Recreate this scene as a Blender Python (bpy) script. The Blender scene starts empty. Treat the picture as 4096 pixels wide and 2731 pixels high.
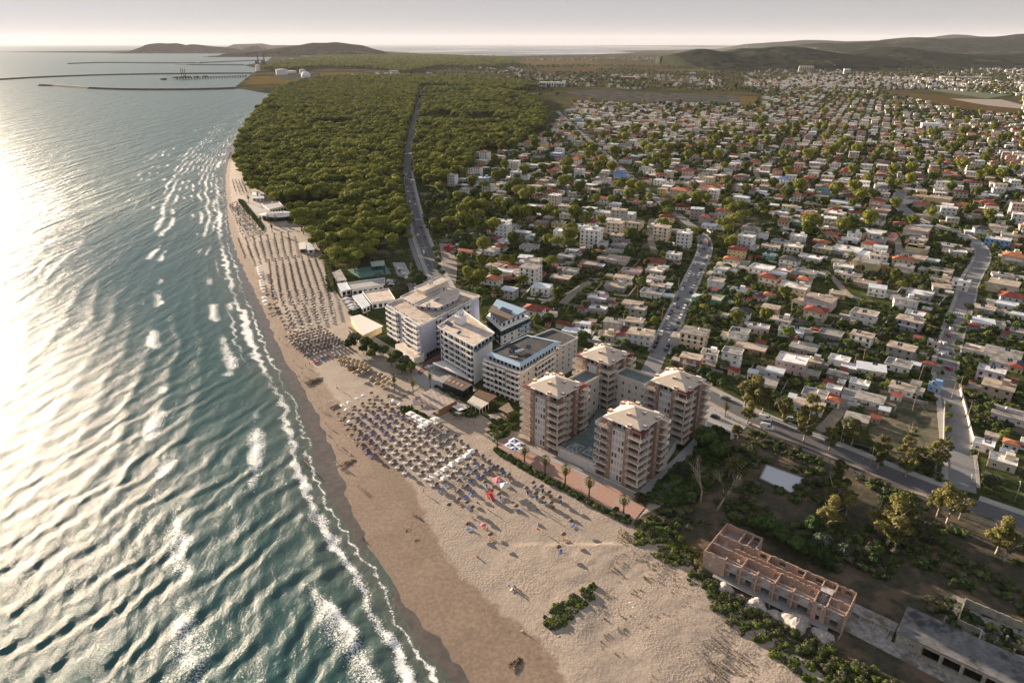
import bpy, math, random, re
import numpy as np
from mathutils import Vector, Matrix
from mathutils.geometry import tessellate_polygon
S = bpy.context.scene
COL = S.collection
rnd = random.Random(7)
R = math.radians
CAM_H = 145.0
PITCH = 23.57
FPX = 2730.7
cam_data = bpy.data.cameras.new('camera')
cam_data.sensor_width = 36
cam_data.lens = 24
cam_data.clip_start = 1
cam_data.clip_end = 200000
cam = bpy.data.objects.new('camera', cam_data)
cam.location = (0, 0, CAM_H)
cam.rotation_euler = (R(90 - PITCH), 0, 0)
COL.objects.link(cam)
S.camera = cam
SUN_EL = 9.5
SUN_AZ = 44.0      # degrees left of the view direction
sun_dir = Vector((-math.sin(R(SUN_AZ)) * math.cos(R(SUN_EL)), math.cos(R(SUN_AZ)) * math.cos(R(SUN_EL)), math.sin(R(SUN_EL))))
W = bpy.data.worlds.new('World')
S.world = W
W.use_nodes = True
wn = W.node_tree
for n in list(wn.nodes):
 wn.nodes.remove(n)
wo = wn.nodes.new('ShaderNodeOutputWorld')
wb = wn.nodes.new('ShaderNodeBackground')
sk = wn.nodes.new('ShaderNodeTexSky')
sk.sky_type = 'NISHITA'
sk.sun_disc = False
sk.sun_elevation = R(SUN_EL)
sk.sun_rotation = R(-SUN_AZ)
sk.altitude = 150
sk.air_density = 1.0
sk.dust_density = 1.2
sk.ozone_density = 1.0
wb.inputs['Strength'].default_value = 0.15
hsn = wn.nodes.new('ShaderNodeHueSaturation')
hsn.inputs['Saturation'].default_value = .75
gam = wn.nodes.new('ShaderNodeGamma')
gam.inputs[1].default_value = .10
wn.links.new(sk.outputs[0], hsn.inputs['Color'])
wn.links.new(hsn.outputs[0], gam.inputs[0])
mul = wn.nodes.new('ShaderNodeMix'); mul.data_type = 'RGBA'; mul.blend_type = 'MULTIPLY'; mul.inputs[0].default_value = 1
mul.inputs[7].default_value = (.79, .80, .87, 1)
wn.links.new(gam.outputs[0], mul.inputs[6])
wn.links.new(mul.outputs[2], wb.inputs['Color'])
wn.links.new(wb.outputs[0], wo.inputs[0])
sl = bpy.data.lights.new('sun', 'SUN')
sl.energy = 5.0
sl.angle = R(0.5)
sl.color = (1.0, 0.80, 0.59)
so = bpy.data.objects.new('sun', sl)
so.rotation_euler = (-sun_dir).to_track_quat('-Z', 'Y').to_euler()
COL.objects.link(so)
S.view_settings.view_transform = 'Standard'
S.view_settings.look = 'None'
S.view_settings.gamma = 1
S.view_settings.use_curve_mapping = False
S.view_settings.exposure = 1.75
S.cycles.max_bounces = 6
S.cycles.diffuse_bounces = 2
S.cycles.glossy_bounces = 2
S.cycles.transparent_max_bounces = 6
S.cycles.volume_bounces = 0
S.cycles.sample_clamp_indirect = 4
S.cycles.sample_clamp_direct = 20
_sp, _cp = math.sin(R(PITCH)), math.cos(R(PITCH))
def P(x, y, z=0.0):
 dx = (x - 2048) / FPX
 dy = -(y - 1365.5) / FPX
 t = (z - CAM_H) / (dy * _cp - _sp)
 return Vector((dx * t, (_cp + dy * _sp) * t, z))
def PY(x, y, Y):
 dx = (x - 2048) / FPX
 dy = -(y - 1365.5) / FPX
 t = Y / (_cp + dy * _sp)
 return Vector((dx * t, Y, CAM_H + t * (dy * _cp - _sp)))
def px_of(p):
 X, Y, Z = p[0], p[1], p[2] - CAM_H
 zc = Y * _cp - Z * _sp
 yc = Y * _sp + Z * _cp
 if zc <= 1: return (-9999, -9999, 1)
 return (2048 + FPX * X / zc, 1365.5 - FPX * yc / zc, zc)
CROPS = dict(a=(1400, 1050, 2.94), b=(1900, 1350, 2.352), L=(1200, 1500, 2.352), d=(2500, 1950, 2.352), e=(3096, 1950, 2.008),
             K=(900, 1000, 2.613), G=(1600, 1500, 3.92), c4=(1800, 900, 2.352), c5=(2700, 700, 2.352), c2=(2700, 1350, 2.352),
             c3=(3096, 1200, 2.352), m2=(1900, 450, 1.4933), m3=(3300, 600, 1.4937), m4=(1600, 800, 1.92), f=(800, 500, 2.352),
             n=(1900, 2000, 2.352), D=(0, 0, 1 / 1.7415), F=(0, 0, 1), w=(0, 1800, 1.68), h=(0, 100, 1.68), r=(2700, 100, 1.685), j=(1400, 100, 1.568))
def Q(c, x, y, z=0.0):
 ox, oy, s = CROPS[c]
 return P(ox + x / s, oy + y / s, z)
MATS = {}
def nt_of(name):
 m = bpy.data.materials.new(name)
 m.use_nodes = True
 nt = m.node_tree
 b = nt.nodes['Principled BSDF']
 return m, nt, b
def N(nt, t, **kw):
 n = nt.nodes.new(t)
 for k, v in kw.items():
  if k.startswith('i_'):
   n.inputs[k[2:].replace('_', ' ')].default_value = v
  else:
   setattr(n, k, v)
 return n
def mix(nt, fac, a, b, mode='MIX'):
 n = nt.nodes.new('ShaderNodeMix')
 n.data_type = 'RGBA'
 n.blend_type = mode
 for s, v in ((0, fac), (6, a), (7, b)):
  if hasattr(v, 'is_linked') or hasattr(v, 'links'):
   nt.links.new(v, n.inputs[s])
  else:
   n.inputs[s].default_value = v if s == 0 else (*v[:3], 1)
 return n.outputs[2]
def noise(nt, scale, detail=3, rough=.55, vec=None, dist=0):
 n = nt.nodes.new('ShaderNodeTexNoise')
 n.inputs['Scale'].default_value = scale
 n.inputs['Detail'].default_value = detail
 n.inputs['Roughness'].default_value = rough
 n.inputs['Distortion'].default_value = dist
 if vec is not None: nt.links.new(vec, n.inputs['Vector'])
 return n.outputs['Fac']
def ramp(nt, fac, lo, hi):
 n = nt.nodes.new('ShaderNodeMapRange')
 n.interpolation_type = 'SMOOTHSTEP'
 nt.links.new(fac, n.inputs[0])
 n.inputs[1].default_value = lo
 n.inputs[2].default_value = hi
 return n.outputs[0]
def mth(nt, op, a, b=0.0):
 n = nt.nodes.new('ShaderNodeMath')
 n.operation = op
 for i, v in ((0, a), (1, b)):
  if hasattr(v, 'links'): nt.links.new(v, n.inputs[i])
  else: n.inputs[i].default_value = v
 return n.outputs[0]
def wpos(nt):
 return nt.nodes.new('ShaderNodeNewGeometry').outputs['Position']
def attr(nt, name):
 n = nt.nodes.new('ShaderNodeAttribute')
 n.attribute_name = name
 return n.outputs['Fac']
def bump(nt, b, h, strength=.5, dist=.1):
 n = nt.nodes.new('ShaderNodeBump')
 n.inputs['Strength'].default_value = strength
 n.inputs['Distance'].default_value = dist
 nt.links.new(h, n.inputs['Height'])
 nt.links.new(n.outputs[0], b.inputs['Normal'])
def mat(name, col, rough=.8, var=.18, scale=.6, second=None, smix=(.45, .62), sscale=.25, hue=0, metal=0, spec=.4, bmp=0, bscale=3, world=True, orand=0):
 """a plain procedural surface: base colour with grain, stains of a second colour and fine relief"""
 if name in MATS: return MATS[name]
 m, nt, b = nt_of(name)
 v = wpos(nt) if world else None
 n1 = noise(nt, scale, 5, .65, v)
 dark = tuple(c * (1 - var) for c in col)
 lite = tuple(min(1, c * (1 + var)) for c in col)
 c = mix(nt, ramp(nt, n1, .3, .7), dark, lite)
 if second:
  n2 = noise(nt, sscale, 5, .6, v)
  c = mix(nt, ramp(nt, n2, *smix), c, second)
 if orand:
  oi = nt.nodes.new('ShaderNodeObjectInfo')
  mr = nt.nodes.new('ShaderNodeMapRange')
  nt.links.new(oi.outputs['Random'], mr.inputs[0])
  mr.inputs[3].default_value = 1 - orand
  mr.inputs[4].default_value = 1 + orand
  hs = nt.nodes.new('ShaderNodeHueSaturation')
  nt.links.new(mr.outputs[0], hs.inputs['Value'])
  nt.links.new(c, hs.inputs['Color'])
  c = hs.outputs[0]
 nt.links.new(c, b.inputs['Base Color'])
 b.inputs['Roughness'].default_value = rough
 b.inputs['Metallic'].default_value = metal
 b.inputs['Specular IOR Level'].default_value = spec
 if bmp: bump(nt, b, noise(nt, bscale, 4, .6, v), .6, bmp)
 MATS[name] = m
 return m
def rgb(h):
 return tuple(pow(int(h[i:i + 2], 16) / 255, 2.2) for i in (0, 2, 4))
class MB:
 def __init__(s):
  s.v = []; s.f = []; s.m = []
 def add(s, vs, fs, m=0):
  o = len(s.v)
  s.v += [tuple(x) for x in vs]
  s.f += [tuple(i + o for i in f) for f in fs]
  s.m += [m] * len(fs)
  return s
 def box(s, c, size, ang=0, m=0):
  """c = centre of the base"""
  w, d, h = size
  ca, sa = math.cos(ang), math.sin(ang)
  vs = []
  for z in (0, h):
   for x, y in ((-w / 2, -d / 2), (w / 2, -d / 2), (w / 2, d / 2), (-w / 2, d / 2)):
    vs.append((c[0] + x * ca - y * sa, c[1] + x * sa + y * ca, c[2] + z))
  return s.add(vs, [(3, 2, 1, 0), (4, 5, 6, 7), (0, 1, 5, 4), (1, 2, 6, 5), (2, 3, 7, 6), (3, 0, 4, 7)], m)
 def prism(s, poly, z0, z1, m=0, mtop=None, bottom=True):
  poly = [(p[0], p[1]) for p in poly]
  if area2(poly) < 0: poly = poly[::-1]
  n = len(poly)
  vs = [(x, y, z0) for x, y in poly] + [(x, y, z1) for x, y in poly]
  s.add(vs, [(i, (i + 1) % n, n + (i + 1) % n, n + i) for i in range(n)], m)
  tri = tessellate_polygon([[Vector((x, y, 0)) for x, y in poly]])
  up = []
  for t in tri:
   a, b, c = (poly[i] for i in t)
   ccw = (b[0] - a[0]) * (c[1] - a[1]) - (b[1] - a[1]) * (c[0] - a[0]) > 0
   up.append(t if ccw else t[::-1])
  s.add([(x, y, z1) for x, y in poly], up, m if mtop is None else mtop)
  if bottom: s.add([(x, y, z0) for x, y in poly], [t[::-1] for t in up], m)
  return s
 def sheet(s, poly, z, m=0):
  poly = [(p[0], p[1]) for p in poly]
  tri = tessellate_polygon([[Vector((x, y, 0)) for x, y in poly]])
  up = []
  for t in tri:
   a, b, c = (poly[i] for i in t)
   ccw = (b[0] - a[0]) * (c[1] - a[1]) - (b[1] - a[1]) * (c[0] - a[0]) > 0
   up.append(t if ccw else t[::-1])
  return s.add([(x, y, z) for x, y in poly], up, m)
 def cyl(s, c, r0, r1, h, n=8, m=0, axis=None, cap=True):
  ax = Vector(axis).normalized() if axis else Vector((0, 0, 1))
  q = ax.to_track_quat('Z', 'Y')
  vs = []
  for rr, zz in ((r0, 0), (r1, h)):
   for i in range(n):
    a = 2 * math.pi * i / n
    vs.append(Vector(c) + q @ Vector((rr * math.cos(a), rr * math.sin(a), zz)))
  fs = [(i, (i + 1) % n, n + (i + 1) % n, n + i) for i in range(n)]
  if cap: fs += [tuple(range(n))[::-1], tuple(range(n, 2 * n))]
  return s.add(vs, fs, m)
 def bar(s, a, b, r, n=4, m=0, r2=None):
  a = Vector(a); b = Vector(b)
  return s.cyl(a, r, r if r2 is None else r2, (b - a).length, n, m, (b - a))
 def lathe(s, prof, n=12, m=0, c=(0, 0, 0), wob=0):
  vs = []
  for k, (r, z) in enumerate(prof):
   for i in range(n):
    a = 2 * math.pi * i / n
    w = 1 + wob * (rnd.random() - .5)
    vs.append((c[0] + r * w * math.cos(a), c[1] + r * w * math.sin(a), c[2] + z))
  fs = []
  for k in range(len(prof) - 1):
   for i in range(n):
    fs.append((k * n + i, k * n + (i + 1) % n, (k + 1) * n + (i + 1) % n, (k + 1) * n + i))
  return s.add(vs, fs, m)
 def quad(s, a, b, c, d, m=0):
  return s.add([a, b, c, d], [(0, 1, 2, 3)], m)
 def mesh(s, name, mats, smooth=False):
  me = bpy.data.meshes.new(name)
  me.from_pydata(s.v, [], s.f)
  for mm in (mats if isinstance(mats, (list, tuple)) else [mats]): me.materials.append(mm)
  if any(s.m): me.polygons.foreach_set('material_index', s.m)
  if smooth: me.polygons.foreach_set('use_smooth', [True] * len(s.f))
  me.update()
  return me
 def build(s, name, mats, parent=None, smooth=False):
  return link(name, s.mesh(name, mats, smooth), parent)
def area2(p):
 return sum(p[i][0] * p[(i + 1) % len(p)][1] - p[(i + 1) % len(p)][0] * p[i][1] for i in range(len(p)))
def link(name, me, parent=None, loc=None, ang=None, scale=None):
 o = bpy.data.objects.new(name, me)
 COL.objects.link(o)
 if parent: o.parent = parent
 if loc is not None: o.location = loc
 if ang is not None: o.rotation_euler = (0, 0, ang)
 if scale is not None: o.scale = scale
 return o
def empty(name, loc=(0, 0, 0), ang=0):
 o = bpy.data.objects.new(name, None)
 o.empty_display_size = .5
 COL.objects.link(o)
 o.location = loc
 o.rotation_euler = (0, 0, ang)
 return o
def tag(o, label, cat, group=None):
 o['label'] = label; o['category'] = cat
 if group: o['group'] = group
 return o
def struct(o):
 o['kind'] = 'structure'; return o
def stuff(o, label=None, cat=None):
 o['kind'] = 'stuff'
 if label: o['label'] = label; o['category'] = cat
 return o
def copy_tree(o, parent=None):
 c = o.copy(); COL.objects.link(c)
 if parent: c.parent = parent
 for ch in KIDS.get(o.name, ()):
  copy_tree(ch, c)
 return c
KIDS = {}
def proto(o, kids):
 KIDS[o.name] = kids; return o
def np_mesh(name, V, F, mats, smooth=False, attrs=None, mi=None):
 me = bpy.data.meshes.new(name)
 V = np.asarray(V, dtype=np.float32); F = np.asarray(F, dtype=np.int32)
 k = F.shape[1]
 me.vertices.add(len(V)); me.vertices.foreach_set('co', V.ravel())
 me.loops.add(F.size); me.loops.foreach_set('vertex_index', F.ravel())
 me.polygons.add(len(F))
 me.polygons.foreach_set('loop_start', np.arange(0, F.size, k, dtype=np.int32))
 me.polygons.foreach_set('loop_total', np.full(len(F), k, dtype=np.int32))
 for mm in (mats if isinstance(mats, (list, tuple)) else [mats]): me.materials.append(mm)
 if mi is not None: me.polygons.foreach_set('material_index', np.asarray(mi, dtype=np.int32))
 if smooth: me.polygons.foreach_set('use_smooth', np.ones(len(F), dtype=bool))
 me.update(calc_edges=True)
 if attrs:
  for kname, arr in attrs.items():
   a = me.attributes.new(kname, 'FLOAT', 'POINT')
   a.data.foreach_set('value', np.asarray(arr, dtype=np.float32))
 return me
def grid_faces(nu, nv):
 i = np.arange(nu - 1)[:, None] * nv + np.arange(nv - 1)[None, :]
 i = i.ravel()
 return np.stack([i, i + nv, i + nv + 1, i + 1], 1)
_rs = np.random.RandomState(3)
_PERM = _rs.rand(256, 256).astype(np.float32)
def vnoise(x, y, seed=0):
 """smooth value noise 0..1 on numpy arrays"""
 x = np.asarray(x, dtype=np.float64) + seed * 17.31; y = np.asarray(y, dtype=np.float64) + seed * 9.77
 xi = np.floor(x).astype(int); yi = np.floor(y).astype(int)
 fx = x - xi; fy = y - yi
 fx = fx * fx * (3 - 2 * fx); fy = fy * fy * (3 - 2 * fy)
 g = lambda a, b: _PERM[a & 255, b & 255]
 return (g(xi, yi) * (1 - fx) + g(xi + 1, yi) * fx) * (1 - fy) + (g(xi, yi + 1) * (1 - fx) + g(xi + 1, yi + 1) * fx) * fy
def fbm(x, y, o=4, seed=0):
 s = 0; a = .5
 for k in range(o):
  s = s + a * vnoise(x * 2 ** k, y * 2 ** k, seed + k); a *= .5
 return s / (1 - .5 ** o)
def in_poly(x, y, poly):
 c = False; n = len(poly); j = n - 1
 for i in range(n):
  xi, yi = poly[i][0], poly[i][1]; xj, yj = poly[j][0], poly[j][1]
  if (yi > y) != (yj > y) and x < (xj - xi) * (y - yi) / (yj - yi) + xi: c = not c
  j = i
 return c
def pl_dist(X, Y, pts):
 """unsigned distance of arrays X,Y to a polyline, plus side (+ = right of travel)"""
 best = np.full(np.shape(X), 1e9); side = np.zeros(np.shape(X))
 for a, b in zip(pts[:-1], pts[1:]):
  dx, dy = b[0] - a[0], b[1] - a[1]
  L2 = dx * dx + dy * dy
  t = np.clip(((X - a[0]) * dx + (Y - a[1]) * dy) / L2, 0, 1)
  d = np.hypot(X - a[0] - t * dx, Y - a[1] - t * dy)
  cr = (X - a[0]) * dy - (Y - a[1]) * dx
  s = np.sign(cr)
  up = d < best - 1e-9
  best = np.where(up, d, best); side = np.where(up, s, side)
 return best, side
def smooth_line(pts, it=2):
 pts = [tuple(p[:2]) for p in pts]
 for _ in range(it):
  o = [pts[0]]
  for a, b in zip(pts[:-1], pts[1:]):
   o += [(a[0] * .75 + b[0] * .25, a[1] * .75 + b[1] * .25), (a[0] * .25 + b[0] * .75, a[1] * .25 + b[1] * .75)]
  pts = o + [pts[-1]]
 return pts
def offset_line(pts, d):
 o = []
 for i, p in enumerate(pts):
  a = pts[max(0, i - 1)]; b = pts[min(len(pts) - 1, i + 1)]
  t = Vector((b[0] - a[0], b[1] - a[1])).normalized()
  o.append((p[0] + t.y * d, p[1] - t.x * d))
 return o
ORD = 'first second third fourth fifth sixth seventh eighth ninth tenth eleventh twelfth thirteenth fourteenth fifteenth sixteenth seventeenth eighteenth nineteenth twentieth'.split()
def ordn(i):
 if i < 20: return ORD[i]
 t = ['twenty', 'thirty', 'forty', 'fifty', 'sixty'][(i + 1) // 10 - 2]
 return t + '-' + ORD[i % 10] if (i + 1) % 10 else t[:-1] + 'ieth'
REG = []
def reg(o, desc, region, cat, group, pos=None):
 """remember a countable thing; its label is completed once all of its kind are known"""
 REG.append((o, desc, region, cat, group, pos or tuple(o.location)))
def finish_labels():
 from collections import defaultdict
 bk = defaultdict(list)
 for r in REG: bk[(r[1], r[2])].append(r)
 for (desc, region), L in bk.items():
  L = [(r, px_of(r[5])) for r in L]
  if len(L) == 1:
   lab = [f'{desc} {region}']; rs = [L[0][0]]
  else:
   L.sort(key=lambda t: -t[1][1])
   per = 7 if len(L) > 9 else 9
   rows = [L[i:i + per] for i in range(0, len(L), per)]
   lab = []; rs = []
   for k, row in enumerate(rows):
    row.sort(key=lambda t: t[1][0])
    for i, t in enumerate(row):
     if len(row) == 1: w = 'farthest one' if k else 'only one'
     elif i == 0: w = 'leftmost'
     elif i == len(row) - 1: w = 'rightmost'
     else: w = ordn(i) + ' from left'
     if len(rows) > 1:
      w += ', ' + ('nearest row' if k == 0 else ordn(k) + ' row back')
     lab.append(f'{desc} {region}, {w}'); rs.append(t[0])
  for r, l in zip(rs, lab): tag(r[0], l, r[3], r[4])
# ============================================================ SETTING: sea, beach, land
SEA_Z = -1.2
def Dp(pts, z=0.0):
 return [tuple(P(a * 1.7415, b * 1.7415, z)[:2]) for a, b in pts]
shore_px = [(1120,1640),(1030,1568),(1000,1540),(930,1420),(870,1320),(810,1240),(790,1190),(760,1150),(735,1110),(725,1050),(700,980),(680,920),(640,860),(620,810),(600,760),(575,700),(555,650),(540,600),(530,560),(522,520),(518,480),(512,430),(512,380),(525,345),(555,315),(580,280),(600,250),(625,220)]
edge_px = [(1160,1640),(1085,1568),(1020,1480),(960,1420),(900,1340),(840,1240),(800,1150),(780,1080),(755,1010),(720,930),(690,880),(650,820),(620,740),(590,680),(560,620),(540,570),(530,540),(524,500),(520,450),(517,400),(530,355),(560,320)]
damp_px = [(1330,1640),(1300,1568),(1250,1480),(1120,1380),(1020,1280),(960,1150),(930,1080),(880,1040),(830,1000),(790,940),(745,880),(700,810),(660,740),(625,680),(595,630),(570,590),(552,550),(540,500),(530,450),(526,400),(535,355),(565,320)]
SHORE = smooth_line([(36, 40), (14, 80)] + Dp(shore_px[1:], SEA_Z), 2)
EDGE = smooth_line([(42, 40), (22, 80)] + Dp(edge_px[1:], -1), 2)
DAMP = smooth_line([(60, 30), (36, 80)] + Dp(damp_px[1:], -.2), 2)
SCRUB_PX = [(2560,2075),(2700,1990),(2830,1850),(2790,1760),(2880,1650),(3010,1700),(3160,1765),(3330,1832),(3500,1905),(3690,1982),(4200,2160),(4300,2900),(3500,2900),(3300,2700),(3150,2580),(3000,2480),(2850,2370),(2780,2280),(2700,2170),(2640,2110)]
SCRUB_POLY = [tuple(P(a, c)[:2]) for a, c in SCRUB_PX]
PROM_POLY = [tuple(Q('b', a, c)[:2]) for a, c in [(200,1042),(300,965),(560,1062),(1170,1325),(1520,1480),(2100,900),(2330,920),(2200,1100),(1925,1205),(1640,1480),(1590,1600),(1475,1730),(700,1325)]]
def sand_material():
 m, nt, b = nt_of('beach_sand')
 v = wpos(nt)
 de = attr(nt, 'd_edge'); dd = attr(nt, 'd_damp')
 n_big = noise(nt, .12, 4, .6, v); n_mid = noise(nt, .9, 4, .6, v); n_fine = noise(nt, 5, 3, .6, v)
 dry = mix(nt, ramp(nt, n_mid, .3, .7), (.29, .235, .19), (.385, .32, .265))
 dry = mix(nt, ramp(nt, n_big, .45, .65), dry, (.33, .27, .22))
 damp = mix(nt, ramp(nt, n_mid, .3, .75), (.18, .13, .095), (.27, .20, .15))
 nd = noise(nt, .55, 8, .75, v)
 debris = mth(nt, 'MULTIPLY', ramp(nt, nd, .5, .68), ramp(nt, mth(nt, 'ADD', mth(nt, 'ABSOLUTE', mth(nt, 'ADD', dd, 3.5)), mth(nt, 'MULTIPLY', n_big, 4)), 7, 1.5))
 damp = mix(nt, debris, damp, (.11, .082, .048))
 wob = mth(nt, 'MULTIPLY', mth(nt, 'SUBTRACT', noise(nt, .22, 5, .6, v), .5), 7)
 fd = ramp(nt, mth(nt, 'ADD', dd, wob), -1.0, 1.2)
 c = mix(nt, fd, damp, dry)
 wobe = mth(nt, 'MULTIPLY', mth(nt, 'SUBTRACT', noise(nt, .12, 3, .5, v), .5), 5)
 fw = ramp(nt, mth(nt, 'ADD', de, wobe), -.25, .25)
 wet = mix(nt, ramp(nt, noise(nt, .4, 4, .6, v), .3, .7), (.085, .074, .066), (.125, .105, .088))
 c = mix(nt, fw, wet, c)
 nt.links.new(c, b.inputs['Base Color'])
 rgh = nt.nodes.new('ShaderNodeMapRange')
 nt.links.new(fw, rgh.inputs[0]); rgh.inputs[3].default_value = .22; rgh.inputs[4].default_value = .95
 nt.links.new(rgh.outputs[0], b.inputs['Roughness'])
 vor = nt.nodes.new('ShaderNodeTexVoronoi'); vor.inputs['Scale'].default_value = 1.3
 vv = nt.nodes.new('ShaderNodeVectorMath'); vv.operation = 'ADD'
 nz = nt.nodes.new('ShaderNodeTexNoise'); nz.inputs['Scale'].default_value = 1.1
 nt.links.new(v, nz.inputs['Vector']); nt.links.new(v, vv.inputs[0]); nt.links.new(nz.outputs['Color'], vv.inputs[1])
 nt.links.new(vv.outputs[0], vor.inputs['Vector'])
 hh = mth(nt, 'ADD', mth(nt, 'MULTIPLY', vor.outputs['Distance'], .8), mth(nt, 'MULTIPLY', n_fine, .35))
 hh = mth(nt, 'MULTIPLY', hh, mth(nt, 'ADD', mth(nt, 'MULTIPLY', fd, .85), .1))
 hh = mth(nt, 'MULTIPLY', hh, fw)
 hh = mth(nt, 'MULTIPLY', hh, mth(nt, 'ADD', mth(nt, 'MULTIPLY', ramp(nt, noise(nt, .06, 3, .6, v), .35, .65), .8), .35))
 bump(nt, b, hh, .8, .13)
 return m
SAND = sand_material()
def beach_mesh():
 line = smooth_line(SHORE, 1)
 pts = [np.array(line[0])]
 cur = 0; acc = 0
 for a, b in zip(line[:-1], line[1:]):
  a = np.array(a); b = np.array(b); L = np.linalg.norm(b - a)
  t = 0
  while True:
   step = max(.7, np.hypot(*a) / 300)
   if acc + (L - t) < step: acc += L - t; break
   t += step - acc; acc = 0
   pts.append(a + (b - a) * t / L)
 pts = np.array(pts)
 tan = np.gradient(pts, axis=0)
 k = 25
 ker = np.ones(2 * k + 1) / (2 * k + 1)
 tp = np.pad(tan, ((k, k), (0, 0)), mode='edge')
 tan = np.stack([np.convolve(tp[:, i], ker, 'valid') for i in (0, 1)], 1)
 tan /= np.linalg.norm(tan, axis=1)[:, None]
 nor = np.stack([tan[:, 1], -tan[:, 0]], 1)
 dmax = np.interp(pts[:, 1], [100, 120, 150, 180, 210, 240, 280, 330, 400, 480, 560, 680, 760, 1000, 2200], [130, 130, 120, 95, 75, 66, 62, 50, 52, 62, 50, 48, 26, 14, 10])
 u = np.concatenate([np.linspace(-.12, 0, 6)[:-1], np.linspace(0, 1, 95) ** 1.25])
 d = np.where(u[None, :] < 0, u[None, :] * 120, u[None, :] * dmax[:, None])
 X = pts[:, 0][:, None] + nor[:, 0][:, None] * d
 Y = pts[:, 1][:, None] + nor[:, 1][:, None] * d
 de, s1 = pl_dist(X, Y, EDGE); dd, s2 = pl_dist(X, Y, DAMP)
 de *= s1; dd *= s2
 lob = (fbm(X * .05, Y * .05, 3, 5) - .5) * 5
 z = np.interp((d + lob).ravel(), [-20, -4, 0, 5, 12, 20, 26, 200], [-3.0, -1.7, -1.22, -1.02, -.55, .02, .06, .07]).reshape(d.shape)
 z += np.where(dd > 0, (fbm(X * .18, Y * .18, 4, 2) - .4) * .22 * np.clip(dd / 6, 0, 1), 0) * np.clip((dmax[:, None] - d) / 8, 0, 1)
 dune = np.clip((Y < 172) * (X - (-6) - (172 - Y) * .15) / 20, 0, 1) * np.clip((dmax[:, None] - d) / 8, 0, 1)
 z += dune * (fbm(X * .08, Y * .08, 4, 9) * .9 + fbm(X * .5, Y * .5, 2, 4) * .12)
 for pl in (SCRUB_POLY, PROM_POLY):
  ins = np.zeros(X.shape, bool); j = len(pl) - 1
  for i in range(len(pl)):
   xi, yi = pl[i]; xj, yj = pl[j]
   if yi != yj: ins ^= ((yi > Y) != (yj > Y)) & (X < (xj - xi) * (Y - yi) / (yj - yi) + xi)
   j = i
  z = np.where(ins, -.4, z)
 V = np.stack([X, Y, z], -1).reshape(-1, 3)
 F = grid_faces(*d.shape)[:, ::-1]
 me = np_mesh('beach', V, F, SAND, True, dict(d_edge=de.ravel(), d_damp=dd.ravel()))
 return struct(link('beach', me))
beach_mesh()
def water_material():
 m, nt, b = nt_of('sea_water')
 v = wpos(nt)
 foam_a = attr(nt, 'foam'); sh = attr(nt, 'shallow')
 n1 = noise(nt, .05, 3, .5, v)
 deep = mix(nt, n1, (.008, .066, .072), (.022, .105, .10))
 c = mix(nt, sh, deep, (.11, .12, .10))
 fn = noise(nt, 2.2, 6, .7, v)
 fmask = ramp(nt, mth(nt, 'ADD', mth(nt, 'MULTIPLY', foam_a, 1.15), mth(nt, 'MULTIPLY', mth(nt, 'SUBTRACT', fn, .5), 2.6)), .50, .80)
 c = mix(nt, fmask, c, (.80, .82, .82))
 nt.links.new(c, b.inputs['Base Color'])
 rg = nt.nodes.new('ShaderNodeMapRange')
 nt.links.new(fmask, rg.inputs[0]); rg.inputs[3].default_value = .10; rg.inputs[4].default_value = .9
 far = attr(nt, 'far')
 rgh = mth(nt, 'MAXIMUM', rg.outputs[0], mth(nt, 'MULTIPLY', far, .30))
 nt.links.new(rgh, b.inputs['Roughness'])
 b.inputs['IOR'].default_value = 1.33
 b.inputs['Specular IOR Level'].default_value = .5
 mp = nt.nodes.new('ShaderNodeMapping'); mp.inputs['Rotation'].default_value = (0, 0, R(35)); mp.inputs['Scale'].default_value = (1, 2.4, 1)
 nt.links.new(v, mp.inputs[0])
 mp2 = nt.nodes.new('ShaderNodeMapping'); mp2.inputs['Rotation'].default_value = (0, 0, R(-10)); mp2.inputs['Scale'].default_value = (1.6, .7, 1)
 nt.links.new(v, mp2.inputs[0])
 h = mth(nt, 'ADD', mth(nt, 'MULTIPLY', noise(nt, 1.0, 4, .62, mp.outputs[0], .3), .6), mth(nt, 'MULTIPLY', noise(nt, .3, 3, .6, mp2.outputs[0], .2), .9))
 h = mth(nt, 'ADD', h, mth(nt, 'MULTIPLY', noise(nt, 1.9, 5, .7, mp.outputs[0], .5), .3))
 def lay(rot, sx, sy, amp):
  m_ = nt.nodes.new('ShaderNodeMapping'); m_.inputs['Rotation'].default_value = (0, 0, R(rot)); m_.inputs['Scale'].default_value = (sx, sy, 1)
  nt.links.new(v, m_.inputs[0])
  return mth(nt, 'MULTIPLY', mth(nt, 'MULTIPLY', noise(nt, 1, 4, .6, m_.outputs[0], .4), far), amp)
 h = mth(nt, 'ADD', h, mth(nt, 'ADD', lay(-9, .055, .009, 12.0), lay(-20, .16, .035, 4.5)))
 bump(nt, b, h, .72, .40)
 return m
WATER = water_material()
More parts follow.
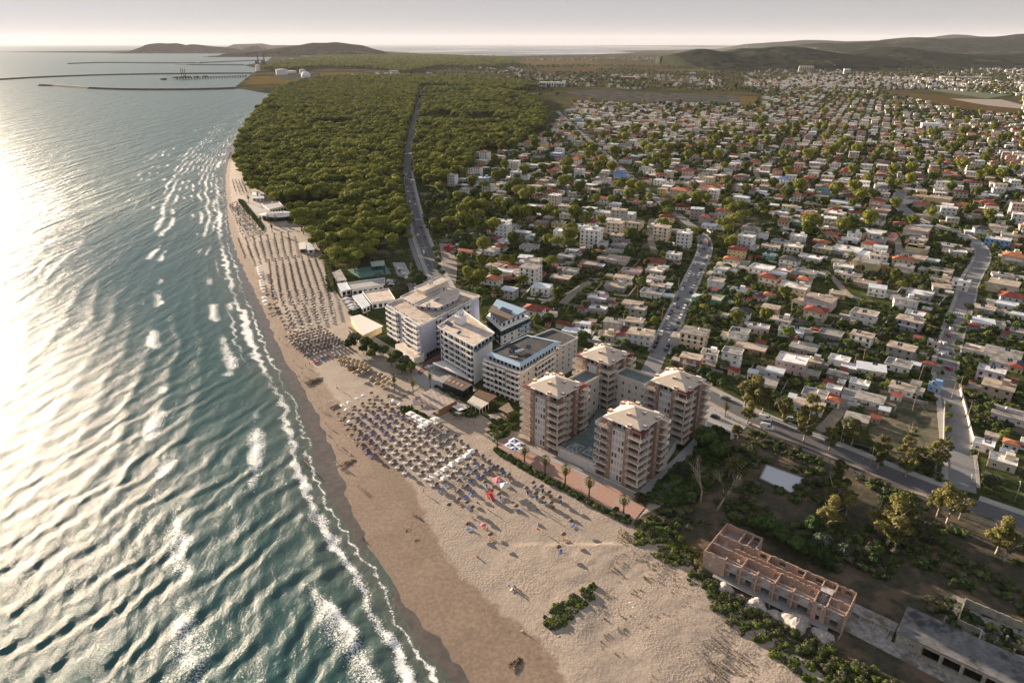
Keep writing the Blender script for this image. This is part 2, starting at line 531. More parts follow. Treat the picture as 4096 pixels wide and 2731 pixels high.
def sea_mesh():
 th = np.radians(np.linspace(53.5, 1.6, 600))
 Yr = CAM_H / np.tan(th)
 Yr = np.concatenate([Yr, np.geomspace(5400, 70000, 60)])
 sh = np.array(SHORE)
 xc = np.interp(Yr, sh[:, 1], sh[:, 0]) + 26
 xc = np.where(Yr > 2192, -726 + (Yr - 2192) * 1.2, xc)
 xl = -1.35 * Yr - 60
 u = np.linspace(0, 1, 500)
 X = xc[:, None] + (xl - xc)[:, None] * u[None, :]
 Y = np.repeat(Yr[:, None], 500, 1)
 d, s = pl_dist(X, Y, SHORE[::2] + [SHORE[-1]])
 d = -d * s    # + seaward
 dY = np.abs(np.gradient(Yr))[:, None]
 q = -(0.985 * X + 0.17 * Y)
 w = np.exp(-np.clip(d, 0, None) / 75)
 wx = (fbm(X * .012, Y * .008, 3, 11) - .5) * 34 + (fbm(X * .05, Y * .03, 2, 12) - .5) * 9
 uu = d * w + (q - 40) * (1 - w) + wx
 lam = 15.0
 ph = 2 * np.pi * uu / lam
 al = -.17 * X + .985 * Y
 seg = np.clip(fbm(uu * .03, al * .006, 3, 21) * 2.2 - .55, 0, 1.2)
 near = np.clip(1 - dY / 6, 0, 1) ** 2
 crest = np.power((np.cos(ph) + 1) / 2, 2.4)
 shoal = np.clip(d / 12, 0.12, 1)
 z = crest * .62 * seg * shoal * near
 wx2 = (fbm(X * .07, Y * .05, 2, 33) - .5) * 9
 for lam2, ang, amp, nr in ((6.3, 28, .16, 1.8), (4.1, -14, .09, 1.2), (3.0, 55, .06, .8), (9.0, 12, .2, 2.6)):
  a = math.radians(ang)
  z += amp * np.sin(2 * np.pi * (X * math.cos(a) - Y * math.sin(a) + wx2) / lam2) * np.clip(1 - dY / nr / 1.3, 0, 1) ** 2 * np.clip(d / 8, .05, 1)
 brk = fbm(uu * .04, al * .045, 4, 44)
 crest2 = np.exp(-((np.mod(uu + 1.0, lam) - 1.0) / 1.0) ** 2)
 band = np.exp(-((d - 20) / 9) ** 2) * .38 + np.exp(-((d - 52) / 11) ** 2) * .42 + np.exp(-((d - 95) / 14) ** 2) * .16
 farb = np.clip((Y - 380) / 500, 0, 1) * np.exp(-np.clip(d - 30, 0, None) / 160) * .35
 foam = crest2 * np.clip((brk - (.81 - band * .85 - farb)) * 5, 0, 1)
 back = np.exp(-((np.mod(uu + 5.0, lam) - 5.0) / 6.0) ** 2)
 foam = np.maximum(foam, back * np.clip((brk - (.84 - band - farb)) * 4, 0, .62))
 lob = (fbm(X * .05, Y * .05, 3, 5) - .5) * 5
 e = d - lob + (fbm(X * .22, Y * .22, 3, 61) - .5) * 5
 wv = np.clip(fbm(X * .02, Y * .02, 2, 66) * 1.9 - .35, .15, 1)
 foam = np.maximum(foam, np.exp(-((e - 1.2) / .7) ** 2) * (.35 + .6 * wv))
 foam = np.maximum(foam, np.exp(-((e - 6.5) / 2.2) ** 2) * np.clip(wv + .25, 0, 1) * .9)
 foam = np.maximum(foam, np.exp(-((e - 13) / 1.3) ** 2) * np.clip(wv - .25, 0, 1) * .8)
 foam = np.where(Y > 2300, 0, foam) * np.clip(1.6 - Y / 1500, 0, 1) * np.where(Y > 600, np.clip(1.5 - d / 160, 0, 1), 1)
 Z = SEA_Z + z
 V = np.stack([X, Y, Z], -1).reshape(-1, 3)
 F = grid_faces(*X.shape)
 far = np.clip((dY - .9) / 4, 0, 1) * np.ones_like(X)
 shal = np.exp(-np.clip(d, 0, None) / 14.0) * .8 + .16 * np.exp(-np.clip(d, 0, None) / 70)
 shal = np.where(d < 0, .8, shal)
 me = np_mesh('sea', V, F, WATER, True, dict(foam=foam.ravel(), shallow=shal.ravel(), far=far.ravel()))
 return struct(link('sea', me))
sea_mesh()
def land_material():
 m, nt, b = nt_of('land')
 v = wpos(nt)
 g1 = mix(nt, ramp(nt, noise(nt, .25, 5, .65, v), .35, .65), (.028, .042, .014), (.075, .085, .035))
 d1 = mix(nt, ramp(nt, noise(nt, .5, 4, .6, v), .3, .7), (.15, .12, .085), (.24, .20, .15))
 c = mix(nt, ramp(nt, noise(nt, .045, 6, .7, v), .52, .62), g1, d1)
 far = mix(nt, ramp(nt, noise(nt, .004, 6, .7, v), .4, .6), (.035, .045, .022), (.11, .085, .048))
 sx = nt.nodes.new('ShaderNodeSeparateXYZ'); nt.links.new(v, sx.inputs[0])
 c = mix(nt, ramp(nt, sx.outputs[1], 1300, 3000), c, far)
 nt.links.new(c, b.inputs['Base Color'])
 b.inputs['Roughness'].default_value = .95
 b.inputs['Specular IOR Level'].default_value = 0
 bump(nt, b, noise(nt, .8, 5, .7, v), .8, .35)
 return m
LAND = land_material()
gshore = offset_line(SHORE, 22)
far_coast = [tuple(Q('h', a, c)[:2]) for a, c in [(1835,462),(1740,448),(1640,430),(1570,425),(1665,350),(1700,322),(1745,302),(1700,285),(1640,272),(1720,258),(1790,246),(1830,215),(1790,205),(1600,194),(1400,191),(912,191)]]
poly = gshore + far_coast + [(-9500, 13500), (-8500, 16500), (-4000, 16000), (-9000, 70000), (90000, 70000), (90000, 20), (80, 20)]
struct(MB().sheet(poly, 0.0).build('ground', LAND))
ASPH = mat('asphalt', (.10, .102, .108), .85, .12, .9, (.14, .135, .13), (.5, .75), .2, bmp=.02)
ASPH2 = mat('street_concrete', (.20, .20, .205), .85, .12, .8, (.15, .145, .14), (.5, .75), .15)
PAVE = mat('pavement_slabs', (.34, .32, .30), .85, .12, 1.2, (.25, .23, .2), (.55, .8), .3)
KERB = mat('kerb_stone', (.45, .43, .4), .8, .1, 2)
DIRT = mat('dirt_track', (.26, .225, .185), .95, .2, .7, (.2, .17, .12), (.5, .7), .2, bmp=.05)
WHITEPAINT = mat('road_paint', (.7, .7, .68), .7, .1, 3)
def ribbon(name, line, w, z, m, off=0.0, h=0.0):
 l = offset_line(line, off - w / 2); r = offset_line(line, off + w / 2)
 b = MB(); n = len(line)
 if h <= 0:
  b.add([(x, y, z) for x, y in l] + [(x, y, z) for x, y in r], [(i, n + i, n + i + 1, i + 1) for i in range(n - 1)])
 else:
  vs = [(x, y, z) for x, y in l] + [(x, y, z + h) for x, y in l] + [(x, y, z + h) for x, y in r] + [(x, y, z) for x, y in r]
  fs = []
  for i in range(n - 1):
   for k in range(3):
    fs.append((k * n + i, (k + 1) * n + i, (k + 1) * n + i + 1, k * n + i + 1))
  b.add(vs, fs)
 return struct(b.build(name, m))
R1 = smooth_line(Dp([(1040,700),(1010,645),(985,590),(965,540),(950,480),(938,420),(934,380),(945,300),(965,230),(968,200)]), 2)
R2 = smooth_line(Dp([(1490,860),(1545,740),(1590,640),(1622,575),(1616,544),(1575,507),(1530,475),(1485,438),(1435,395),(1375,340),(1310,285),(1280,255)]), 2)
R3 = smooth_line([tuple(P(a, c)[:2]) for a, c in [(3850,1960),(3845,1838),(3825,1710),(3815,1625),(3790,1540),(3783,1455),(3802,1370),(3828,1285),(3857,1221),(3880,1120),(3935,1035),(3925,985),(3850,935),(3750,905),(3669,880),(3627,849),(3588,815),(3608,760)]], 2)
R4 = smooth_line([tuple(P(a, c)[:2]) for a, c in [(2600,1478),(2740,1530),(2887,1605),(2998,1665),(3168,1733),(3338,1801),(3508,1873),(3699,1950),(3890,2020),(4150,2110)]], 2)
R5 = smooth_line([tuple(P(a, c)[:2]) for a, c in [(3571,930),(3597,972),(3592,1031)]], 1)
R6 = smooth_line([tuple(Q('c4', a, c)[:2]) for a, c in [(1060,740),(1160,640),(1250,560),(1400,510)]], 1)
R7 = smooth_line([tuple(Q('c5', a, c)[:2]) for a, c in [(1400,900),(1480,960),(1560,1050),(1640,1140),(1760,1180)]], 1)
R8 = smooth_line([tuple(Q('c4', a, c)[:2]) for a, c in [(1920,240),(1890,150),(1870,60),(1900,-60)]], 1)
R9 = smooth_line([tuple(Q('c2', a, c)[:2]) for a, c in [(1370,880),(1480,770),(1590,640),(1640,560)]], 1)
R10 = smooth_line([tuple(Q('r', a, c)[:2]) for a, c in [(545,960),(545,1010),(600,1070),(700,1130)]], 1)
R11 = smooth_line([tuple(Q('r', a, c)[:2]) for a, c in [(750,760),(715,830),(700,890)]], 1)
ZR = 0.05
for nm, ln, w, m in (('forest_road', R1, 10, ASPH), ('main_street', R2, 8.5, ASPH2), ('right_street', R3, 8.5, ASPH2), ('boulevard', R4, 8.5, ASPH)):
 ribbon(nm, ln, w, ZR, m); ZR -= .006
for nm, ln, w in (('side_street', R5, 5), ('yard_track', R6, 5.5), ('village_lane', R7, 4.5), ('gravel_drive', R8, 5), ('dirt_lane', R9, 5), ('winding_lane', R10, 6), ('narrow_lane', R11, 5)):
 ribbon(nm, ln, w, .03, DIRT)
ribbon('pavement', [p for p in R1 if p[1] < 900], 2.6, 0.0, PAVE, 6.4, .17)
ribbon('pavement', [p for p in R1 if p[1] < 620], 2.6, 0.0, PAVE, -6.4, .17)
ribbon('cycle_path', [p for p in R1 if p[1] < 640], 3.2, .04, ASPH2, -9.6)
ribbon('pavement', [p for p in R2 if 312 < p[1] < 560], 1.6, 0.0, PAVE, 5.1, .17)
ribbon('pavement', [p for p in R2 if 312 < p[1] < 560], 1.6, 0.0, PAVE, -5.1, .17)
r3u = [p for p in R3 if pl_dist(np.array([p[0]]), np.array([p[1]]), R4)[0][0] > 9]
ribbon('pavement', r3u, 2.2, 0.0, PAVE, -5.4, .17)
ribbon('pavement', r3u, 1.2, 0.0, PAVE, 4.95, .17)
def runs(line, clear_of, pad):
 out = []; cur = []
 for p in line:
  if pl_dist(np.array([p[0]]), np.array([p[1]]), clear_of)[0][0] > pad: cur.append(p)
  else:
   if len(cur) > 1: out.append(cur)
   cur = []
 if len(cur) > 1: out.append(cur)
 return out
for seg_ in runs(smooth_line(R4, 2), R3, 9): 
 for s2 in runs(seg_, R2, 9): ribbon('pavement', s2, 3.4, 0.0, PAVE, -6.0, .17)
SUNPAVE = mat('pavement_sunlit_tint', (.36, .28, .23), .85, .12, .8, (.28, .22, .18), (.5, .75), .2)  # pavement colour warmed to carry the orange sunlight falling on it
ribbon('cycle_path', R4, 4.6, .06, SUNPAVE, 6.55)
def dashes(name, line, spacing, ln, w, off=0, z=.065):
 b = MB(); acc = 0; L = offset_line(line, off)
 for a, c in zip(L[:-1], L[1:]):
  v = Vector((c[0] - a[0], c[1] - a[1])); n = v.length; v.normalize(); s = Vector((v.y, -v.x)) * w / 2
  t = -acc
  while t < n:
   if t >= 0:
    p = Vector(a) + v * t; q = p + v * ln
    b.add([(*(p + s), z), (*(q + s), z), (*(q - s), z), (*(p - s), z)], [(0, 1, 2, 3)])
   t += spacing
  acc = n - (t - spacing) if t > 0 else acc
  acc = max(0, min(acc, spacing))
 return struct(b.build(name, WHITEPAINT))
dashes('road_marking', [p for p in R1 if p[1] < 900], 3, 3.02, .16, 4.6)
dashes('road_marking', [p for p in R1 if p[1] < 900], 3, 3.02, .16, -4.6)
dashes('road_marking', [p for p in R1 if p[1] < 900], 6, 2.5, .16, 0)
def zebra(c, ang, n, w, ln):
 b = MB(); u = Vector((math.cos(ang), math.sin(ang)))
 for i in range(n):
  p = Vector(c) + u * (i - n / 2) * w * 2
  b.box((p.x, p.y, .052), (w, ln, .014), ang)
 return struct(b.build('zebra_crossing', WHITEPAINT))
zebra(Q('m4', 130, 150)[:2], R(12), 8, .6, 3)
zebra(Q('c3', 1735, 125)[:2], R(-20), 8, .6, 3)
zebra(Q('m4', 185, 367)[:2], R(12), 6, .6, 1)
def sheet(name, pts, z, m, crop='F', jag=0, pz=0):
 pl = [tuple(Q(crop, a, c, pz)[:2]) for a, c in pts]
 if jag:
  o = []
  for i, a in enumerate(pl):
   b = pl[(i + 1) % len(pl)]; L = math.hypot(b[0] - a[0], b[1] - a[1]); k = max(1, int(L / (jag * 2.5)))
   for j in range(k):
    t = j / k
    o.append((a[0] + (b[0] - a[0]) * t + (rnd.random() - .5) * jag * (j > 0), a[1] + (b[1] - a[1]) * t + (rnd.random() - .5) * jag * (j > 0)))
  pl = o
 return struct(MB().sheet(pl, z).build(name, m)), pl
SCRUB = mat('scrub_soil', (.055, .050, .030), .95, .35, .4, (.13, .09, .06), (.48, .62), .11, bmp=.2, bscale=1.2)
sheet('scrub_ground', SCRUB_PX, .12, SCRUB, jag=1.5)
DUNE = mat('dune_sand_grass', (.36, .29, .215), .95, .2, .8, (.10, .105, .045), (.5, .6), .35, bmp=.15, bscale=1.5)
PINK = mat('promenade_pink', (.40, .24, .19), .8, .12, 1.5, (.36, .30, .27), (.5, .6), .12)
GREYT = mat('paving_grey', (.34, .33, .33), .8, .1, 1.5, (.26, .25, .25), (.55, .75), .2)
GRASS = mat('lawn', (.05, .075, .022), .95, .3, 1.2, (.11, .1, .05), (.5, .7), .2)
sheet('promenade', [(190,1040),(300,960),(560,1060),(800,1180),(1170,1340),(1520,1500),(1600,1600),(1480,1740),(700,1330)], .16, PINK, 'b')
sheet('promenade_kerb_walk', [(255,940),(330,940),(560,1048),(1170,1318),(1540,1480),(1560,1520),(1170,1362),(800,1200),(550,1090)], .20, GREYT, 'b')
sheet('tower_forecourt', [(1545,1530),(1500,1480),(1880,1130),(2050,960),(2120,860),(2330,900),(2200,1100),(1925,1205),(1640,1480)], .17, GREYT, 'b')
sheet('block_yard', [(2180,680),(2240,640),(2600,800),(2420,960),(2330,960),(2100,870)], .19, GREYT, 'b')
sheet('hotel_forecourt', [(700,1350),(870,1180),(1100,1200),(1330,1310),(1500,1500),(1300,1567),(980,1530),(800,1420)], .12, GREYT, 'a')
sheet('hotel_driveway', [(790,1300),(870,1180),(1060,1060),(1100,1100),(990,1180),(830,1330)], .15, mat('red_paving', (.2, .09, .085), .8, .15), 'a')
sheet('restaurant_yard', [(1380,620),(1600,590),(1780,760),(1600,1000),(1500,950),(1640,840),(1480,720)], .12, mat('beige_paving', (.4, .34, .29), .85, .15, 1), 'G')
sheet('wooden_walkway', [(-20,360),(320,190),(330,200),(0,375)], .13, mat('walk_wood', (.16, .14, .13), .8, .2), 'G')
sheet('car_park_ground', [(500,0),(640,0),(800,300),(860,330),(700,345),(660,190),(560,150)], .06, GREYT, 'a')
sheet('gravel_yard', [(300,330),(400,340),(440,500),(430,640),(350,630),(330,520)], .05, DIRT, 'm4')
sheet('parking_ground', [(360,250),(560,240),(640,260),(620,300),(420,305),(350,290)], .05, DIRT, 'm4')
sheet('club_court', [(1380,1360),(1740,1310),(1800,1400),(1500,1440)], .08, mat('court_green', (.09, .2, .17), .8, .1), 'f')
sheet('beach_yard', [(560,1030),(700,930),(880,930),(1020,960),(1130,1200),(640,1240)], .07, mat('grey_sand', (.3, .26, .22), .95, .15, .8, bmp=.05), 'f')
sheet('beach_terrace', [(440,760),(560,740),(610,820),(480,830)], .12, GREYT, 'f')
sheet('restaurant_terrace', [(380,930),(500,910),(520,930),(400,950)], .12, mat('beige_paving', (.4, .34, .29)), 'f')
sheet('vacant_lot', [(830,890),(1100,870),(1560,1000),(1640,1280),(1500,1500),(1250,1500),(950,1350),(840,1180)], .02, mat('lot_soil', (.14, .115, .075), .95, .3, .5, (.05, .065, .025), (.45, .6), .15, bmp=.1), 'c3', 1)
BROWN = mat('dry_field', (.11, .07, .038), .95, .2, .02, (.09, .08, .04), (.45, .6), .006, spec=0)
YEL = mat('ochre_field', (.13, .095, .035), .95, .15, .02, (.08, .075, .03), (.5, .65), .006, spec=0)
GRV = mat('gravel_field', (.10, .095, .09), .95, .5, .05, (.05, .055, .045), (.45, .6), .03, bmp=1, bscale=.2, spec=0)
for pts, m, c in ([[(1000,225),(1500,225),(1700,245),(1500,270),(1100,250)], YEL, 'j'], [[(1100,275),(1500,262),(1760,285),(1700,310),(1250,290)], BROWN, 'j'],
                  [[(1500,230),(1950,240),(2100,262),(1700,262)], BROWN, 'j'], [[(1750,285),(2300,280),(2352,300),(1900,310)], BROWN, 'j'],
                  [[(1350,425),(1500,412),(2200,435),(2500,450),(2500,500),(1900,490),(1500,470)], GRV, 'j'],
                  [[(520,405),(860,405),(1150,415),(850,440),(600,420)], BROWN, 'j'], [[(0,295),(80,300),(200,330),(400,345),(340,370),(0,360)], BROWN, 'j'],
                  [[(1380,440),(1700,470),(2352,520),(2352,600),(2000,590),(1750,530),(1420,470)], BROWN, 'r'], [[(1850,500),(2200,505),(2352,545),(2352,570),(2100,545)], DIRT, 'r'],
                  [[(950,410),(1200,400),(1500,420),(1200,430)], DIRT, 'r'], [[(1700,440),(2000,430),(2300,470),(2100,500)], GRASS, 'r'],
                  [[(440,485),(560,485),(540,560),(440,530)], YEL, 'r'], [[(1640,405),(2050,400),(2130,395),(2130,385),(1800,345),(1690,350)], YEL, 'h'],
                  [[(2150,325),(2352,318),(2352,335),(2150,345)], YEL, 'h'], [[(1820,345),(2130,320),(2150,385),(2060,390)], GRV, 'h'],
                  [[(230,340),(262,340),(255,410),(240,440),(222,440)], PAVE, 'r']):
 FZ = globals().get('FZ', .5) + .05; sheet('field', pts, FZ, m, c)
def lagoon_mat():
 m, nt, b = nt_of('lagoon_water')
 v = wpos(nt)
 mp = nt.nodes.new('ShaderNodeMapping'); mp.inputs['Scale'].default_value = (.0004, .0016, 1)
 nt.links.new(v, mp.inputs[0])
 n1 = noise(nt, 1.0, 5, .6, mp.outputs[0])
 c = mix(nt, ramp(nt, n1, .4, .62), (.03, .04, .045), (.08, .085, .085))
 nt.links.new(c, b.inputs['Base Color'])
 rg = nt.nodes.new('ShaderNodeMapRange'); nt.links.new(ramp(nt, n1, .4, .6), rg.inputs[0]); rg.inputs[3].default_value = .06; rg.inputs[4].default_value = .6
 nt.links.new(rg.outputs[0], b.inputs['Roughness'])
 return m
LAG = lagoon_mat()
sheet('lagoon', [(-20,172),(80,158),(600,192),(1000,196),(1400,190),(1620,182),(1800,176),(1640,164),(2000,158),(2352,150),(2352,143),(1700,132),(1000,122),(200,121),(-60,130)], 1.0, LAG, 'j')
sheet('far_bay', [(1545,155),(1800,152),(1960,152),(1870,163),(1600,166)], 1.0, LAG, 'h')
def hill_mat(name, a, b2, sc):
 m, nt, b = nt_of(name)
 v = wpos(nt)
 c = mix(nt, ramp(nt, noise(nt, sc, 6, .7, v), .38, .62), a, b2)
 c = mix(nt, ramp(nt, noise(nt, sc * .25, 4, .6, v), .55, .68), c, tuple(x * 2.2 for x in b2))
 nt.links.new(c, b.inputs['Base Color'])
 b.inputs['Roughness'].default_value = 1
 b.inputs['Specular IOR Level'].default_value = 0
 bump(nt, b, noise(nt, sc * 2, 5, .75, v), 1, 12)
 return m
HILLM = hill_mat('hill_scrub', (.012, .019, .012), (.030, .033, .020), .012)
ROCKM = hill_mat('headland_scrub', (.022, .022, .012), (.05, .042, .024), .01)
def ridge(name, pts, Y, thick, m, seed, crop='F', front=1.0):
 """a real range of hills: its skyline at distance Y, slopes falling away to both sides"""
 sk_ = []
 for a, c in pts:
  ox, oy, s = CROPS[crop]
  p = PY(ox + a / s, oy + c / s, Y)
  sk_.append((p.x, max(p.z, 0)))
 sk_.sort()
 xs = np.linspace(sk_[0][0], sk_[-1][0], 240)
 hs = np.interp(xs, [p[0] for p in sk_], [p[1] for p in sk_])
 hs = np.convolve(np.pad(hs, 3, mode='edge'), np.ones(7) / 7, 'valid')
 t = np.linspace(-1, 1, 61)
 XX, TT = np.meshgrid(xs, t, indexing='ij')
 prof = np.clip(np.cos(TT * np.pi / 2), 0, 1) ** 1.15
 span = xs[-1] - xs[0]
 fr = 16 / span * max(1, span / thick / 2)
 nz = fbm(XX * fr, TT * thick * fr, 5, seed)
 ridg = 1 - np.abs(2 * fbm(XX * fr * 2.2, TT * thick * fr * 1.6, 4, seed + 3) - 1)
 Z = hs[:, None] * prof * (1 - (1 - np.exp(-(TT / .45) ** 2)) * (nz * .55 + ridg * .35)) + hs[:, None] * .03 * (nz - .5)
 Z = np.where(np.abs(TT) > .99, -2, Z)
 YY = Y + np.where(TT < 0, TT * thick * front, TT * thick) + (nz - .5) * thick * .12
 Z[0, :] = Z[-1, :] = -2
 V = np.stack([XX, YY, Z], -1).reshape(-1, 3)
 return struct(link(name, np_mesh(name, V, grid_faces(*XX.shape)[:, ::-1], m, True)))
ridge('hills', [(-20,205),(100,182),(180,158),(230,168),(300,180),(400,178),(440,158),(560,160),(720,144),(830,148),(1000,178),(1150,200),(1300,215),(1500,250),(1600,275)], 5200, 1500, HILLM, 1, 'r', .7)
ridge('hills', [(900,230),(1000,215),(1150,205),(1300,180),(1400,150),(1500,150),(1600,160),(1750,185),(2000,200),(2200,205),(2500,190),(2900,150),(3300,150)], 5600, 1500, HILLM, 2, 'r', .75)
ridge('hills', [(820,140),(1000,120),(1100,125),(1250,120),(1400,110),(1500,92),(1620,82),(1750,100),(1950,85),(2100,90),(2250,75),(2352,60),(2700,50),(3200,80)], 9000, 2500, HILLM, 3, 'r')
ridge('far_hills', [(500,130),(640,120),(760,112),(870,102),(1000,104),(1150,112),(1300,108),(1600,95),(1800,78),(1880,63),(1980,75),(2100,80),(2352,80),(2800,60)], 17000, 3500, HILLM, 4, 'r')
ridge('headland', [(912,190),(960,158),(1010,130),(1060,123),(1120,126),(1180,124),(1240,140),(1290,130),(1400,143),(1500,150),(1600,168),(1720,180),(1800,188)], 12500, 1500, ROCKM, 5, 'h', .6)
ridge('headland', [(1560,190),(1750,172),(1900,152),(2000,140),(2100,120),(2180,122),(2260,116),(2352,128),(2420,136),(2500,160),(2560,175)], 9500, 1200, ROCKM, 6, 'h', .8)
ridge('far_hills', [(1540,148),(1580,130),(1680,128),(1760,125),(1820,138),(2040,136),(2060,148)], 21000, 1200, ROCKM, 7, 'h')
ridge('headland', [(1640,165),(1680,145),(1730,140),(1780,160)], 14000, 600, ROCKM, 8, 'h')
# ============================================================ BUILDINGS
def wallmat(n, col): return mat('wall_' + n, col, .9, .10, .5, tuple(c * .72 for c in col), (.56, .8), .35, orand=.12)
WALLS = {'w': wallmat('white', (.78, .77, .75)), 'c': wallmat('cream', (.62, .54, .42)), 'g': wallmat('grey', (.36, .35, .34)), 'p': wallmat('pink', (.62, .46, .42)),
         'y': wallmat('yellow', (.66, .52, .26)), 'b': wallmat('brick', (.36, .2, .14)), 'l': wallmat('lavender', (.42, .38, .45)), 'n': wallmat('green', (.22, .52, .38)),
         'k': wallmat('blue', (.25, .42, .68)), 't': wallmat('tan', (.45, .36, .27))}
WNAME = dict(w='white', c='cream', g='grey', p='pink', y='yellow', b='brick', l='lavender', n='green', k='blue', t='tan')
def roofmat(n, col, sec, **k): return mat('roof_' + n, col, .9, .2, .7, sec, (.48, .62), .22, orand=.15, bmp=.04, **k)
ROOFS = {'g': roofmat('grey_concrete', (.31, .29, .27), (.18, .165, .15)), 't': roofmat('tan_concrete', (.42, .35, .28), (.25, .2, .16)),
         'w': roofmat('white_patchy', (.74, .73, .71), (.38, .35, .32)), 'm': mat('roof_white_metal', (.62, .66, .70), .45, .08, .5, (.45, .47, .5), (.5, .7), .3),
         'r': roofmat('red_tile', (.26, .065, .045), (.16, .05, .04)), 'd': roofmat('dark_tile', (.05, .05, .055), (.09, .08, .08)),
         'o': roofmat('orange_tile', (.42, .15, .075), (.3, .12, .07)), 'b': mat('roof_blue_metal', (.08, .2, .5), .5, .1, .5)}
RNAME = dict(g='flat grey roof', t='flat tan roof', w='flat white roof', m='white metal roof', r='red tiled roof', d='dark tiled roof', o='orange tiled roof', b='blue metal roof')
GLASS = mat('window_glass', (.025, .032, .04), .12, .2, .3, spec=.6)
SHUT = mat('shutter', (.42, .45, .52), .6, .1, 2)
FRAME = mat('window_frame', (.75, .74, .72), .6, .05, 3)
BFRAME = mat('brown_frame', (.12, .06, .035), .6, .1, 3)
TRIM = mat('white_trim', (.76, .745, .72), .7, .07, .8, (.6, .56, .52), (.62, .8), .4)
METAL = mat('tank_metal', (.62, .64, .66), .3, .08, 2, metal=.6)
PANEL = mat('solar_glass', (.02, .035, .075), .15, .2, 2, spec=.7)
DARK = mat('dark_interior', (.02, .02, .022), .8, .2, 1)
RAILM = mat('railing_paint', (.68, .67, .65), .5, .05, 2)
BLACKM = mat('black_metal', (.025, .027, .03), .5, .2, 1)
CONC = mat('concrete', (.33, .32, .31), .9, .15, .8, (.22, .21, .2), (.5, .7), .4, bmp=.03)
WOODM = mat('timber', (.28, .16, .09), .8, .25, 3)
def window_mesh(name, fm, pm, fr=.09, mull=1):
 b = MB()
 b.box((0, -.02, 0), (1, .06, 1), 0, 0)
 k = mull + 1
 iw = (1 - fr * (k + 1)) / k
 for i in range(k):
  x = -.5 + fr + iw / 2 + i * (iw + fr)
  b.box((x, -.065, fr), (iw, .05, 1 - 2 * fr), 0, 1)
 return b.mesh(name, [fm, pm])
WIN = window_mesh('window', FRAME, GLASS)
WIN1 = window_mesh('window', FRAME, GLASS, .2, 0)
WINB = window_mesh('window', BFRAME, GLASS, .12, 0)
WINS = window_mesh('window', FRAME, SHUT, .07, 0)
WIND = window_mesh('window', BLACKM, GLASS, .05, 2)
DOOR = window_mesh('door', FRAME, BFRAME, .1, 0)
def put(name, me, parent, x, y, z, ang=0, sx=1, sz=1, sy=1):
 return link(name, me, parent, (x, y, z), ang, (sx, sy, sz))
def tank_mesh():
 b = MB()
 b.cyl((-.75, 0, .75), .38, .38, 1.5, 8, 0, (1, 0, 0))
 for x in (-.5, .5): b.box((x, 0, 0), (.08, .5, .5), 0, 1)
 return b.mesh('water_tank', [METAL, BLACKM])
def vtank_mesh():
 b = MB(); b.lathe([(.01, 0), (.55, 0), (.58, .3), (.58, .9), (.35, 1.15), (.12, 1.25), (.01, 1.27)], 9)
 return b.mesh('water_tank', [mat('tank_white', (.7, .68, .64), .5, .05, 3)])
def solar_mesh(n=2):
 b = MB()
 for i in range(n):
  x = (i - (n - 1) / 2) * 1.15
  b.add([(x - .52, -.9, .25), (x + .52, -.9, .25), (x + .52, .7, 1.25), (x - .52, .7, 1.25), (x - .52, -.9, .15), (x + .52, -.9, .15), (x + .52, .7, 1.15), (x - .52, .7, 1.15)],
              [(0, 1, 2, 3), (7, 6, 5, 4), (0, 4, 5, 1), (1, 5, 6, 2), (2, 6, 7, 3), (3, 7, 4, 0)], 0)
  b.box((x - .45, .65, 0), (.05, .05, 1.2), 0, 1); b.box((x + .45, .65, 0), (.05, .05, 1.2), 0, 1)
 return b.mesh('solar_panel', [PANEL, METAL])
TANK, VTANK, SOLAR, SOLAR3 = tank_mesh(), vtank_mesh(), solar_mesh(2), solar_mesh(5)
def hip(b, w, d, h, z, m=0, ov=.55, th=.16):
 W_, D_ = w / 2 + ov, d / 2 + ov
 rl = max(0, (w - d) / 2) if w > d else 0
 rd = max(0, (d - w) / 2) if d > w else 0
 vs = [(-W_, -D_, z), (W_, -D_, z), (W_, D_, z), (-W_, D_, z), (-W_, -D_, z + th), (W_, -D_, z + th), (W_, D_, z + th), (-W_, D_, z + th), (-rl - .02, -rd - .02, z + h), (rl + .02, -rd - .02, z + h), (rl + .02, rd + .02, z + h), (-rl - .02, rd + .02, z + h)]
 b.add(vs, [(3, 2, 1, 0), (0, 1, 5, 4), (1, 2, 6, 5), (2, 3, 7, 6), (3, 0, 4, 7), (4, 5, 9, 8), (5, 6, 10, 9), (6, 7, 11, 10), (7, 4, 8, 11), (8, 9, 10, 11)], m)
FOOT = []     # footprints (x, y, radius) used when planting
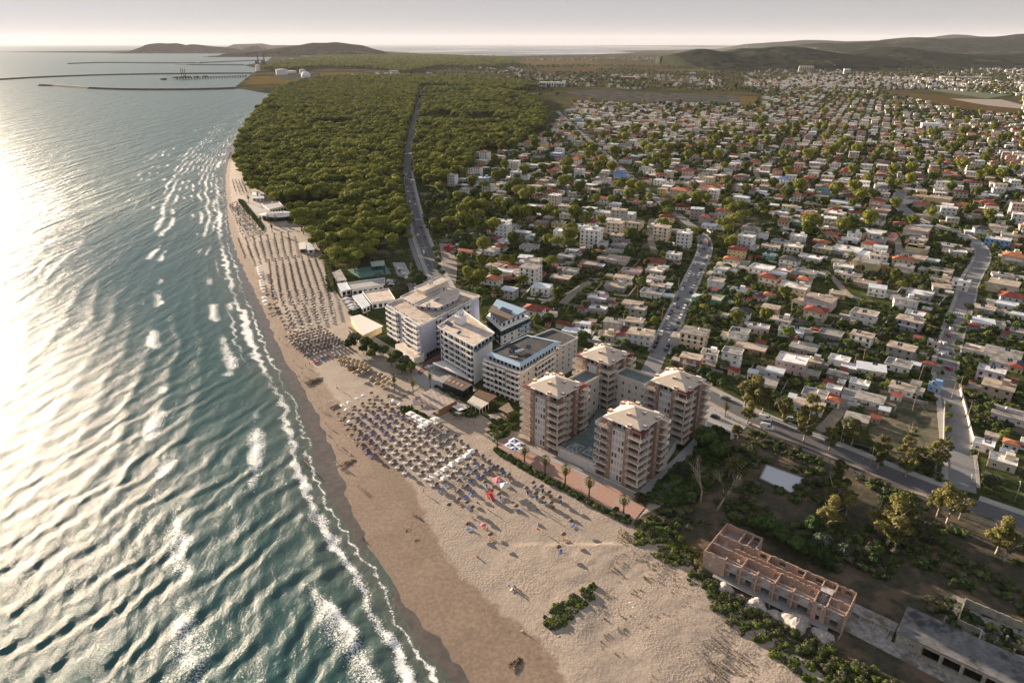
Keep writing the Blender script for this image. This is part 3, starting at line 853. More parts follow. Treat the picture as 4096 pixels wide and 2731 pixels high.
def house(x, y, w, d, ang, st, roof, wall, rng, detail=2):
 t = empty('house', (x, y, 0), ang)
 FOOT.append((x, y, max(w, d) * .62))
 fh = 2.8; h = st * fh + .1
 b = MB().box((0, 0, -.3), (w, d, h + .3)); b.build('wall', WALLS[wall], t)
 r = MB()
 if roof in 'rdob':
  hip(r, w, d, min(2.2, .2 * min(w, d) + .35), h)
 else:
  ov = .4 if roof in 'gt' else .15
  r.box((0, 0, h), (w + 2 * ov, d + 2 * ov, .22))
  if roof == 'w' or (roof != 'm' and rng.random() < .4):
   ph = .45; T = .18
   for cx, cy, sx, sy in ((0, -d / 2 - ov + T / 2, w + 2 * ov, T), (0, d / 2 + ov - T / 2, w + 2 * ov, T), (-w / 2 - ov + T / 2, 0, T, d + 2 * ov - 2 * T), (w / 2 + ov - T / 2, 0, T, d + 2 * ov - 2 * T)):
    r.box((cx, cy, h + .22), (sx, sy, ph), 0, 1)
 r.build('roof', [ROOFS[roof], WALLS[wall]], t)
 wm = rng.choice([WIN, WIN, WINB, WINS])
 if rng.random() < .5:
  ew, ed, eh = w * rng.uniform(.35, .6), d * rng.uniform(.45, .8), rng.choice([2.4, 2.7]) + (2.8 if st > 2 else 0); sx = rng.choice([-1, 1]); ex, ey = sx * (w / 2 + ew / 2 - .02), rng.uniform(-.25, .25) * d
  eb = MB().box((ex, ey, -.3), (ew, ed, eh + .3)).box((ex, ey, eh), (ew + .5, ed + .5, .18), 0, 1); eb.build('extension', [WALLS[rng.choice([wall, wall, 'g', 'w'])], ROOFS[rng.choice('gtmrg')]], t)
 if detail:
  n = max(2, int(w / 3.2))
  for s in range(st):
   bal = s > 0 and rng.random() < .6
   if bal:
    bb = MB().box((0, -d / 2 - .7, s * fh), (w * .7, 1.4, .16)); bb.box((0, -d / 2 - 1.35, s * fh + .16), (w * .7, .1, .85)); bb.build('balcony', TRIM, t)
   for i in range(n):
    xx = -w / 2 + w * (i + .5) / n
    if s == 0 and i == n // 2:
     put('door', DOOR, t, xx, -d / 2, .1, 0, 1.1, 2.2)
    else:
     put('window', wm, t, xx, -d / 2, s * fh + (.2 if bal else 1.0), 0, 1.3, 2.1 if bal else 1.2)
   k = max(1, int(d / 4))
   for sgn in (-1, 1):
    for i in range(k):
     yy = -d / 2 + d * (i + .5) / k
     put('window', wm, t, sgn * w / 2, yy, s * fh + 1.0, sgn * math.pi / 2, 1.1, 1.15)
 if roof in 'gtw' and detail:
  z = h + .22
  if rng.random() < .55: put('solar_panel', SOLAR, t, w * rng.uniform(-.25, .25), d * rng.uniform(-.1, .3), z, rng.uniform(-.3, .5))
  if rng.random() < .6: put('water_tank', VTANK if rng.random() < .6 else TANK, t, w * rng.uniform(-.35, .35), d * rng.uniform(.1, .35), z)
  if rng.random() < .25:
   MB().box((w * .2, d * .2, z), (2.8, 2.6, 2.3)).build('stair_house', WALLS[wall], t)
 elif detail and rng.random() < .35:
  put('solar_panel', SOLAR, t, w * .1, 0, h + 1.4, 0)
 return t
def side_of(line, x, y):
 d, s = pl_dist(np.array([x]), np.array([y]), line)
 return d[0], s[0]
def town_angle(x): return R(max(-40, min(-12, -16 - x * .12)))
def region(x, y):
 if y > 1000: return 'in distant village'
 if side_of(R2, x, y)[1] < 0 and y < 560:
  return 'left of parked-car street' if x > 40 else 'behind the hotels'
 if side_of(R2, x, y)[1] < 0: return 'beside the pine forest'
 if x > 60 and side_of(R3, x, y)[1] > 0 and y < 620: return 'right of curving street'
 if y < 330: return 'behind the boulevard'
 if y < 440: return 'right of parked-car street'
 if y < 600: return 'in village middle'
 return 'beyond the street bend'
SN = {1: 'single-storey', 2: 'two-storey', 3: 'three-storey', 4: 'four-storey', 5: 'five-storey'}
HS = '''c5 95 530 150 4 w w|c5 680 560 165 4 w w|c5 1170 435 165 1 g n|c5 1280 360 180 2 r p|c5 1510 350 200 2 w c|c5 1530 460 150 2 d c|c5 1340 490 120 1 g y|c5 1890 405 180 2 d w
c5 1850 530 270 1 w w|c5 1860 640 190 2 r w|c5 1620 690 290 1 w w|c5 1400 680 190 1 g c|c5 980 540 170 1 w g|c5 990 620 160 1 g w|c5 895 745 140 1 w n|c5 1085 780 190 2 d w|c5 1300 770 180 1 w w
c5 1540 800 130 1 g c|c5 1810 800 250 2 g y|c5 820 860 240 2 w w|c5 1035 890 155 1 w b|c5 1235 905 205 1 g w|c5 890 945 200 2 r c|c5 440 870 150 2 w w|c5 390 980 160 2 t w|c5 600 1075 170 1 w w
c5 1127 1035 290 2 w c|c5 1220 972 150 1 o w|c5 1670 930 180 1 g w|c5 1790 1000 200 1 t g|c5 350 1145 230 1 t n|c5 890 1115 110 1 o w|c5 795 1138 105 1 r w|c5 1375 1145 300 2 t p|c5 1330 1255 220 2 r c
c5 905 1230 180 2 t t|c5 1790 1285 240 2 t w|c5 2220 1345 250 2 t l|c5 625 1270 195 2 d w|c5 1010 1345 200 1 t w|c5 190 1455 280 3 g c|c5 610 1460 195 2 g w|c5 1470 1480 230 1 g g|c5 1770 1485 215 2 t w
c5 60 130 200 3 o c|c5 340 112 180 3 o c|c5 212 55 150 3 w p|c5 310 10 135 4 w y|c5 640 88 140 3 w l|c5 630 200 155 2 m w|c5 820 178 145 1 w w|c5 1095 135 150 2 w c|c5 1260 172 110 1 r w|c5 1250 138 120 1 w w
c5 1470 92 150 4 r k|c5 1640 105 120 2 t c|c5 1810 165 150 2 t y|c5 1960 115 135 2 d w|c5 2250 215 160 2 d w|c5 1912 232 145 3 r p|c5 1650 202 115 1 r w|c5 1550 245 200 1 m w|c5 1275 262 120 1 t b|c5 1500 290 120 1 t y
c5 1620 300 110 1 m w|c5 1940 322 170 1 t p|c5 1010 348 140 1 w w|c5 2260 65 130 2 w w|c5 2270 672 180 2 w y|c5 2280 600 150 2 w c|c5 300 385 140 2 r g|c5 395 280 85 1 w w|c5 785 278 75 1 t w|c5 1200 42 115 1 r c
c5 1020 25 105 3 b w|c5 2160 850 180 2 g c|c5 480 32 100 2 r p|c4 320 62 68 1 m w|c4 500 -20 150 4 w w|c4 420 115 88 1 r g|c4 750 188 190 1 g w|c4 712 292 150 1 m b|c4 785 322 165 2 t w|c4 1060 45 175 2 w w|c4 1335 25 215 5 w w
c4 1560 -40 170 4 t c|c4 2000 0 170 4 t c|c4 785 125 150 1 g g|c4 1590 182 155 1 g g|c4 1540 236 190 1 g t|c4 1577 312 230 1 t c|c4 1315 355 185 1 g b|c4 1045 480 210 1 t b|c4 865 562 205 2 m w|c4 1560 562 220 1 t g
c4 1392 672 205 1 w l|c4 1395 772 190 1 w g|c4 790 772 220 2 r w|c4 1055 912 120 1 r c|c4 1540 890 195 2 g g|c4 1770 772 165 2 t g|c4 1740 885 190 2 t g|c4 1935 415 190 1 w c|c4 1940 485 175 1 g w|c4 1930 332 210 1 r c
c4 1960 556 150 1 t c|c4 1905 620 225 1 g w|c4 2110 262 150 2 w w|c4 1800 995 270 2 t w|c4 1480 1020 165 1 t c|c4 1612 1015 100 1 r w|c4 1230 992 195 1 m w|c4 1275 915 110 1 m w
c2 155 165 210 2 t b|c2 330 130 160 2 t w|c2 545 115 200 3 g w|c2 760 82 225 1 t b|c2 1110 192 320 2 w p|c2 1300 202 180 1 t g|c2 945 300 195 1 m w|c2 850 395 260 1 g w|c2 1220 72 280 1 g g|c2 1550 192 205 1 w w
c2 1530 330 195 1 g b|c2 1320 520 250 1 g w|c2 1270 620 290 1 t w|c2 1497 575 140 1 o w|c2 1840 555 280 1 g w|c2 1740 420 190 1 w w|c2 1500 465 150 1 w w|c2 1715 742 235 1 g c|c2 2145 452 245 1 t w|c2 2110 237 250 1 g w
c2 2140 72 260 2 t g|c2 810 32 105 1 r w|c3 1510 382 115 1 w c|c3 1470 582 95 1 r g|c3 1520 792 105 1 w k|c3 1330 122 185 1 w w|c3 2160 482 340 1 g w|c3 2170 562 250 1 g w|c3 2055 645 250 2 w l|c3 2120 785 290 2 t t
c3 2290 612 130 1 r y|c3 2220 1052 320 1 g w|c3 1980 1335 190 1 w w|c3 2242 1330 100 1 o w|c3 2400 1330 150 1 w w|c3 2160 1490 260 1 w c|c3 1985 62 200 1 t g|c3 1875 232 120 1 r g|c3 2200 25 200 1 m w|c3 2300 122 130 1 m w|c3 2320 290 180 1 t g
m3 1040 525 150 2 w k|m3 1040 450 110 2 t g|m3 745 565 140 1 g c|m3 700 712 130 1 t w|m3 690 762 110 1 t c|m3 818 775 100 2 w w|m3 1075 785 180 2 t c|m3 1140 625 140 2 o c|m3 640 368 100 2 w c|m3 550 470 150 2 t p|m3 565 530 100 1 w c
m3 555 575 135 2 m y|m3 530 635 150 1 t c|m3 570 850 160 1 w g|m3 690 280 140 2 t y|m3 575 320 110 1 o w|m3 540 235 140 1 w p|m3 540 205 80 1 w c|m3 840 325 100 1 r c|m3 880 382 90 1 g c|m3 995 290 80 1 r w|m3 1140 305 80 1 t w|m3 1035 268 110 1 m w
m3 920 248 90 1 w w|m3 865 185 70 1 r w|m3 770 150 80 1 o c|m3 720 135 75 2 r w|m3 690 190 80 1 t c|m3 530 145 70 1 r w|m3 440 145 85 1 t c|m3 320 60 65 1 t c|m3 400 45 80 1 r w|m3 480 35 130 1 g l|m3 440 90 65 1 m w|m3 550 100 80 1 w w|m3 670 80 80 1 w w
m2 170 640 100 4 w w|m2 232 285 80 4 w w|m2 250 350 80 3 w w|m2 50 385 95 3 w k|m2 490 240 85 2 w k|m2 380 250 70 2 d l|m2 620 170 70 3 g g|m2 770 72 70 3 t c|m2 618 30 38 4 m k|m2 825 185 70 3 w w|m2 895 185 65 3 g g
m2 625 335 65 4 w w|m2 865 355 75 3 b k|m2 905 275 65 2 r w|m2 1060 300 75 2 w l|m2 1150 345 75 3 w c|m2 710 455 80 2 w y|m2 545 550 95 3 t c|m2 552 600 95 3 w c|m2 775 590 105 2 w w|m2 910 595 110 2 m w|m2 950 650 120 2 t c|m2 460 430 90 2 w c|m2 525 430 80 2 m l
m2 580 475 60 2 t g|m2 370 560 150 1 w w|m2 400 650 90 2 g b|m2 575 520 130 1 g g|m2 1035 410 60 1 w c|m2 1155 415 75 2 t w|m2 1300 250 75 3 o c|m2 450 350 90 2 r c|m2 180 385 70 1 w w|m2 30 235 70 2 w c|m2 350 310 75 2 w g|m2 850 410 75 2 r w|m2 725 415 60 1 g p|m2 940 490 75 3 g g|m2 480 297 55 2 t c|m2 290 255 60 2 t g'''
hrng = random.Random(5)
MAN = []
for tok in HS.replace('\n', '|').split('|'):
 c, x, y, w, st, rf, wl = tok.split()
 MAN.append((c, float(x), float(y), float(w), int(st), rf, wl))
def add_house(X, Y, w, d, ang, st, rf, wl, detail=2):
 t = house(X, Y, w, d, ang, st, rf, wl, hrng, detail)
 if wl == 'b': d0 = f'brick {SN[st]} house, {RNAME[rf]}'
 else: d0 = f'{WNAME[wl]} {SN[st]} house, {RNAME[rf]}'
 reg(t, d0, region(X, Y), 'house', 'village houses', (X, Y, st * 3))
for c, x, y, w, st, rf, wl in MAN:
 z = st * 3.0 + .3
 p = Q(c, x, y, z)
 s = CROPS[c][2]
 ang = town_angle(p.x)
 zc = px_of(p)[2]
 wm = w / s * zc / FPX
 if c == 'c4' and p.x < 60 and rf != 'm': ang = R(-22)
 ratio = hrng.uniform(.68, .85)
 wm = wm / (math.cos(ang) + ratio * math.sin(-ang) * .85)
 wm = max(5, min(22, wm))
 add_house(p.x, p.y, wm, wm * ratio, ang, st, rf, wl)
NMAN = len(MAN)
FOREST = [Dp([(545,385),(575,445),(615,455),(690,520),(705,545),(745,590),(770,612),(800,640),(850,600),(890,560),(945,545),(950,500),(930,420),(924,380),(938,300),(958,230),(965,200),(900,193),(700,190),(650,200),(625,225),(600,250),(570,290),(548,330)]),
          Dp([(977,205),(1120,208),(1230,225),(1260,262),(1250,300),(1200,330),(1150,345),(1100,352),(1085,385),(1060,415),(1000,440),(962,430),(948,385),(955,330),(962,280)])]
EXCL = [[tuple(Q('j', a, c)[:2]) for a, c in [(1300,408),(1500,400),(2200,425),(2600,440),(2600,505),(1900,500),(1300,480)]],
  [tuple(Q('r', a, c)[:2]) for a, c in [(1380,440),(1700,430),(2352,480),(2352,610),(2000,590),(1700,530),(1420,475)]],
  [tuple(Q('c3', a, c)[:2]) for a, c in [(830,890),(1100,870),(1600,1000),(1700,1300),(1500,1500),(1250,1500),(950,1350),(840,1180)]],
  [tuple(Q('c5', a, c)[:2]) for a, c in [(620,390),(900,370),(960,450),(720,500),(600,560),(400,600),(380,400)]]]
TOWN = [([(1030,430),(1100,360),(1160,350),(1250,310),(1290,270),(1330,225),(1500,230),(1700,238),(1760,225),(1740,205),(1700,190),(1900,175),(2352,190),(2600,240),(2700,700),(2352,620),(2200,560),(2000,540),(1650,500),(1480,470),(1300,480),(1100,470)], 'D', .8)]
lots = []
tp = Dp(TOWN[0][0])
tpn = Dp([(1110,560),(1230,480),(1480,470),(2300,560),(2400,700),(2500,1150),(2200,1060),(1990,960),(1700,905),(1560,800),(1330,720),(1130,680)])
a0 = R(-27); ca, sa = math.cos(a0), math.sin(a0)
lr = random.Random(11)
man_xy = [(f[0], f[1], f[2]) for f in FOOT]
ROADS = [(R1, 11), (R2, 10), (R3, 11), (R4, 12), (R5, 6), (R10, 7), (R11, 6), (R7, 6), (R6, 6), (R8, 6), (R9, 5)]
GX, GY = np.meshgrid(np.arange(-200, 190) * 18.5, np.arange(-40, 260) * 15.5, indexing='ij')
jx = (np.array([[0]]) + np.random.RandomState(1).uniform(-2.5, 2.5, GX.shape)); jy = np.random.RandomState(2).uniform(-2.5, 2.5, GX.shape)
LX = (GX + jx) * ca - (GY + jy) * sa; LY = (GX + jx) * sa + (GY + jy) * ca
ok = (LY > 240) & (LY < 3600) & (np.abs(LX) < LY * .80)
for ln, dd_ in ROADS:
 D_, _ = pl_dist(LX, LY, ln); ok &= D_ > dd_
idx = np.argwhere(ok)
for i, j in idx:
 x, y = LX[i, j], LY[i, j]
 if not in_poly(x, y, tp) and not in_poly(x, y, tpn): continue
 if any(in_poly(x, y, e) for e in EXCL) or any(in_poly(x, y, e) for e in FOREST): continue
 lots.append((x, y))
def near_man(x, y):
 return any(abs(x - a) < 16 and abs(y - b) < 16 and math.hypot(x - a, y - b) < r + 7.5 for a, b, r in man_xy)
cand = []
for x, y in lots:
 n = float(fbm(np.array([x * .006]), np.array([y * .006]), 3, 77)[0])
 if lr.random() < (.80 if n > .38 else .5) * (1 - .35 * min(1, max(0, y - 1100) / 900)) and not near_man(x, y): cand.append((x, y))
cand.sort(key=lambda p: p[1])
def rnd_house(rg):
 st = rg.choices([1, 2, 3, 4], [60, 30, 8, 2])[0]
 rf = rg.choices('gtwmrdo', [20, 24, 22, 8, 16, 3, 9])[0]
 wl = rg.choices('wcgpytbl', [46, 20, 10, 8, 5, 6, 3, 2])[0]
 return st, rf, wl, rg.uniform(8.5, 13.5), rg.uniform(7, 10)
NIND = max(0, 300 - NMAN)
for x, y in cand[:NIND]:
 st, rf, wl, w, d = rnd_house(hrng)
 add_house(x, y, w, d, a0 + hrng.uniform(-.05, .05), st, rf, wl, 1)
for f_ in [f for f in FOOT[:300] if f[1] < 900 and f[2] < 14][:290]:
 for _ in range(1):
  a_ = hrng.uniform(0, 6.28); q_ = f_[2] + hrng.uniform(2.2, 4.5); x, y = f_[0] + q_ * math.cos(a_), f_[1] + q_ * math.sin(a_)
  if any((x - g[0]) ** 2 + (y - g[1]) ** 2 < (g[2] * .95 + 1.5) ** 2 for g in FOOT) or any(side_of(ln, x, y)[0] < dd_ - 3 for ln, dd_ in ROADS): continue
  w = hrng.uniform(2.8, 5); d = hrng.uniform(2.6, 4); rf = hrng.choice('gtwmrrg'); an = town_angle(x)
  t = empty('shed', (x, y, 0), an); MB().box((0, 0, -.1), (w, d, 2.3)).build('wall', WALLS[hrng.choice('wcgtb')], t); b = MB()
  b.add([(-w / 2 - .2, -d / 2 - .2, 2.1), (w / 2 + .2, -d / 2 - .2, 2.1), (w / 2 + .2, d / 2 + .2, 2.7), (-w / 2 - .2, d / 2 + .2, 2.7), (-w / 2 - .2, -d / 2 - .2, 2.2), (w / 2 + .2, -d / 2 - .2, 2.2), (w / 2 + .2, d / 2 + .2, 2.8), (-w / 2 - .2, d / 2 + .2, 2.8)], [(3, 2, 1, 0), (4, 5, 6, 7), (0, 1, 5, 4), (1, 2, 6, 5), (2, 3, 7, 6), (3, 0, 4, 7)]); b.build('roof', ROOFS[rf], t); put('door', DOOR, t, 0, -d / 2, 0, 0, .9, 1.9)
  FOOT.append((x, y, w * .6)); reg(t, 'small shed with ' + dict(g='grey', t='tan', w='white', m='metal', r='red')[rf] + ' roof', region(x, y), 'shed', 'garden sheds', (x, y, 2))
wc = 0
for x, y, r_ in man_xy:
 if y > 520 or r_ > 13 or x < -20 or wc > 110 or hrng.random() < .25: continue
 an = town_angle(x); hw = r_ + hrng.uniform(2.5, 5); hd = r_ + hrng.uniform(2, 4); ca_, sa_ = math.cos(an), math.sin(an); b = MB(); ht = hrng.uniform(.9, 1.6); bad = False
 for sx, sy in ((-1, -1), (1, -1), (1, 1), (-1, 1)):
  gx_, gy_ = x + sx * hw * ca_ - sy * hd * sa_, y + sx * hw * sa_ + sy * hd * ca_
  bad |= any(side_of(ln, gx_, gy_)[0] < dd_ - 3.5 for ln, dd_ in ROADS) or any((gx_ - g[0]) ** 2 + (gy_ - g[1]) ** 2 < (g[2] + .3) ** 2 for g in FOOT)
 if bad: continue
 for cx, cy, lx, ly in ((-hw * .55, -hd, hw * .8, .18), (hw * .5, -hd, hw * .9, .18), (0, hd, hw * 2, .18), (-hw, 0, .18, hd * 2 - .2), (hw, 0, .18, hd * 2 - .2)): b.box((cx, cy, -.1), (lx, ly, ht))
 wm_ = hrng.choice('wwgc'); o = b.build('yard_wall', WALLS[wm_]); o.location = (x, y, 0); o.rotation_euler = (0, 0, an); wc += 1
 reg(o, {'w': 'white', 'g': 'grey', 'c': 'cream'}[wm_] + ' wall enclosing a house plot', region(x, y), 'wall', 'plot walls', (x, y, 1))
far = MB()
fm = [WALLS[k] for k in 'wcgpyt'] + [ROOFS[k] for k in 'gtwmro'] + [GLASS]
WI = {k: i for i, k in enumerate('wcgpyt')}; RI = {k: 6 + i for i, k in enumerate('gtwmro')}
EXTRA = []
for pts, crop, n in (([(450,335),(700,292),(1300,325),(1700,335),(2050,300),(2352,250),(2600,260),(2600,440),(2000,435),(1700,415),(1200,395),(800,398),(520,390)], 'r', 620),
                     ([(2050,250),(2352,225),(2700,225),(2700,300),(2100,300)], 'r', 160), ([(1050,212),(1500,208),(1950,205),(1950,222),(1050,224)], 'j', 90), ([(2000,205),(2300,215),(2352,260),(2050,250)], 'j', 60),
                     ([(750,262),(1000,270),(1250,310),(1350,340),(1000,350),(980,320),(750,280)], 'j', 60), ([(1120,330),(1700,310),(2352,330),(2352,400),(1700,405),(1180,385)], 'j', 170),
                     ([(0,240),(150,225),(200,250),(30,270)], 'r', 30), ([(320,240),(420,252),(410,270),(330,262)], 'r', 14), ([(1380,455),(2352,520),(2700,600),(2352,640),(1900,560)], 'r', 0),
                     ([(0,300),(330,300),(560,330),(560,365),(200,360),(0,345)], 'j', 40), ([(1900,240),(2100,210),(2090,232),(1920,250)], 'h', 22)):
 pp = [tuple(Q(crop, a, c)[:2]) for a, c in pts]
 xs = [p[0] for p in pp]; ys = [p[1] for p in pp]; k = 0; g = 0
 while k < n and g < n * 30:
  g += 1
  x = lr.uniform(min(xs), max(xs)); y = lr.uniform(min(ys), max(ys))
  if in_poly(x, y, pp) and not any(in_poly(x, y, e) for e in EXCL): EXTRA.append((x, y)); k += 1
for x, y in cand[NIND:] + EXTRA:
 st, rf, wl, w, d = rnd_house(lr)
 if rf == 'd': rf = 'r'
 if wl not in WI: wl = 'w'
 if y > 1800 and lr.random() < .6: wl = 'w'
 an = a0 + lr.uniform(-.1, .1) + (lr.choice([0, math.pi / 2]) if y > 1500 else 0)
 z = 0
 if y > 2600: st += lr.choice([0, 1])
 far.box((x, y, -.3), (w, d, st * 3 + .3), an, WI[wl])
 if rf in 'ro':
  t = MB(); hip(t, w, d, 1.9, 0)
  c_, s_ = math.cos(an), math.sin(an)
  far.add([(x + vx * c_ - vy * s_, y + vx * s_ + vy * c_, vz + st * 3 + .001) for vx, vy, vz in t.v], t.f, RI[rf])
 else:
  far.box((x, y, st * 3 + .002), (w + .6, d + .6, .25), an, RI[rf])
  if lr.random() < .4: far.box((x + lr.uniform(-2, 2), y + lr.uniform(-2, 2), st * 3 + .25), (1.4, 1.2, 1.2), an, 0)
 if lr.random() < .5:
  q_ = w * .7 * lr.choice([-1, 1]); far.box((x + q_ * math.cos(an), y + q_ * math.sin(an), -.2), (w * .5, d * .6, 2.8), an, lr.choice([0, 1, 2, 5])); far.box((x + q_ * math.cos(an), y + q_ * math.sin(an), 2.6), (w * .55, d * .65, .18), an, 6 + lr.randrange(6))
 if y < 1500:
  for s in range(st):
   for i in (-.3, 0, .3):
    cx = i * w; cy = -d / 2 - .02
    far.box((x + cx * math.cos(an) - cy * math.sin(an), y + cx * math.sin(an) + cy * math.cos(an), s * 3 + .9), (1.2, .08, 1.3), an, 12)
 if y < 1900: FOOT.append((x, y, w * .6))
stuff(far.build('distant_houses', fm), 'mass of small white and tan houses spreading across the distant plain', 'houses')
print('houses', NMAN, len(cand), len(EXTRA))
# ============================================================ LANDMARK BUILDINGS
BRICK = mat('brown_brick', (.33, .22, .165), .9, .12, 2, (.28, .19, .14), (.5, .7), .6)
CREAM = mat('cream_render', (.68, .60, .51), .9, .06, .6, (.5, .43, .36), (.55, .8), .3)
TOWERROOF = mat('beige_tile', (.60, .50, .40), .85, .08, 2, (.52, .43, .35), (.5, .7), .5)
DKRED = mat('dark_red_tile', (.10, .025, .03), .8, .15, 1)
BROWNT = mat('brown_floor', (.28, .20, .15), .8, .12, 1)
TEALG = mat('podium_roof', (.13, .17, .17), .8, .15, .8, (.2, .21, .2), (.5, .7), .3)
def rail_mesh(L, h=1.0, bars=4, post=1.6):
 """horizontal-bar railing along +x from 0 to L"""
 b = MB()
 for k in range(bars): b.box((L / 2, 0, .12 + (h - .16) * k / (bars - 1)), (L, .05, .055))
 n = max(1, int(L / post))
 for i in range(n + 1): b.box((min(max(L * i / n, .04), L - .04), 0, 0), (.07, .065, h))
 return b.mesh('railing', RAILM)
_rails = {}
def rail(parent, x0, y0, x1, y1, z, h=1.0):
 L = round(math.hypot(x1 - x0, y1 - y0), 2)
 if (L, h) not in _rails: _rails[(L, h)] = rail_mesh(L, h)
 return link('railing', _rails[(L, h)], parent, (x0, y0, z), math.atan2(y1 - y0, x1 - x0))
SLAB = {}
def corner_slab(sx):
 b = MB(); b.box((sx / 2, sx / 2, -.22), (sx, sx, .36), 0, 0); b.box((sx / 2, sx / 2, .14), (sx - .3, sx - .3, .03), 0, 1)
 return b.mesh('balcony', [CREAM, BROWNT])
CS = {5.4: corner_slab(5.4), 4.6: corner_slab(4.6)}
SB = MB().box((0, 0, -.2), (4.0, 1.5, .32)).mesh('balcony', CREAM)
CHIM = MB().box((0, 0, 0), (1.3, 1.0, .9), 0, 0).box((0, 0, .9), (1.6, 1.3, .14), 0, 1).mesh('chimney', [BRICK, CREAM])
ACU = MB().box((0, 0, 0), (.8, .35, .6), 0, 0).cyl((0, -.18, .3), .22, .22, .03, 8, 1, (0, -1, 0)).mesh('air_conditioner', [TRIM, DARK])
def tower(cx, cy, ang, label, ph):
 t = tag(empty('apartment_tower', (cx, cy, 0), ang), label, 'apartment building', 'four brick and cream apartment towers by the beach')
 FOOT.append((cx, cy, 13))
 fh = 3.0; nf = 7; z0 = 3.4; top = 24.0
 core = MB()
 core.box((0, 0, 0), (12.4, 12.4, z0 + 7 * fh - 3)); core.box((0, 0, z0 + 18), (11.6, 11.6, top - z0 - 18)); core.build('wall', CREAM, t)
 for k in range(4):
  a = k * math.pi / 2
  ca, sa = math.cos(a), math.sin(a)
  T = lambda x, y: (x * ca - y * sa, x * sa + y * ca)
  for px in (-4.4, 3.2):
   x, y = T(px, -7.1)
   MB().box((x, y, 0), (2.1, 2.4, top + .25), a).box((x, y, top + .25), (2.3, 2.6, .16), a, 1).build('brick_pillar', [BRICK, TRIM], t)
   if px > 0 or k % 2: put('chimney', CHIM, t, *T(px + .2, -7.6), top + .4, a)
   for s in range(nf):
    x, y = T(px - .15 if px < 0 else px + .2, -8.3)
    put('window', WIN1, t, x, y, z0 + s * fh + 1.3, a, .85, .85)
  strip = k % 2 == 0
  if strip:
   x, y = T(-.6, -7.0)
   MB().box((x, y, 0), (5.5, 1.8, z0 + 6 * fh), a).build('bay_wall', CREAM, t)
   for s in range(-1, nf - 1):
    for i in range(4):
     x, y = T(-2.55 + i * 1.3, -7.9)
     me = WINS if ((s * 7 + i * 3 + ph * 5 + (s > 2) * 2) % 5) in (0, 1, 3) else WIN
     put('window', me, t, x, y, z0 + s * fh + (.45 if s >= 0 else .4), a, .95, 2.2 if s >= 0 else 2.7)
   r0 = T(-3.3, -7.7); r1 = T(2.1, -7.7)
   rail(t, *r0, *r1, z0 + 18 + .02)
   for i in (0, 1): put('balcony_door', WIND, t, *T(-1.9 + i * 2.6, -5.85), z0 + 18.1, a, 1.5, 2.3)
  else:
   for s in range(nf):
    x, y = T(-.6, -7.0)
    o = link('balcony', SB, t, (x, y, z0 + s * fh), a)
    q0 = T(-2.5, -7.7); q1 = T(1.3, -7.7)
    if s: rail(t, *q0, *q1, z0 + s * fh + .12)
    put('balcony_door', WIND, t, *T(-.6, -6.25), z0 + s * fh + .15, a, 2.2, 2.2)
  size = 5.4
  for s in range(nf):
   z = z0 + s * fh
   x, y = T(4.3 + (0 if s < 6 else 0), -9.7)
   sc = 1.0 if s not in (0, 6) else (.93 if s == 0 else 1.05)
   bal = link('balcony', CS[5.4], t, (x, y, z), a, (1, 1, 1))
   e0 = T(4.35, -9.64); e1 = T(9.64, -9.64); e2 = T(9.64, -4.35)
   rail(t, *e0, *e1, z + .16); rail(t, *e1, *e2, z + .16)
   if s < 6:
    put('balcony_door', WIND if (s + k + ph) % 3 else WINS, t, *T(4.9, -6.25), z + .18, a, 2.0, 2.15)
    put('balcony_door', WIND if (s + ph) % 4 else WINS, t, *T(6.25, -4.9), z + .18, a + math.pi / 2, 2.0, 2.15)
    MB().box((*T(8.9, -8.9), z + .17), (.35, .35, 2.6), a).build('column', CREAM, t) if s == 0 else link('column', COLM, t, (*T(8.2, -8.2), z + .17), a)
  kk = (k + ph) % 4
  pz = z0 + 18.16
  if kk in (0, 2):
   b = MB()
   for q in ((5.2, -8.6), (8.6, -8.6), (8.6, -5.2)): b.box((*T(*q), pz), (.14, .14, 2.4), a, 1)
   c4 = [T(4.4, -9.4), T(9.4, -9.4), T(9.4, -4.4), T(4.4, -4.4)]
   o = len(b.v)
   b.add([(*c4[0], pz + 2.4), (*c4[1], pz + 2.35), (*c4[2], pz + 2.4), (*c4[3], pz + 3.3), (*c4[0], pz + 2.5), (*c4[1], pz + 2.45), (*c4[2], pz + 2.5), (*c4[3], pz + 3.4)],
                  [(3, 2, 1, 0), (4, 5, 7), (5, 6, 7), (0, 1, 5, 4), (1, 2, 6, 5), (2, 3, 7, 6), (3, 0, 4, 7)], 0)
   b.build('canopy', [DKRED if kk == 0 or ph != 1 else ROOFS['r'], TRIM], t)
  put('balcony_door', WIND, t, *T(4.4, -5.85), pz, a, 2.4, 2.3)
  put('balcony_door', WIND, t, *T(5.85, -4.4), pz, a + math.pi / 2, 2.4, 2.3)
 e = MB()
 outl = [(-8.0, -8.0), (8.0, 8.0)]
 e.box((0, 0, top + .005), (15.7, 15.7, .30))
 e.build('eaves', TRIM, t)
 p = MB(); h = 3.7; w = 7.75
 p.add([(-w, -w, top + .31), (w, -w, top + .31), (w, w, top + .31), (-w, w, top + .31), (0, 0, top + .31 + h)], [(0, 1, 4), (1, 2, 4), (2, 3, 4), (3, 0, 4), (3, 2, 1, 0)])
 p.build('roof', TOWERROOF, t)
 for x, y in ((.2, -3.6), (3.6, .6), (-3.4, 3.0)):
  put('chimney', CHIM, t, x, y, top + .31 + h * (1 - max(abs(x), abs(y)) / w) - .3, 0)
 return t
COLM = MB().box((0, 0, 0), (.35, .35, 2.62)).mesh('column', CREAM)
TA = R(-43)
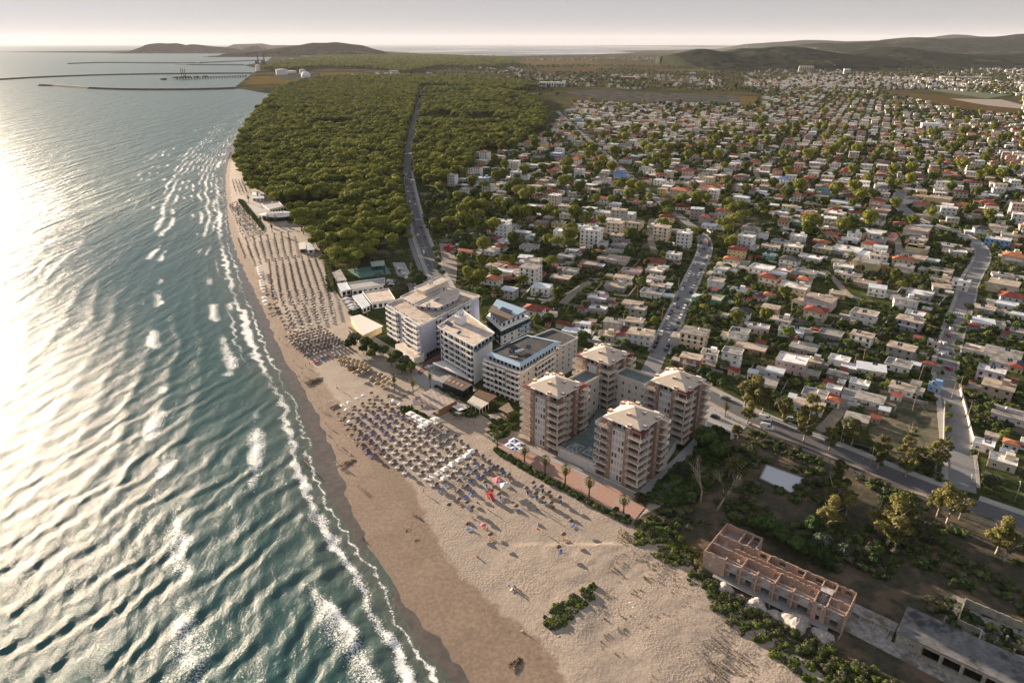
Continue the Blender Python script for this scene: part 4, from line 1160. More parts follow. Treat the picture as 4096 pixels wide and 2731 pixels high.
tower(43.1, 211.0, TA, 'nearest brown brick tower with beige pyramid roof, at the promenade corner beside scrubland', 0)
tower(16.7, 234.8, TA, 'brown brick tower with beige pyramid roof, left of the skylight podium, behind blue-white tents', 1)
tower(65.2, 239.2, TA, 'rightmost brown brick tower with beige pyramid roof, beside the boulevard bend', 2)
tower(39.3, 263.2, TA, 'rearmost brown brick tower with beige pyramid roof, at the end of parked-car street', 3)
def wing(quad, h, label, parapet=1.0):
 A, B, C_, D_ = quad
 t = tag(empty('apartment_wing', (A[0], A[1], 0)), label, 'apartment building')
 L = [(p[0] - A[0], p[1] - A[1]) for p in quad]
 MB().prism(L, 0, h, 0, 1).build('wall', [CREAM, TEALG], t)
 pb = MB()
 for i in range(4):
  a = Vector(L[i]); b = Vector(L[(i + 1) % 4]); v = b - a
  m_ = (a + b) / 2; an = math.atan2(v.y, v.x)
  pb.box((m_.x, m_.y, h), (v.length - .3, .22, parapet), an)
 pb.build('parapet', CREAM, t)
 for i in range(4):
  a = Vector(L[i]); b = Vector(L[(i + 1) % 4]); v = b - a; n = int(v.length / 3); an = math.atan2(v.y, v.x)
  nx = Vector((v.y, -v.x)).normalized()
  for s in range(int(h / 3)):
   for j in range(n):
    q = a + v * (j + .5) / n
    put('window', WINS if (s + j) % 2 else WIN, t, q.x, q.y, s * 3 + .9, an, 1.1, 1.7)
 return t
def loc(cx, cy, ang, x, y):
 return (cx + x * math.cos(ang) - y * math.sin(ang), cy + x * math.sin(ang) + y * math.cos(ang))
u = lambda x, y: loc(28, 249, TA, x, y)
wing([loc(16.7, 234.8, TA, *q) for q in ((-6, 8), (2, 8), (2, 28.5), (-6, 28.5))], 18.4, 'cream wing with blue-shuttered windows joining left tower to rearmost tower')
wing([loc(39.3, 263.2, TA, *q) for q in ((8.2, -4), (27, -4), (27, 4.5), (8.2, 4.5))], 18.7, 'cream wing with roof terrace joining rearmost tower to boulevard tower')
def podium():
 pts = [loc(16.7, 234.8, TA, 9.2, -8.6), loc(43.1, 211.0, TA, -9.2, -8.6), loc(43.1, 211.0, TA, -9.2, 9), loc(43.1, 211, TA, 8, 9.2), loc(65.2, 239.2, TA, 7, -9.2), loc(65.2, 239.2, TA, -9, -9), loc(39.3, 263.2, TA, 5, -9.5), loc(16.7, 234.8, TA, 9.2, 9)]
 A = pts[0]
 t = tag(empty('podium', (A[0], A[1], 0)), 'low cream podium with teal-grey roof and garage doors between the brick towers', 'podium')
 L = [(p[0] - A[0], p[1] - A[1]) for p in pts]
 MB().prism(L, 0, 4.2, 0, 1).build('wall', [CREAM, TEALG], t)
 a = Vector(L[0]); b = Vector(L[1]); v = b - a; an = math.atan2(v.y, v.x)
 for i in range(5):
  q = a + v * (i + .5) / 5
  put('garage_door', MB().box((0, -.03, 0), (3.0, .08, 3.0)).mesh('garage_door', mat('door_pale', (.55, .56, .55), .7, .06, 1)), t, q.x, q.y, .1, an)
  MB().box((q.x + v.x / 10, q.y + v.y / 10, 0), (.35, .4, 4.6), an).build('column', CREAM, t)
 sk_ = empty('skylight', (0, 0, 0)); bpy.data.objects.remove(sk_)
 for dx, dy in ((.30, 4.2), (.68, 5.4)):
  q = a + v * dx + Vector((-v.y, v.x)).normalized() * dy
  s = MB(); w = 2.9
  s.add([(q.x + w * math.cos(an + k * math.pi / 2 + .785) * 1.2, q.y + w * math.sin(an + k * math.pi / 2 + .785) * 1.2, 4.3) for k in range(4)] + [(q.x, q.y, 5.6)], [(0, 1, 4), (1, 2, 4), (2, 3, 4), (3, 0, 4)], 0)
  for k in range(4):
   s.bar(s.v[k], s.v[4], .08, 4, 1); s.bar(s.v[k], s.v[(k + 1) % 4], .1, 4, 1)
   m_ = (Vector(s.v[k]) + Vector(s.v[(k + 1) % 4])) / 2; s.bar(m_, s.v[4], .06, 4, 1)
  s.build('skylight', [TEALG, RAILM], t)
 rail(t, *(L[0]), *(L[1]), 4.2, .8)
podium()
BLUEW = mat('pale_blue_render', (.43, .45, .58), .9, .05, .5, (.40, .42, .53), (.5, .8), .3)
WHITEW = mat('white_render', (.78, .78, .78), .9, .05, .5, (.6, .59, .58), (.55, .8), .3)
GREYW = mat('grey_render', (.36, .36, .38), .9, .07, .6)
CREAMW = mat('pale_render', (.60, .56, .53), .9, .06, .6)
ROOFB = roofmat('flat_beige', (.56, .47, .39), (.42, .35, .29))
ROOFD = roofmat('black_felt', (.045, .045, .05), (.08, .08, .082))
SKYMET = mat('pale_blue_metal', (.36, .5, .62), .4, .06, .5)
def edge_frame(A, B):
 v = Vector((B[0] - A[0], B[1] - A[1])); L = v.length; v.normalize()
 return Vector(A[:2]), v, Vector((v.y, -v.x)), L, math.atan2(v.y, v.x)
def balcony_strip(t, A, B, z, depth, hgt, m, ins=.0):
 o, v, n, L, an = edge_frame(A, B)
 c = o + v * (L / 2) + n * (depth / 2)
 b = MB(); b.box((c.x, c.y, z - .2), (L - ins * 2, depth, .22), an)
 c2 = o + v * (L / 2) + n * (depth - .07); b.box((c2.x, c2.y, z + .02), (L - ins * 2, .14, hgt), an)
 for s in (-1, 1):
  c3 = o + v * (L / 2 + s * (L / 2 - ins - .07)) + n * (depth / 2 - .08); b.box((c3.x, c3.y, z + .02), (.14, depth - .16, hgt), an)
 return b.build('balcony', m, t)
def glazing(t, A, B, z, n, w, h, me, name='window', off=0):
 o, v, nn, L, an = edge_frame(A, B)
 for i in range(n):
  q = o + v * (L * (i + .5) / n) + nn * off
  put(name, me[i % len(me)] if isinstance(me, list) else me, t, q.x, q.y, z, an, w, h)
def flatroof(t, L, z, mt=ROOFB, par=.7, ov=.5, name='roof', edge=TRIM):
 c = Vector((sum(p[0] for p in L) / len(L), sum(p[1] for p in L) / len(L)))
 O = []
 for p in L:
  d = Vector(p[:2]) - c; O.append(tuple(c + d * (1 + ov / d.length)))
 b = MB().prism(O, z, z + .25, 1, 0)
 n = len(O)
 for i in range(n):
  o, v, nn, Ln, an = edge_frame(O[i], O[(i + 1) % n])
  if area2(O) < 0: nn = -nn
  q = o + v * Ln / 2 - nn * .12
  b.box((q.x, q.y, z + .22), (Ln - .02 * (i % 2 + 1), .22, par), an, 1)
 return b.build(name, [mt, edge], t)
def rel(pts, A): return [(p[0] - A[0], p[1] - A[1]) for p in pts]
def foot(pts):
 for i in range(len(pts)):
  for k in range(4):
   a = pts[i]; b = pts[(i + 1) % len(pts)]
   FOOT.append((a[0] + (b[0] - a[0]) * k / 4, a[1] + (b[1] - a[1]) * k / 4, 3))
 FOOT.append((sum(p[0] for p in pts) / len(pts), sum(p[1] for p in pts) / len(pts), 9))
def hotel1():
 F_ = (-44.6, 308.5); Lf = (-65.4, 336.5); Nn = (-44.5, 372); E_ = (-18, 350)
 A = F_; foot([F_, Lf, Nn, E_])
 t = tag(empty('hotel', (A[0], A[1], 0)), 'largest white and pale blue hotel block, with stepped flat roofs and curved sea-facing balconies', 'hotel')
 main = rel([F_, Lf, Nn, E_], A)
 MB().prism(main, 0, 18.6).build('wall', BLUEW, t)
 Fl, Ll, Nl, El = main
 mid = lambda a, b, k: (a[0] + (b[0] - a[0]) * k, a[1] + (b[1] - a[1]) * k)
 for s in range(6):
  z = 3 + s * 2.95
  for k0, k1, dp in ((.03, .40, 1.9), (.40, .52, 1.0), (.66, .99, 1.7)):
   a = mid(Ll, Fl, k1 if False else 1 - k1); b = mid(Ll, Fl, 1 - k0)
   balcony_strip(t, a, b, z, dp, .95, TRIM)
  glazing(t, mid(Ll, Fl, .02), mid(Ll, Fl, .98), z + .05, 14, 1.5, 2.1, [WIND, WINS, WIN, WIND], 'balcony_door')
 glazing(t, mid(Ll, Fl, .02), mid(Ll, Fl, .98), .3, 9, 2.2, 2.3, WIND)
 tb = MB().prism([mid(Ll, Fl, .45), (mid(Ll, Fl, .45)[0] - 4, mid(Ll, Fl, .45)[1] - 3), (Fl[0] - 3.5, Fl[1] - 4.5), (Fl[0] + 1, Fl[1] - 1)], 0, 3.4, 0, 1); tb.build('terrace', [TRIM, ROOFB], t)
 for s in range(6):
  z = 3 + s * 2.95
  a, b = mid(Fl, El, .18), mid(Fl, El, .20)
  glazing(t, mid(Fl, El, .06), mid(Fl, El, .09), z + 1.0, 1, .8, .9, WIN1)
  balcony_strip(t, mid(Fl, El, .24), mid(Fl, El, .32), z, 1.2, .9, TRIM); glazing(t, mid(Fl, El, .22), mid(Fl, El, .34), z + .1, 2, 1.3, 2.1, WIND, 'balcony_door')
  balcony_strip(t, mid(Fl, El, .72), mid(Fl, El, .82), z, 1.2, .9, TRIM); glazing(t, mid(Fl, El, .70), mid(Fl, El, .83), z + .1, 2, 1.3, 2.1, WIND, 'balcony_door')
  if s > 3:
   balcony_strip(t, mid(Fl, El, .44), mid(Fl, El, .58), z, 1.2, .9, TRIM); glazing(t, mid(Fl, El, .42), mid(Fl, El, .6), z + .1, 4, 1.3, 2.1, WIND, 'balcony_door')
 glazing(t, mid(Fl, El, .06), mid(Fl, El, .5), .2, 9, 2.2, 2.5, WIND)
 low = [mid(Fl, Ll, .04), mid(Fl, Ll, .42), mid(mid(Fl, Ll, .42), mid(El, Nl, .42), .5), mid(mid(Fl, Ll, .04), El, .5)]
 flatroof(t, [mid(Fl, Ll, 0), mid(Fl, Ll, 1), mid(Ll, Nl, 1), El], 18.6, par=.75, ov=.7)
 lf = lambda fx, fy: (Fl[0] + (Ll[0] - Fl[0]) * fx + (El[0] - Fl[0]) * fy + fx * fy * (Nl[0] - Ll[0] - El[0] + Fl[0]), Fl[1] + (Ll[1] - Fl[1]) * fx + (El[1] - Fl[1]) * fy + fx * fy * (Nl[1] - Ll[1] - El[1] + Fl[1]))
 for q, z, wz in (([lf(.55, .22), lf(.93, .22), lf(.93, .78), lf(.55, .78)], 21.2, 1), ([lf(.12, .36), lf(.50, .20), lf(.50, .82), lf(.30, .90), lf(.12, .70)], 21.0, 1), ([lf(.62, .45), lf(.86, .45), lf(.86, .98), lf(.62, .98)], 24.0, 1)):
  c = (sum(p[0] for p in q) / len(q), sum(p[1] for p in q) / len(q))
  ins = [(c[0] + (p[0] - c[0]) * .86, c[1] + (p[1] - c[1]) * .86) for p in q]
  MB().prism(ins, 18.85, z).build('penthouse_wall', CREAM if z > 22 else BLUEW, t)
  flatroof(t, q, z, par=.35, ov=.3)
  for k in range(len(ins)):
   glazing(t, ins[k], ins[(k + 1) % len(ins)], 19.0, 3, 1.4, 1.9, WIND)
 for x, y, z in ((.34, .5, 21.4), (.28, .3, 21.4), (.74, .7, 24.3)):
  q = lf(x, y); link('water_tank', TANK, t, (q[0], q[1], z), 1.0, (1.8, 1.8, 1.5))
 q = lf(.12, .08); put('air_conditioner', ACU, t, q[0], q[1], 18.9)
 umb = MB().lathe([(1.3, 2.0), (.05, 2.6)], 8); umb.cyl((0, 0, 0), .05, .05, 2.5, 5)
 return t
hotel1()
def hotel2():
 F_ = (-17.4, 282.5); Lf = (-34.8, 304.5); Bk = (-25.6, 327); E_ = (-9.4, 297.5)
 foot([F_, Lf, Bk, E_]); A = F_
 t = tag(empty('hotel', (A[0], A[1], 0)), 'white hotel with long dark balcony bands and a roof-top stair house carrying steel tanks', 'hotel')
 f, l, b, e = rel([F_, Lf, Bk, E_], A)
 MB().prism([f, l, b, e], 0, 19.4).build('wall', WHITEW, t)
 mid = lambda a, b_, k: (a[0] + (b_[0] - a[0]) * k, a[1] + (b_[1] - a[1]) * k)
 for s in range(6):
  z = 2.2 + s * 2.95
  a0_ = mid(l, f, .14); b0_ = mid(l, f, 1.0)
  if s == 5: b0_ = mid(l, f, 1.0)
  balcony_strip(t, a0_, b0_, z, 1.5, .85, TRIM)
  glazing(t, a0_, b0_, z + .05, 9, 2.2, 2.2, [WIND, WIND, WIN], 'balcony_door')
  for k in range(1, 5):
   q = mid(a0_, b0_, k / 5); o, v, n, L, an = edge_frame(l, f); q2 = Vector(q) + n * .7
   MB().box((q2.x, q2.y, z + .03), (.14, 1.3, 2.7), an).build('partition', WHITEW, t)
  glazing(t, mid(l, f, .01), mid(l, f, .1), z + .1, 1, 1.7, 2.2, WIND)
  o, v, n, L, an = edge_frame(f, e)
  if s == 5: balcony_strip(t, f, mid(f, e, .95), z, 1.5, .9, mat('glass_band', (.12, .2, .22), .3, .1)); glazing(t, f, e, z + .05, 5, 2.2, 2.2, WIND)
 q = mid(f, e, .5); o, v, n, L, an = edge_frame(f, e)
 for s in range(5):
  c = o + v * (L / 2) + n * .05; MB().box((c.x, c.y, 4.9 + s * 2.95), (L - .4, .12, .35), an).build('band', TRIM, t)
 flatroof(t, [f, l, b, e], 19.4, par=.5, ov=1.3)
 s_ = mid(mid(l, b, .55), mid(f, e, .55), .28)
 MB().box((s_[0], s_[1], 19.7), (4.4, 4.2, 3.2), an).box((s_[0], s_[1], 22.9), (5.0, 4.8, .9), an).build('stair_house', WHITEW, t)
 for dx, dy in ((-1, 0), (.9, .6), (0, 1.4)): link('water_tank', TANK, t, (s_[0] + dx, s_[1] + dy, 23.8), .6 + dx, (1.5, 1.7, 1.3))
 for k0, k1 in ((.12, .25), (.2, .45), (.5, .15)):
  w_ = mid(mid(l, f, k0), mid(b, e, k0), k1); link('solar_panel', SOLAR3 if k0 < .2 else SOLAR, t, (w_[0], w_[1], 19.7), -.9, (1, 1.1, 1))
 glazing(t, mid(l, f, .0), mid(l, f, 1), .1, 8, 2.4, 1.8, WIND)
 c0 = rel([Q('a', 970, 1190, 3), Q('a', 1150, 1150, 3), Q('a', 1260, 1290, 3), Q('a', 1440, 1400, 3), Q('a', 1240, 1310, 3)], A)
 MB().prism([c0[0], c0[1], mid(l, f, .55), c0[3], c0[4]], 3.0, 3.5).build('canopy', TRIM, t)
 for p in (c0[0], c0[4]): MB().cyl((p[0] + .6, p[1] + .3, 0), .15, .15, 3.0, 8).build('column', TRIM, t)
 return t
hotel2()
def hotel3():
 A = (-5.6, 326.5); Lf = (-13.6, 345); Bk = (-8.8, 362); E_ = (9.3, 344.5)
 foot([A, Lf, Bk, E_])
 t = tag(empty('hotel', (A[0], A[1], 0)), 'white and dark teal apartment house with pitched metal roof and a row of solar panels', 'apartment house')
 f, l, b, e = rel([A, Lf, Bk, E_], A)
 mid = lambda a, b_, k: (a[0] + (b_[0] - a[0]) * k, a[1] + (b_[1] - a[1]) * k)
 MB().prism([f, l, b, e], 0, 9.6).build('wall', WHITEW, t)
 TEAL = mat('dark_teal_cladding', (.03, .06, .065), .6, .1, 2)
 c = ((f[0] + l[0] + b[0] + e[0]) / 4, (f[1] + l[1] + b[1] + e[1]) / 4)
 sc = lambda k: [(c[0] + (p[0] - c[0]) * k, c[1] + (p[1] - c[1]) * k) for p in (f, l, b, e)]
 MB().prism(sc(1.02), 5.6, 8.6).build('teal_band', TEAL, t)
 MB().prism(sc(1.06), 8.6, 8.95).build('terrace_slab', TRIM, t)
 MB().prism(sc(.84), 8.95, 11.6).build('penthouse_wall', WHITEW, t)
 q = sc(.9)
 rf = MB(); zz = [12.0, 12.6, 13.8, 13.4]
 rf.add([(q[i][0], q[i][1], zz[i] - .25) for i in range(4)] + [(q[i][0], q[i][1], zz[i]) for i in range(4)], [(4, 7, 6, 5), (0, 1, 2, 3), (0, 4, 5, 1), (1, 5, 6, 2), (2, 6, 7, 3), (3, 7, 4, 0)], 0)
 rf.build('roof', SKYMET, t)
 br = MB(); m0, m1 = mid(q[0], q[3], .0), mid(q[0], q[3], .55); n0, n1 = mid(q[1], q[2], .0), mid(q[1], q[2], .5)
 br.add([(q[0][0], q[0][1], 12.04), (m1[0], m1[1], 12.84), (n1[0], n1[1], 13.24), (q[1][0], q[1][1], 12.64)], [(0, 1, 2, 3)]); br.build('brown_roof', mat('brown_roof', (.16, .12, .09), .8, .15, 1), t)
 w = mid(m1, n1, .4); link('solar_panel', SOLAR3, t, (w[0], w[1], 12.9), -.85, (1.5, 1.5, 1))
 for z, zt, n in ((9.1, 1, 5), (6.0, 1, 5), (3.0, 0, 4), (.4, 0, 4)):
  k = .84 if z > 9 else 1.02 if z > 5 else 1.0
  p = sc(k)
  glazing(t, p[0], p[3], z + (.1 if z > 9 else .6), n, 1.9 if z > 9 else 1.2, 2.1 if z > 9 else 1.3, WIND); glazing(t, p[1], p[0], z + .1, 4, 2.0, 2.1, WIND)
 for z in (3.0, 5.9): balcony_strip(t, mid(l, f, .1), mid(l, f, .95), z, 1.3, .9, TEAL)
 balcony_strip(t, mid(f, e, .7), mid(f, e, 1), 3.0, 1.3, .9, SKYMET); balcony_strip(t, mid(f, e, .7), mid(f, e, 1), 5.9, 1.3, .9, SKYMET)
 return t
hotel3()
def hotel4():
 Lf = (-12.0, 277.2); F_ = (3.4, 263.6); E1 = (19.5, 286.5); E2 = (31.5, 300.5); B2 = (20, 311.5); B1 = (2, 294)
 foot([Lf, F_, E1, E2, B2, B1]); A = F_
 t = tag(empty('hotel', (A[0], A[1], 0)), 'long cream hotel with black flat roof, blue metal eaves and stacked corner balconies', 'hotel')
 l, f, e1, e2, b2, b1 = rel([Lf, F_, E1, E2, B2, B1], A)
 mid = lambda a, b_, k: (a[0] + (b_[0] - a[0]) * k, a[1] + (b_[1] - a[1]) * k)
 MB().prism([f, e1, e2, b2, b1, l], 0, 15.2).build('wall', CREAMW, t)
 c = mid(l, e1, .5)
 ins = [mid(p, c, .10) for p in (f, mid(e1, e2, .25), mid(b2, b1, .75), l)]
 MB().prism(ins, 15.2, 17.9).build('penthouse_wall', WHITEW, t)
 ft = [mid(c, p, 1.0) for p in (f, mid(e1, e2, .3), mid(b2, b1, .7), l)]
 inn = [mid(p, c, .17) for p in ft]
 r = MB()
 for i in (3, 0, 1, 2):
  j = (i + 1) % 4
  r.add([(ft[i][0], ft[i][1], 17.9), (ft[j][0], ft[j][1], 17.9), (inn[j][0], inn[j][1], 18.7), (inn[i][0], inn[i][1], 18.7), (ft[i][0], ft[i][1], 17.7), (ft[j][0], ft[j][1], 17.7)], [(0, 1, 2, 3), (4, 5, 1, 0)], 0)
 r.prism([mid(p, c, .172) for p in ft], 17.7, 18.35, 1); r.build('roof', [SKYMET, ROOFD], t)
 flatroof(t, [mid(e1, e2, .32), e2, b2, mid(b2, b1, .68)], 15.2, ROOFD, par=.7, ov=.2)
 for s in range(5):
  z = 2.6 + s * 2.75
  if s < 2:
   balcony_strip(t, l, f, z, 1.6, .85, TRIM)
  else:
   for k0, k1 in ((.0, .34), (.38, .62), (.70, 1.0)):
    balcony_strip(t, mid(l, f, k0), mid(l, f, k1), z, 1.8 if k0 != .38 else 1.2, .95, TRIM)
  glazing(t, mid(l, f, .02), mid(l, f, .98), z + .05, 8, 1.7, 2.1, [WIND, WIN, WIND], 'balcony_door')
  glazing(t, mid(f, e1, .05), mid(f, e1, .30), z + .8, 2, 1.0, 1.3, WIN)
  balcony_strip(t, mid(f, e1, .42), mid(f, e1, .98), z, 1.2, .85, TRIM) if s > 1 else None
  glazing(t, mid(f, e1, .4), e1, z + .1, 6, 1.5, 2.1, [WIND, WIN], 'balcony_door')
  glazing(t, e1, e2, z + .8, 4, 1.0, 1.3, WIN)
 z = 15.2
 balcony_strip(t, l, f, z + .1, 1.2, .9, TRIM); balcony_strip(t, f, mid(f, e1, .95), z + .1, 1.2, .9, TRIM)
 glazing(t, ins[3], ins[0], z + .25, 8, 1.6, 2.2, WIND); glazing(t, ins[0], ins[1], z + .25, 12, 1.6, 2.2, WIND)
 glazing(t, l, f, .1, 7, 2.0, 2.0, WIND)
 for k, (a, b_) in enumerate(((.35, .35), (.62, .55), (.8, .4))):
  w = mid(mid(l, f, .5), mid(b1, e1, .5), a)
  if k == 0: link('solar_panel', SOLAR, t, (w[0] - 1, w[1], 18.36), .3, (1.2, 1.2, 1)); link('water_tank', TANK, t, (w[0] + 1.8, w[1], 18.36), .5, (1.7, 1.8, 1.3)); link('water_tank', TANK, t, (w[0] + 3.2, w[1] + 1.2, 18.36), .5, (1.7, 1.8, 1.3))
  elif k == 1: link('solar_panel', SOLAR, t, (w[0] + 2.5, w[1], 18.36), -.6)
 w = mid(l, f, .6); w = mid(w, c, .32)
 for k in range(4): put('air_conditioner', ACU, t, w[0] + k * .9, w[1] - k * .3, 18.36, -.4)
 return t
hotel4()
RUINB = mat('raw_brick', (.42, .29, .225), .95, .25, 2.2, (.56, .48, .42), (.55, .7), .6, bmp=.05, bscale=6)
RUBBLE = mat('pale_rubble', (.42, .37, .34), .95, .3, 1.5, (.55, .5, .46), (.5, .7), .8, bmp=.12)
def wall_open(b, A, B, z0, z1, th, opens=(), m=0, jag=0, seed=0):
 """wall from A to B with rectangular openings (s0, s1, za, zb)"""
 o, v, n, L, an = edge_frame(A, B)
 rr = random.Random(seed)
 xs = sorted({0.0, L} | {s for op in opens for s in op[:2]})
 for a, c in zip(xs[:-1], xs[1:]):
  if c - a < .01: continue
  op = [q for q in opens if q[0] <= a + 1e-6 and q[1] >= c - 1e-6]
  spans = [(z0, z1)]
  for q in op:
   ns = []
   for s0, s1 in spans:
    if q[2] > s0: ns.append((s0, min(q[2], s1)))
    if q[3] < s1: ns.append((max(q[3], s0), s1))
   spans = ns
  for s0, s1 in spans:
   if s1 - s0 < .02: continue
   if jag and abs(s1 - z1) < .01:
    k = max(1, int((c - a) / .8))
    for i in range(k):
     x0 = a + (c - a) * i / k; x1 = a + (c - a) * (i + 1) / k; q = o + v * (x0 + x1) / 2
     b.box((q.x, q.y, s0), (x1 - x0, th, s1 - s0 - rr.random() * jag), an, m)
   else:
    q = o + v * (a + c) / 2
    b.box((q.x, q.y, s0), (c - a, th, s1 - s0), an, m)
 return b
def ruin():
 O = (57.0, 160.6); an = math.atan2(-.631, .776)
 t = tag(empty('ruined_building', (O[0], O[1], 0), an), 'roofless ruined brick building with bare rooms open to the sky, in the scrub', 'ruined building')
 for k in range(9): FOOT.append((O[0] + .776 * (k * 5) + .631 * 6, O[1] - .631 * (k * 5) + .776 * 6, 7))
 L = 39.6; zf = (1.3, 4.3); top = 7.5
 for z in zf:
  b = MB().box((L / 2, 5.3, z - .22), (L + .2, 10.8, .24)); b.box((5.7, 13.6, z - .215), (11.4, 5.8, .235)); b.build('floor_slab', CONC, t)
 MB().box((L / 2 + .4, -1.0, 1.06), (L * .82, 1.6, .22)).build('terrace_slab', CONC, t)
 cols = [6.4, 11.2, 15.8, 20.9, 26.0, 31.5, 34.7, 39.5]
 wi = 0
 def W(A, B, z0, z1, ops=(), jag=.0, th=.28, name='brick_wall'):
  nonlocal wi; wi += 1
  wall_open(MB(), A, B, z0, z1, th, ops, 0, jag, wi).build(name, RUINB, t)
 W((0, 0), (6.4, 0), 1.3, 4.06); W((0, 0.02), (6.4, 0.02), 4.3, top + .3, jag=.3); MB().box((3.2, 0, -.3), (6.6, .35, 1.36)).build('plinth', CONC, t)
 for a, c in zip(cols[:-1], cols[1:]):
  for z0 in zf:
   w = c - a
   if w < 4: W((a + .2, 0), (c - .2, 0), z0, z0 + 2.76, [(.9, w - 1.3, .5 + z0, z0 + 2.1)])
   else: W((a + .15, 1.3), (c - .15, 1.3), z0, z0 + 2.7, [(1.3, w - 1.5, z0, z0 + 2.3)])
 for x in cols:
  MB().box((x, .75, -.4), (.4, 1.75, top + .35)).build('brick_pier', RUINB, t)
 for a, c in zip(cols[:-1], cols[1:]):
  wall_open(MB(), (a + .25, 0), (c - .25, 0), top - .75, top - .25, .35, (), 0, .3, int(a)).build('beam', RUBBLE, t)
 for x in (cols[0], cols[3], cols[5], cols[7]): MB().box((x, -1.5, -.4), (.35, .35, 1.5)).build('column', CONC, t)
 ops = [(x, x + 1.9, z + .9, z + 2.3) for x in (2.5 + 0, 8, 13.2, 18.3, 23.2, 28) for z in zf]
 ops2 = [(o_[0], o_[1], o_[2], o_[3]) for o_ in ops if o_[0] < 27.5]
 for z in zf:
  W((11.4, 10.6), (L, 10.6), z, z + (2.76 if z < 3 else 3.2), [(x, x + 1.9, z + .8, z + 2.3) for x in (1.6, 7.2, 12.6, 17.6, 22.4, 25.4)], jag=.35 if z > 3 else 0)
  W((0, 16.5), (11.4, 16.5), z, z + (2.76 if z < 3 else 3.2), [(8.6, 10.6, z + .8, z + 2.3)], jag=.35 if z > 3 else 0)
  j = .35 if z > 3 else 0; h = 2.76 if z < 3 else 3.1
  W((0, 0.2), (0, 16.4), z, z + h, [(6, 8, z, z + 2.1), (10.5, 12.5, z + .7, z + 2.2)], j)
  W((11.4, 10.8), (11.4, 16.4), z, z + h, [(1.5, 3.2, z + .8, z + 2.2)], j)
  W((L, 0.2), (L, 10.5), z, z + h, [(3, 4.6, z, z + 2.2), (7, 8.6, z + .8, z + 2.2)], j)
  W((0.2, 5.2), (31.2, 5.2), z, z + h, [(x, x + .95, z, z + 2.1) for x in (8, 19, 29)], j)
  W((6.5, 6.9), (31.2, 6.9), z, z + h, [(x, x + .95, z, z + 2.1) for x in (9, 15, 21, 27)], j)
  for x in (11.2, 20.9, 31.4, 34.6): W((x, 1.5), (x, 5.0), z, z + h, (), j)
  for x in (16.0, 26.2, 31.4, 34.8): W((x, 7.1), (x, 10.4), z, z + h, (), j)
  for x in (6.2, 8.8): W((x, 10.5), (x, 16.3), z, z + h, (), j)
  W((0.2, 10.3), (11.2, 10.3), z, z + h, [(2, 3, z, z + 2.1), (7, 8, z, z + 2.1)], j)
  W((34.9, 4.6), (39.4, 4.6), z, z + h, [(1.5, 2.5, z, z + 2.1)], j)
 MB().box((33.1, 6.6, 6.9), (3.2, 2.4, .3)).build('stair_roof', RUBBLE, t)
 for k in range(9): MB().box((32.9, 4.9 - k * .38, 4.3 + k * -.0 + (8 - k) * .28), (1.3, .38, .28)).build('step', CONC, t)
 g = MB().box((33.2, -.26, 4.1), (1.0, .1, .1))
 return t, O, an
ruin()
def rubble_heap(x, y, r, h, seed, label):
 rr = random.Random(seed); n = 16; k = 6
 vs = []; fs = []
 for i in range(k + 1):
  for j in range(n):
   a = 2 * math.pi * j / n; q = i / k
   rad = r * (1 - q) ** .8 * (1 + .22 * math.sin(a * 3 + seed) + rr.uniform(-.08, .08)) + .02
   vs.append((rad * math.cos(a), rad * math.sin(a), h * (1 - (1 - q) ** 1.7) * (1 + rr.uniform(-.07, .07)) - .1 * (i == 0)))
 for i in range(k):
  for j in range(n): fs.append((i * n + j, i * n + (j + 1) % n, (i + 1) * n + (j + 1) % n, (i + 1) * n + j))
 fs.append(tuple(k * n + j for j in range(n)))
 b = MB().add(vs, fs)
 for _ in range(int(70 * r / 3)):
  a = rr.uniform(0, 6.3); q = rr.random() ** .7 * r * 1.15; s = rr.uniform(.12, .4)
  b.box((q * math.cos(a), q * math.sin(a), max(0, h * (1 - (q / r) ** 1.4)) - .05), (s, s * .8, s * .6), rr.uniform(0, 3))
 o = b.build('rubble_heap', RUBBLE); o.location = (x, y, .05)
 tag(o, label, 'rubble', 'pale rubble heaps along the ruin')
for i, (cx, cy, r, h, lb) in enumerate(((940, 950, 2.3, 1.7, 'pale rubble heap at the left end of the ruined building'), (1090, 1040, 1.5, .9, 'smallest rubble heap, second from left along the ruin'), (1240, 1110, 3.0, 2.1, 'rounded rubble heap, third from left along the ruin'),
                                      (1400, 1195, 2.0, 1.2, 'low rubble heap just left of the widest one'), (1600, 1270, 4.2, 2.6, 'widest pale rubble heap in front of the ruin'), (1850, 1400, 2.9, 1.7, 'rightmost rubble heap, under the ruin corner'))):
 p = Q('d', cx, cy); rubble_heap(p.x, p.y, r, h, i + 3, lb)
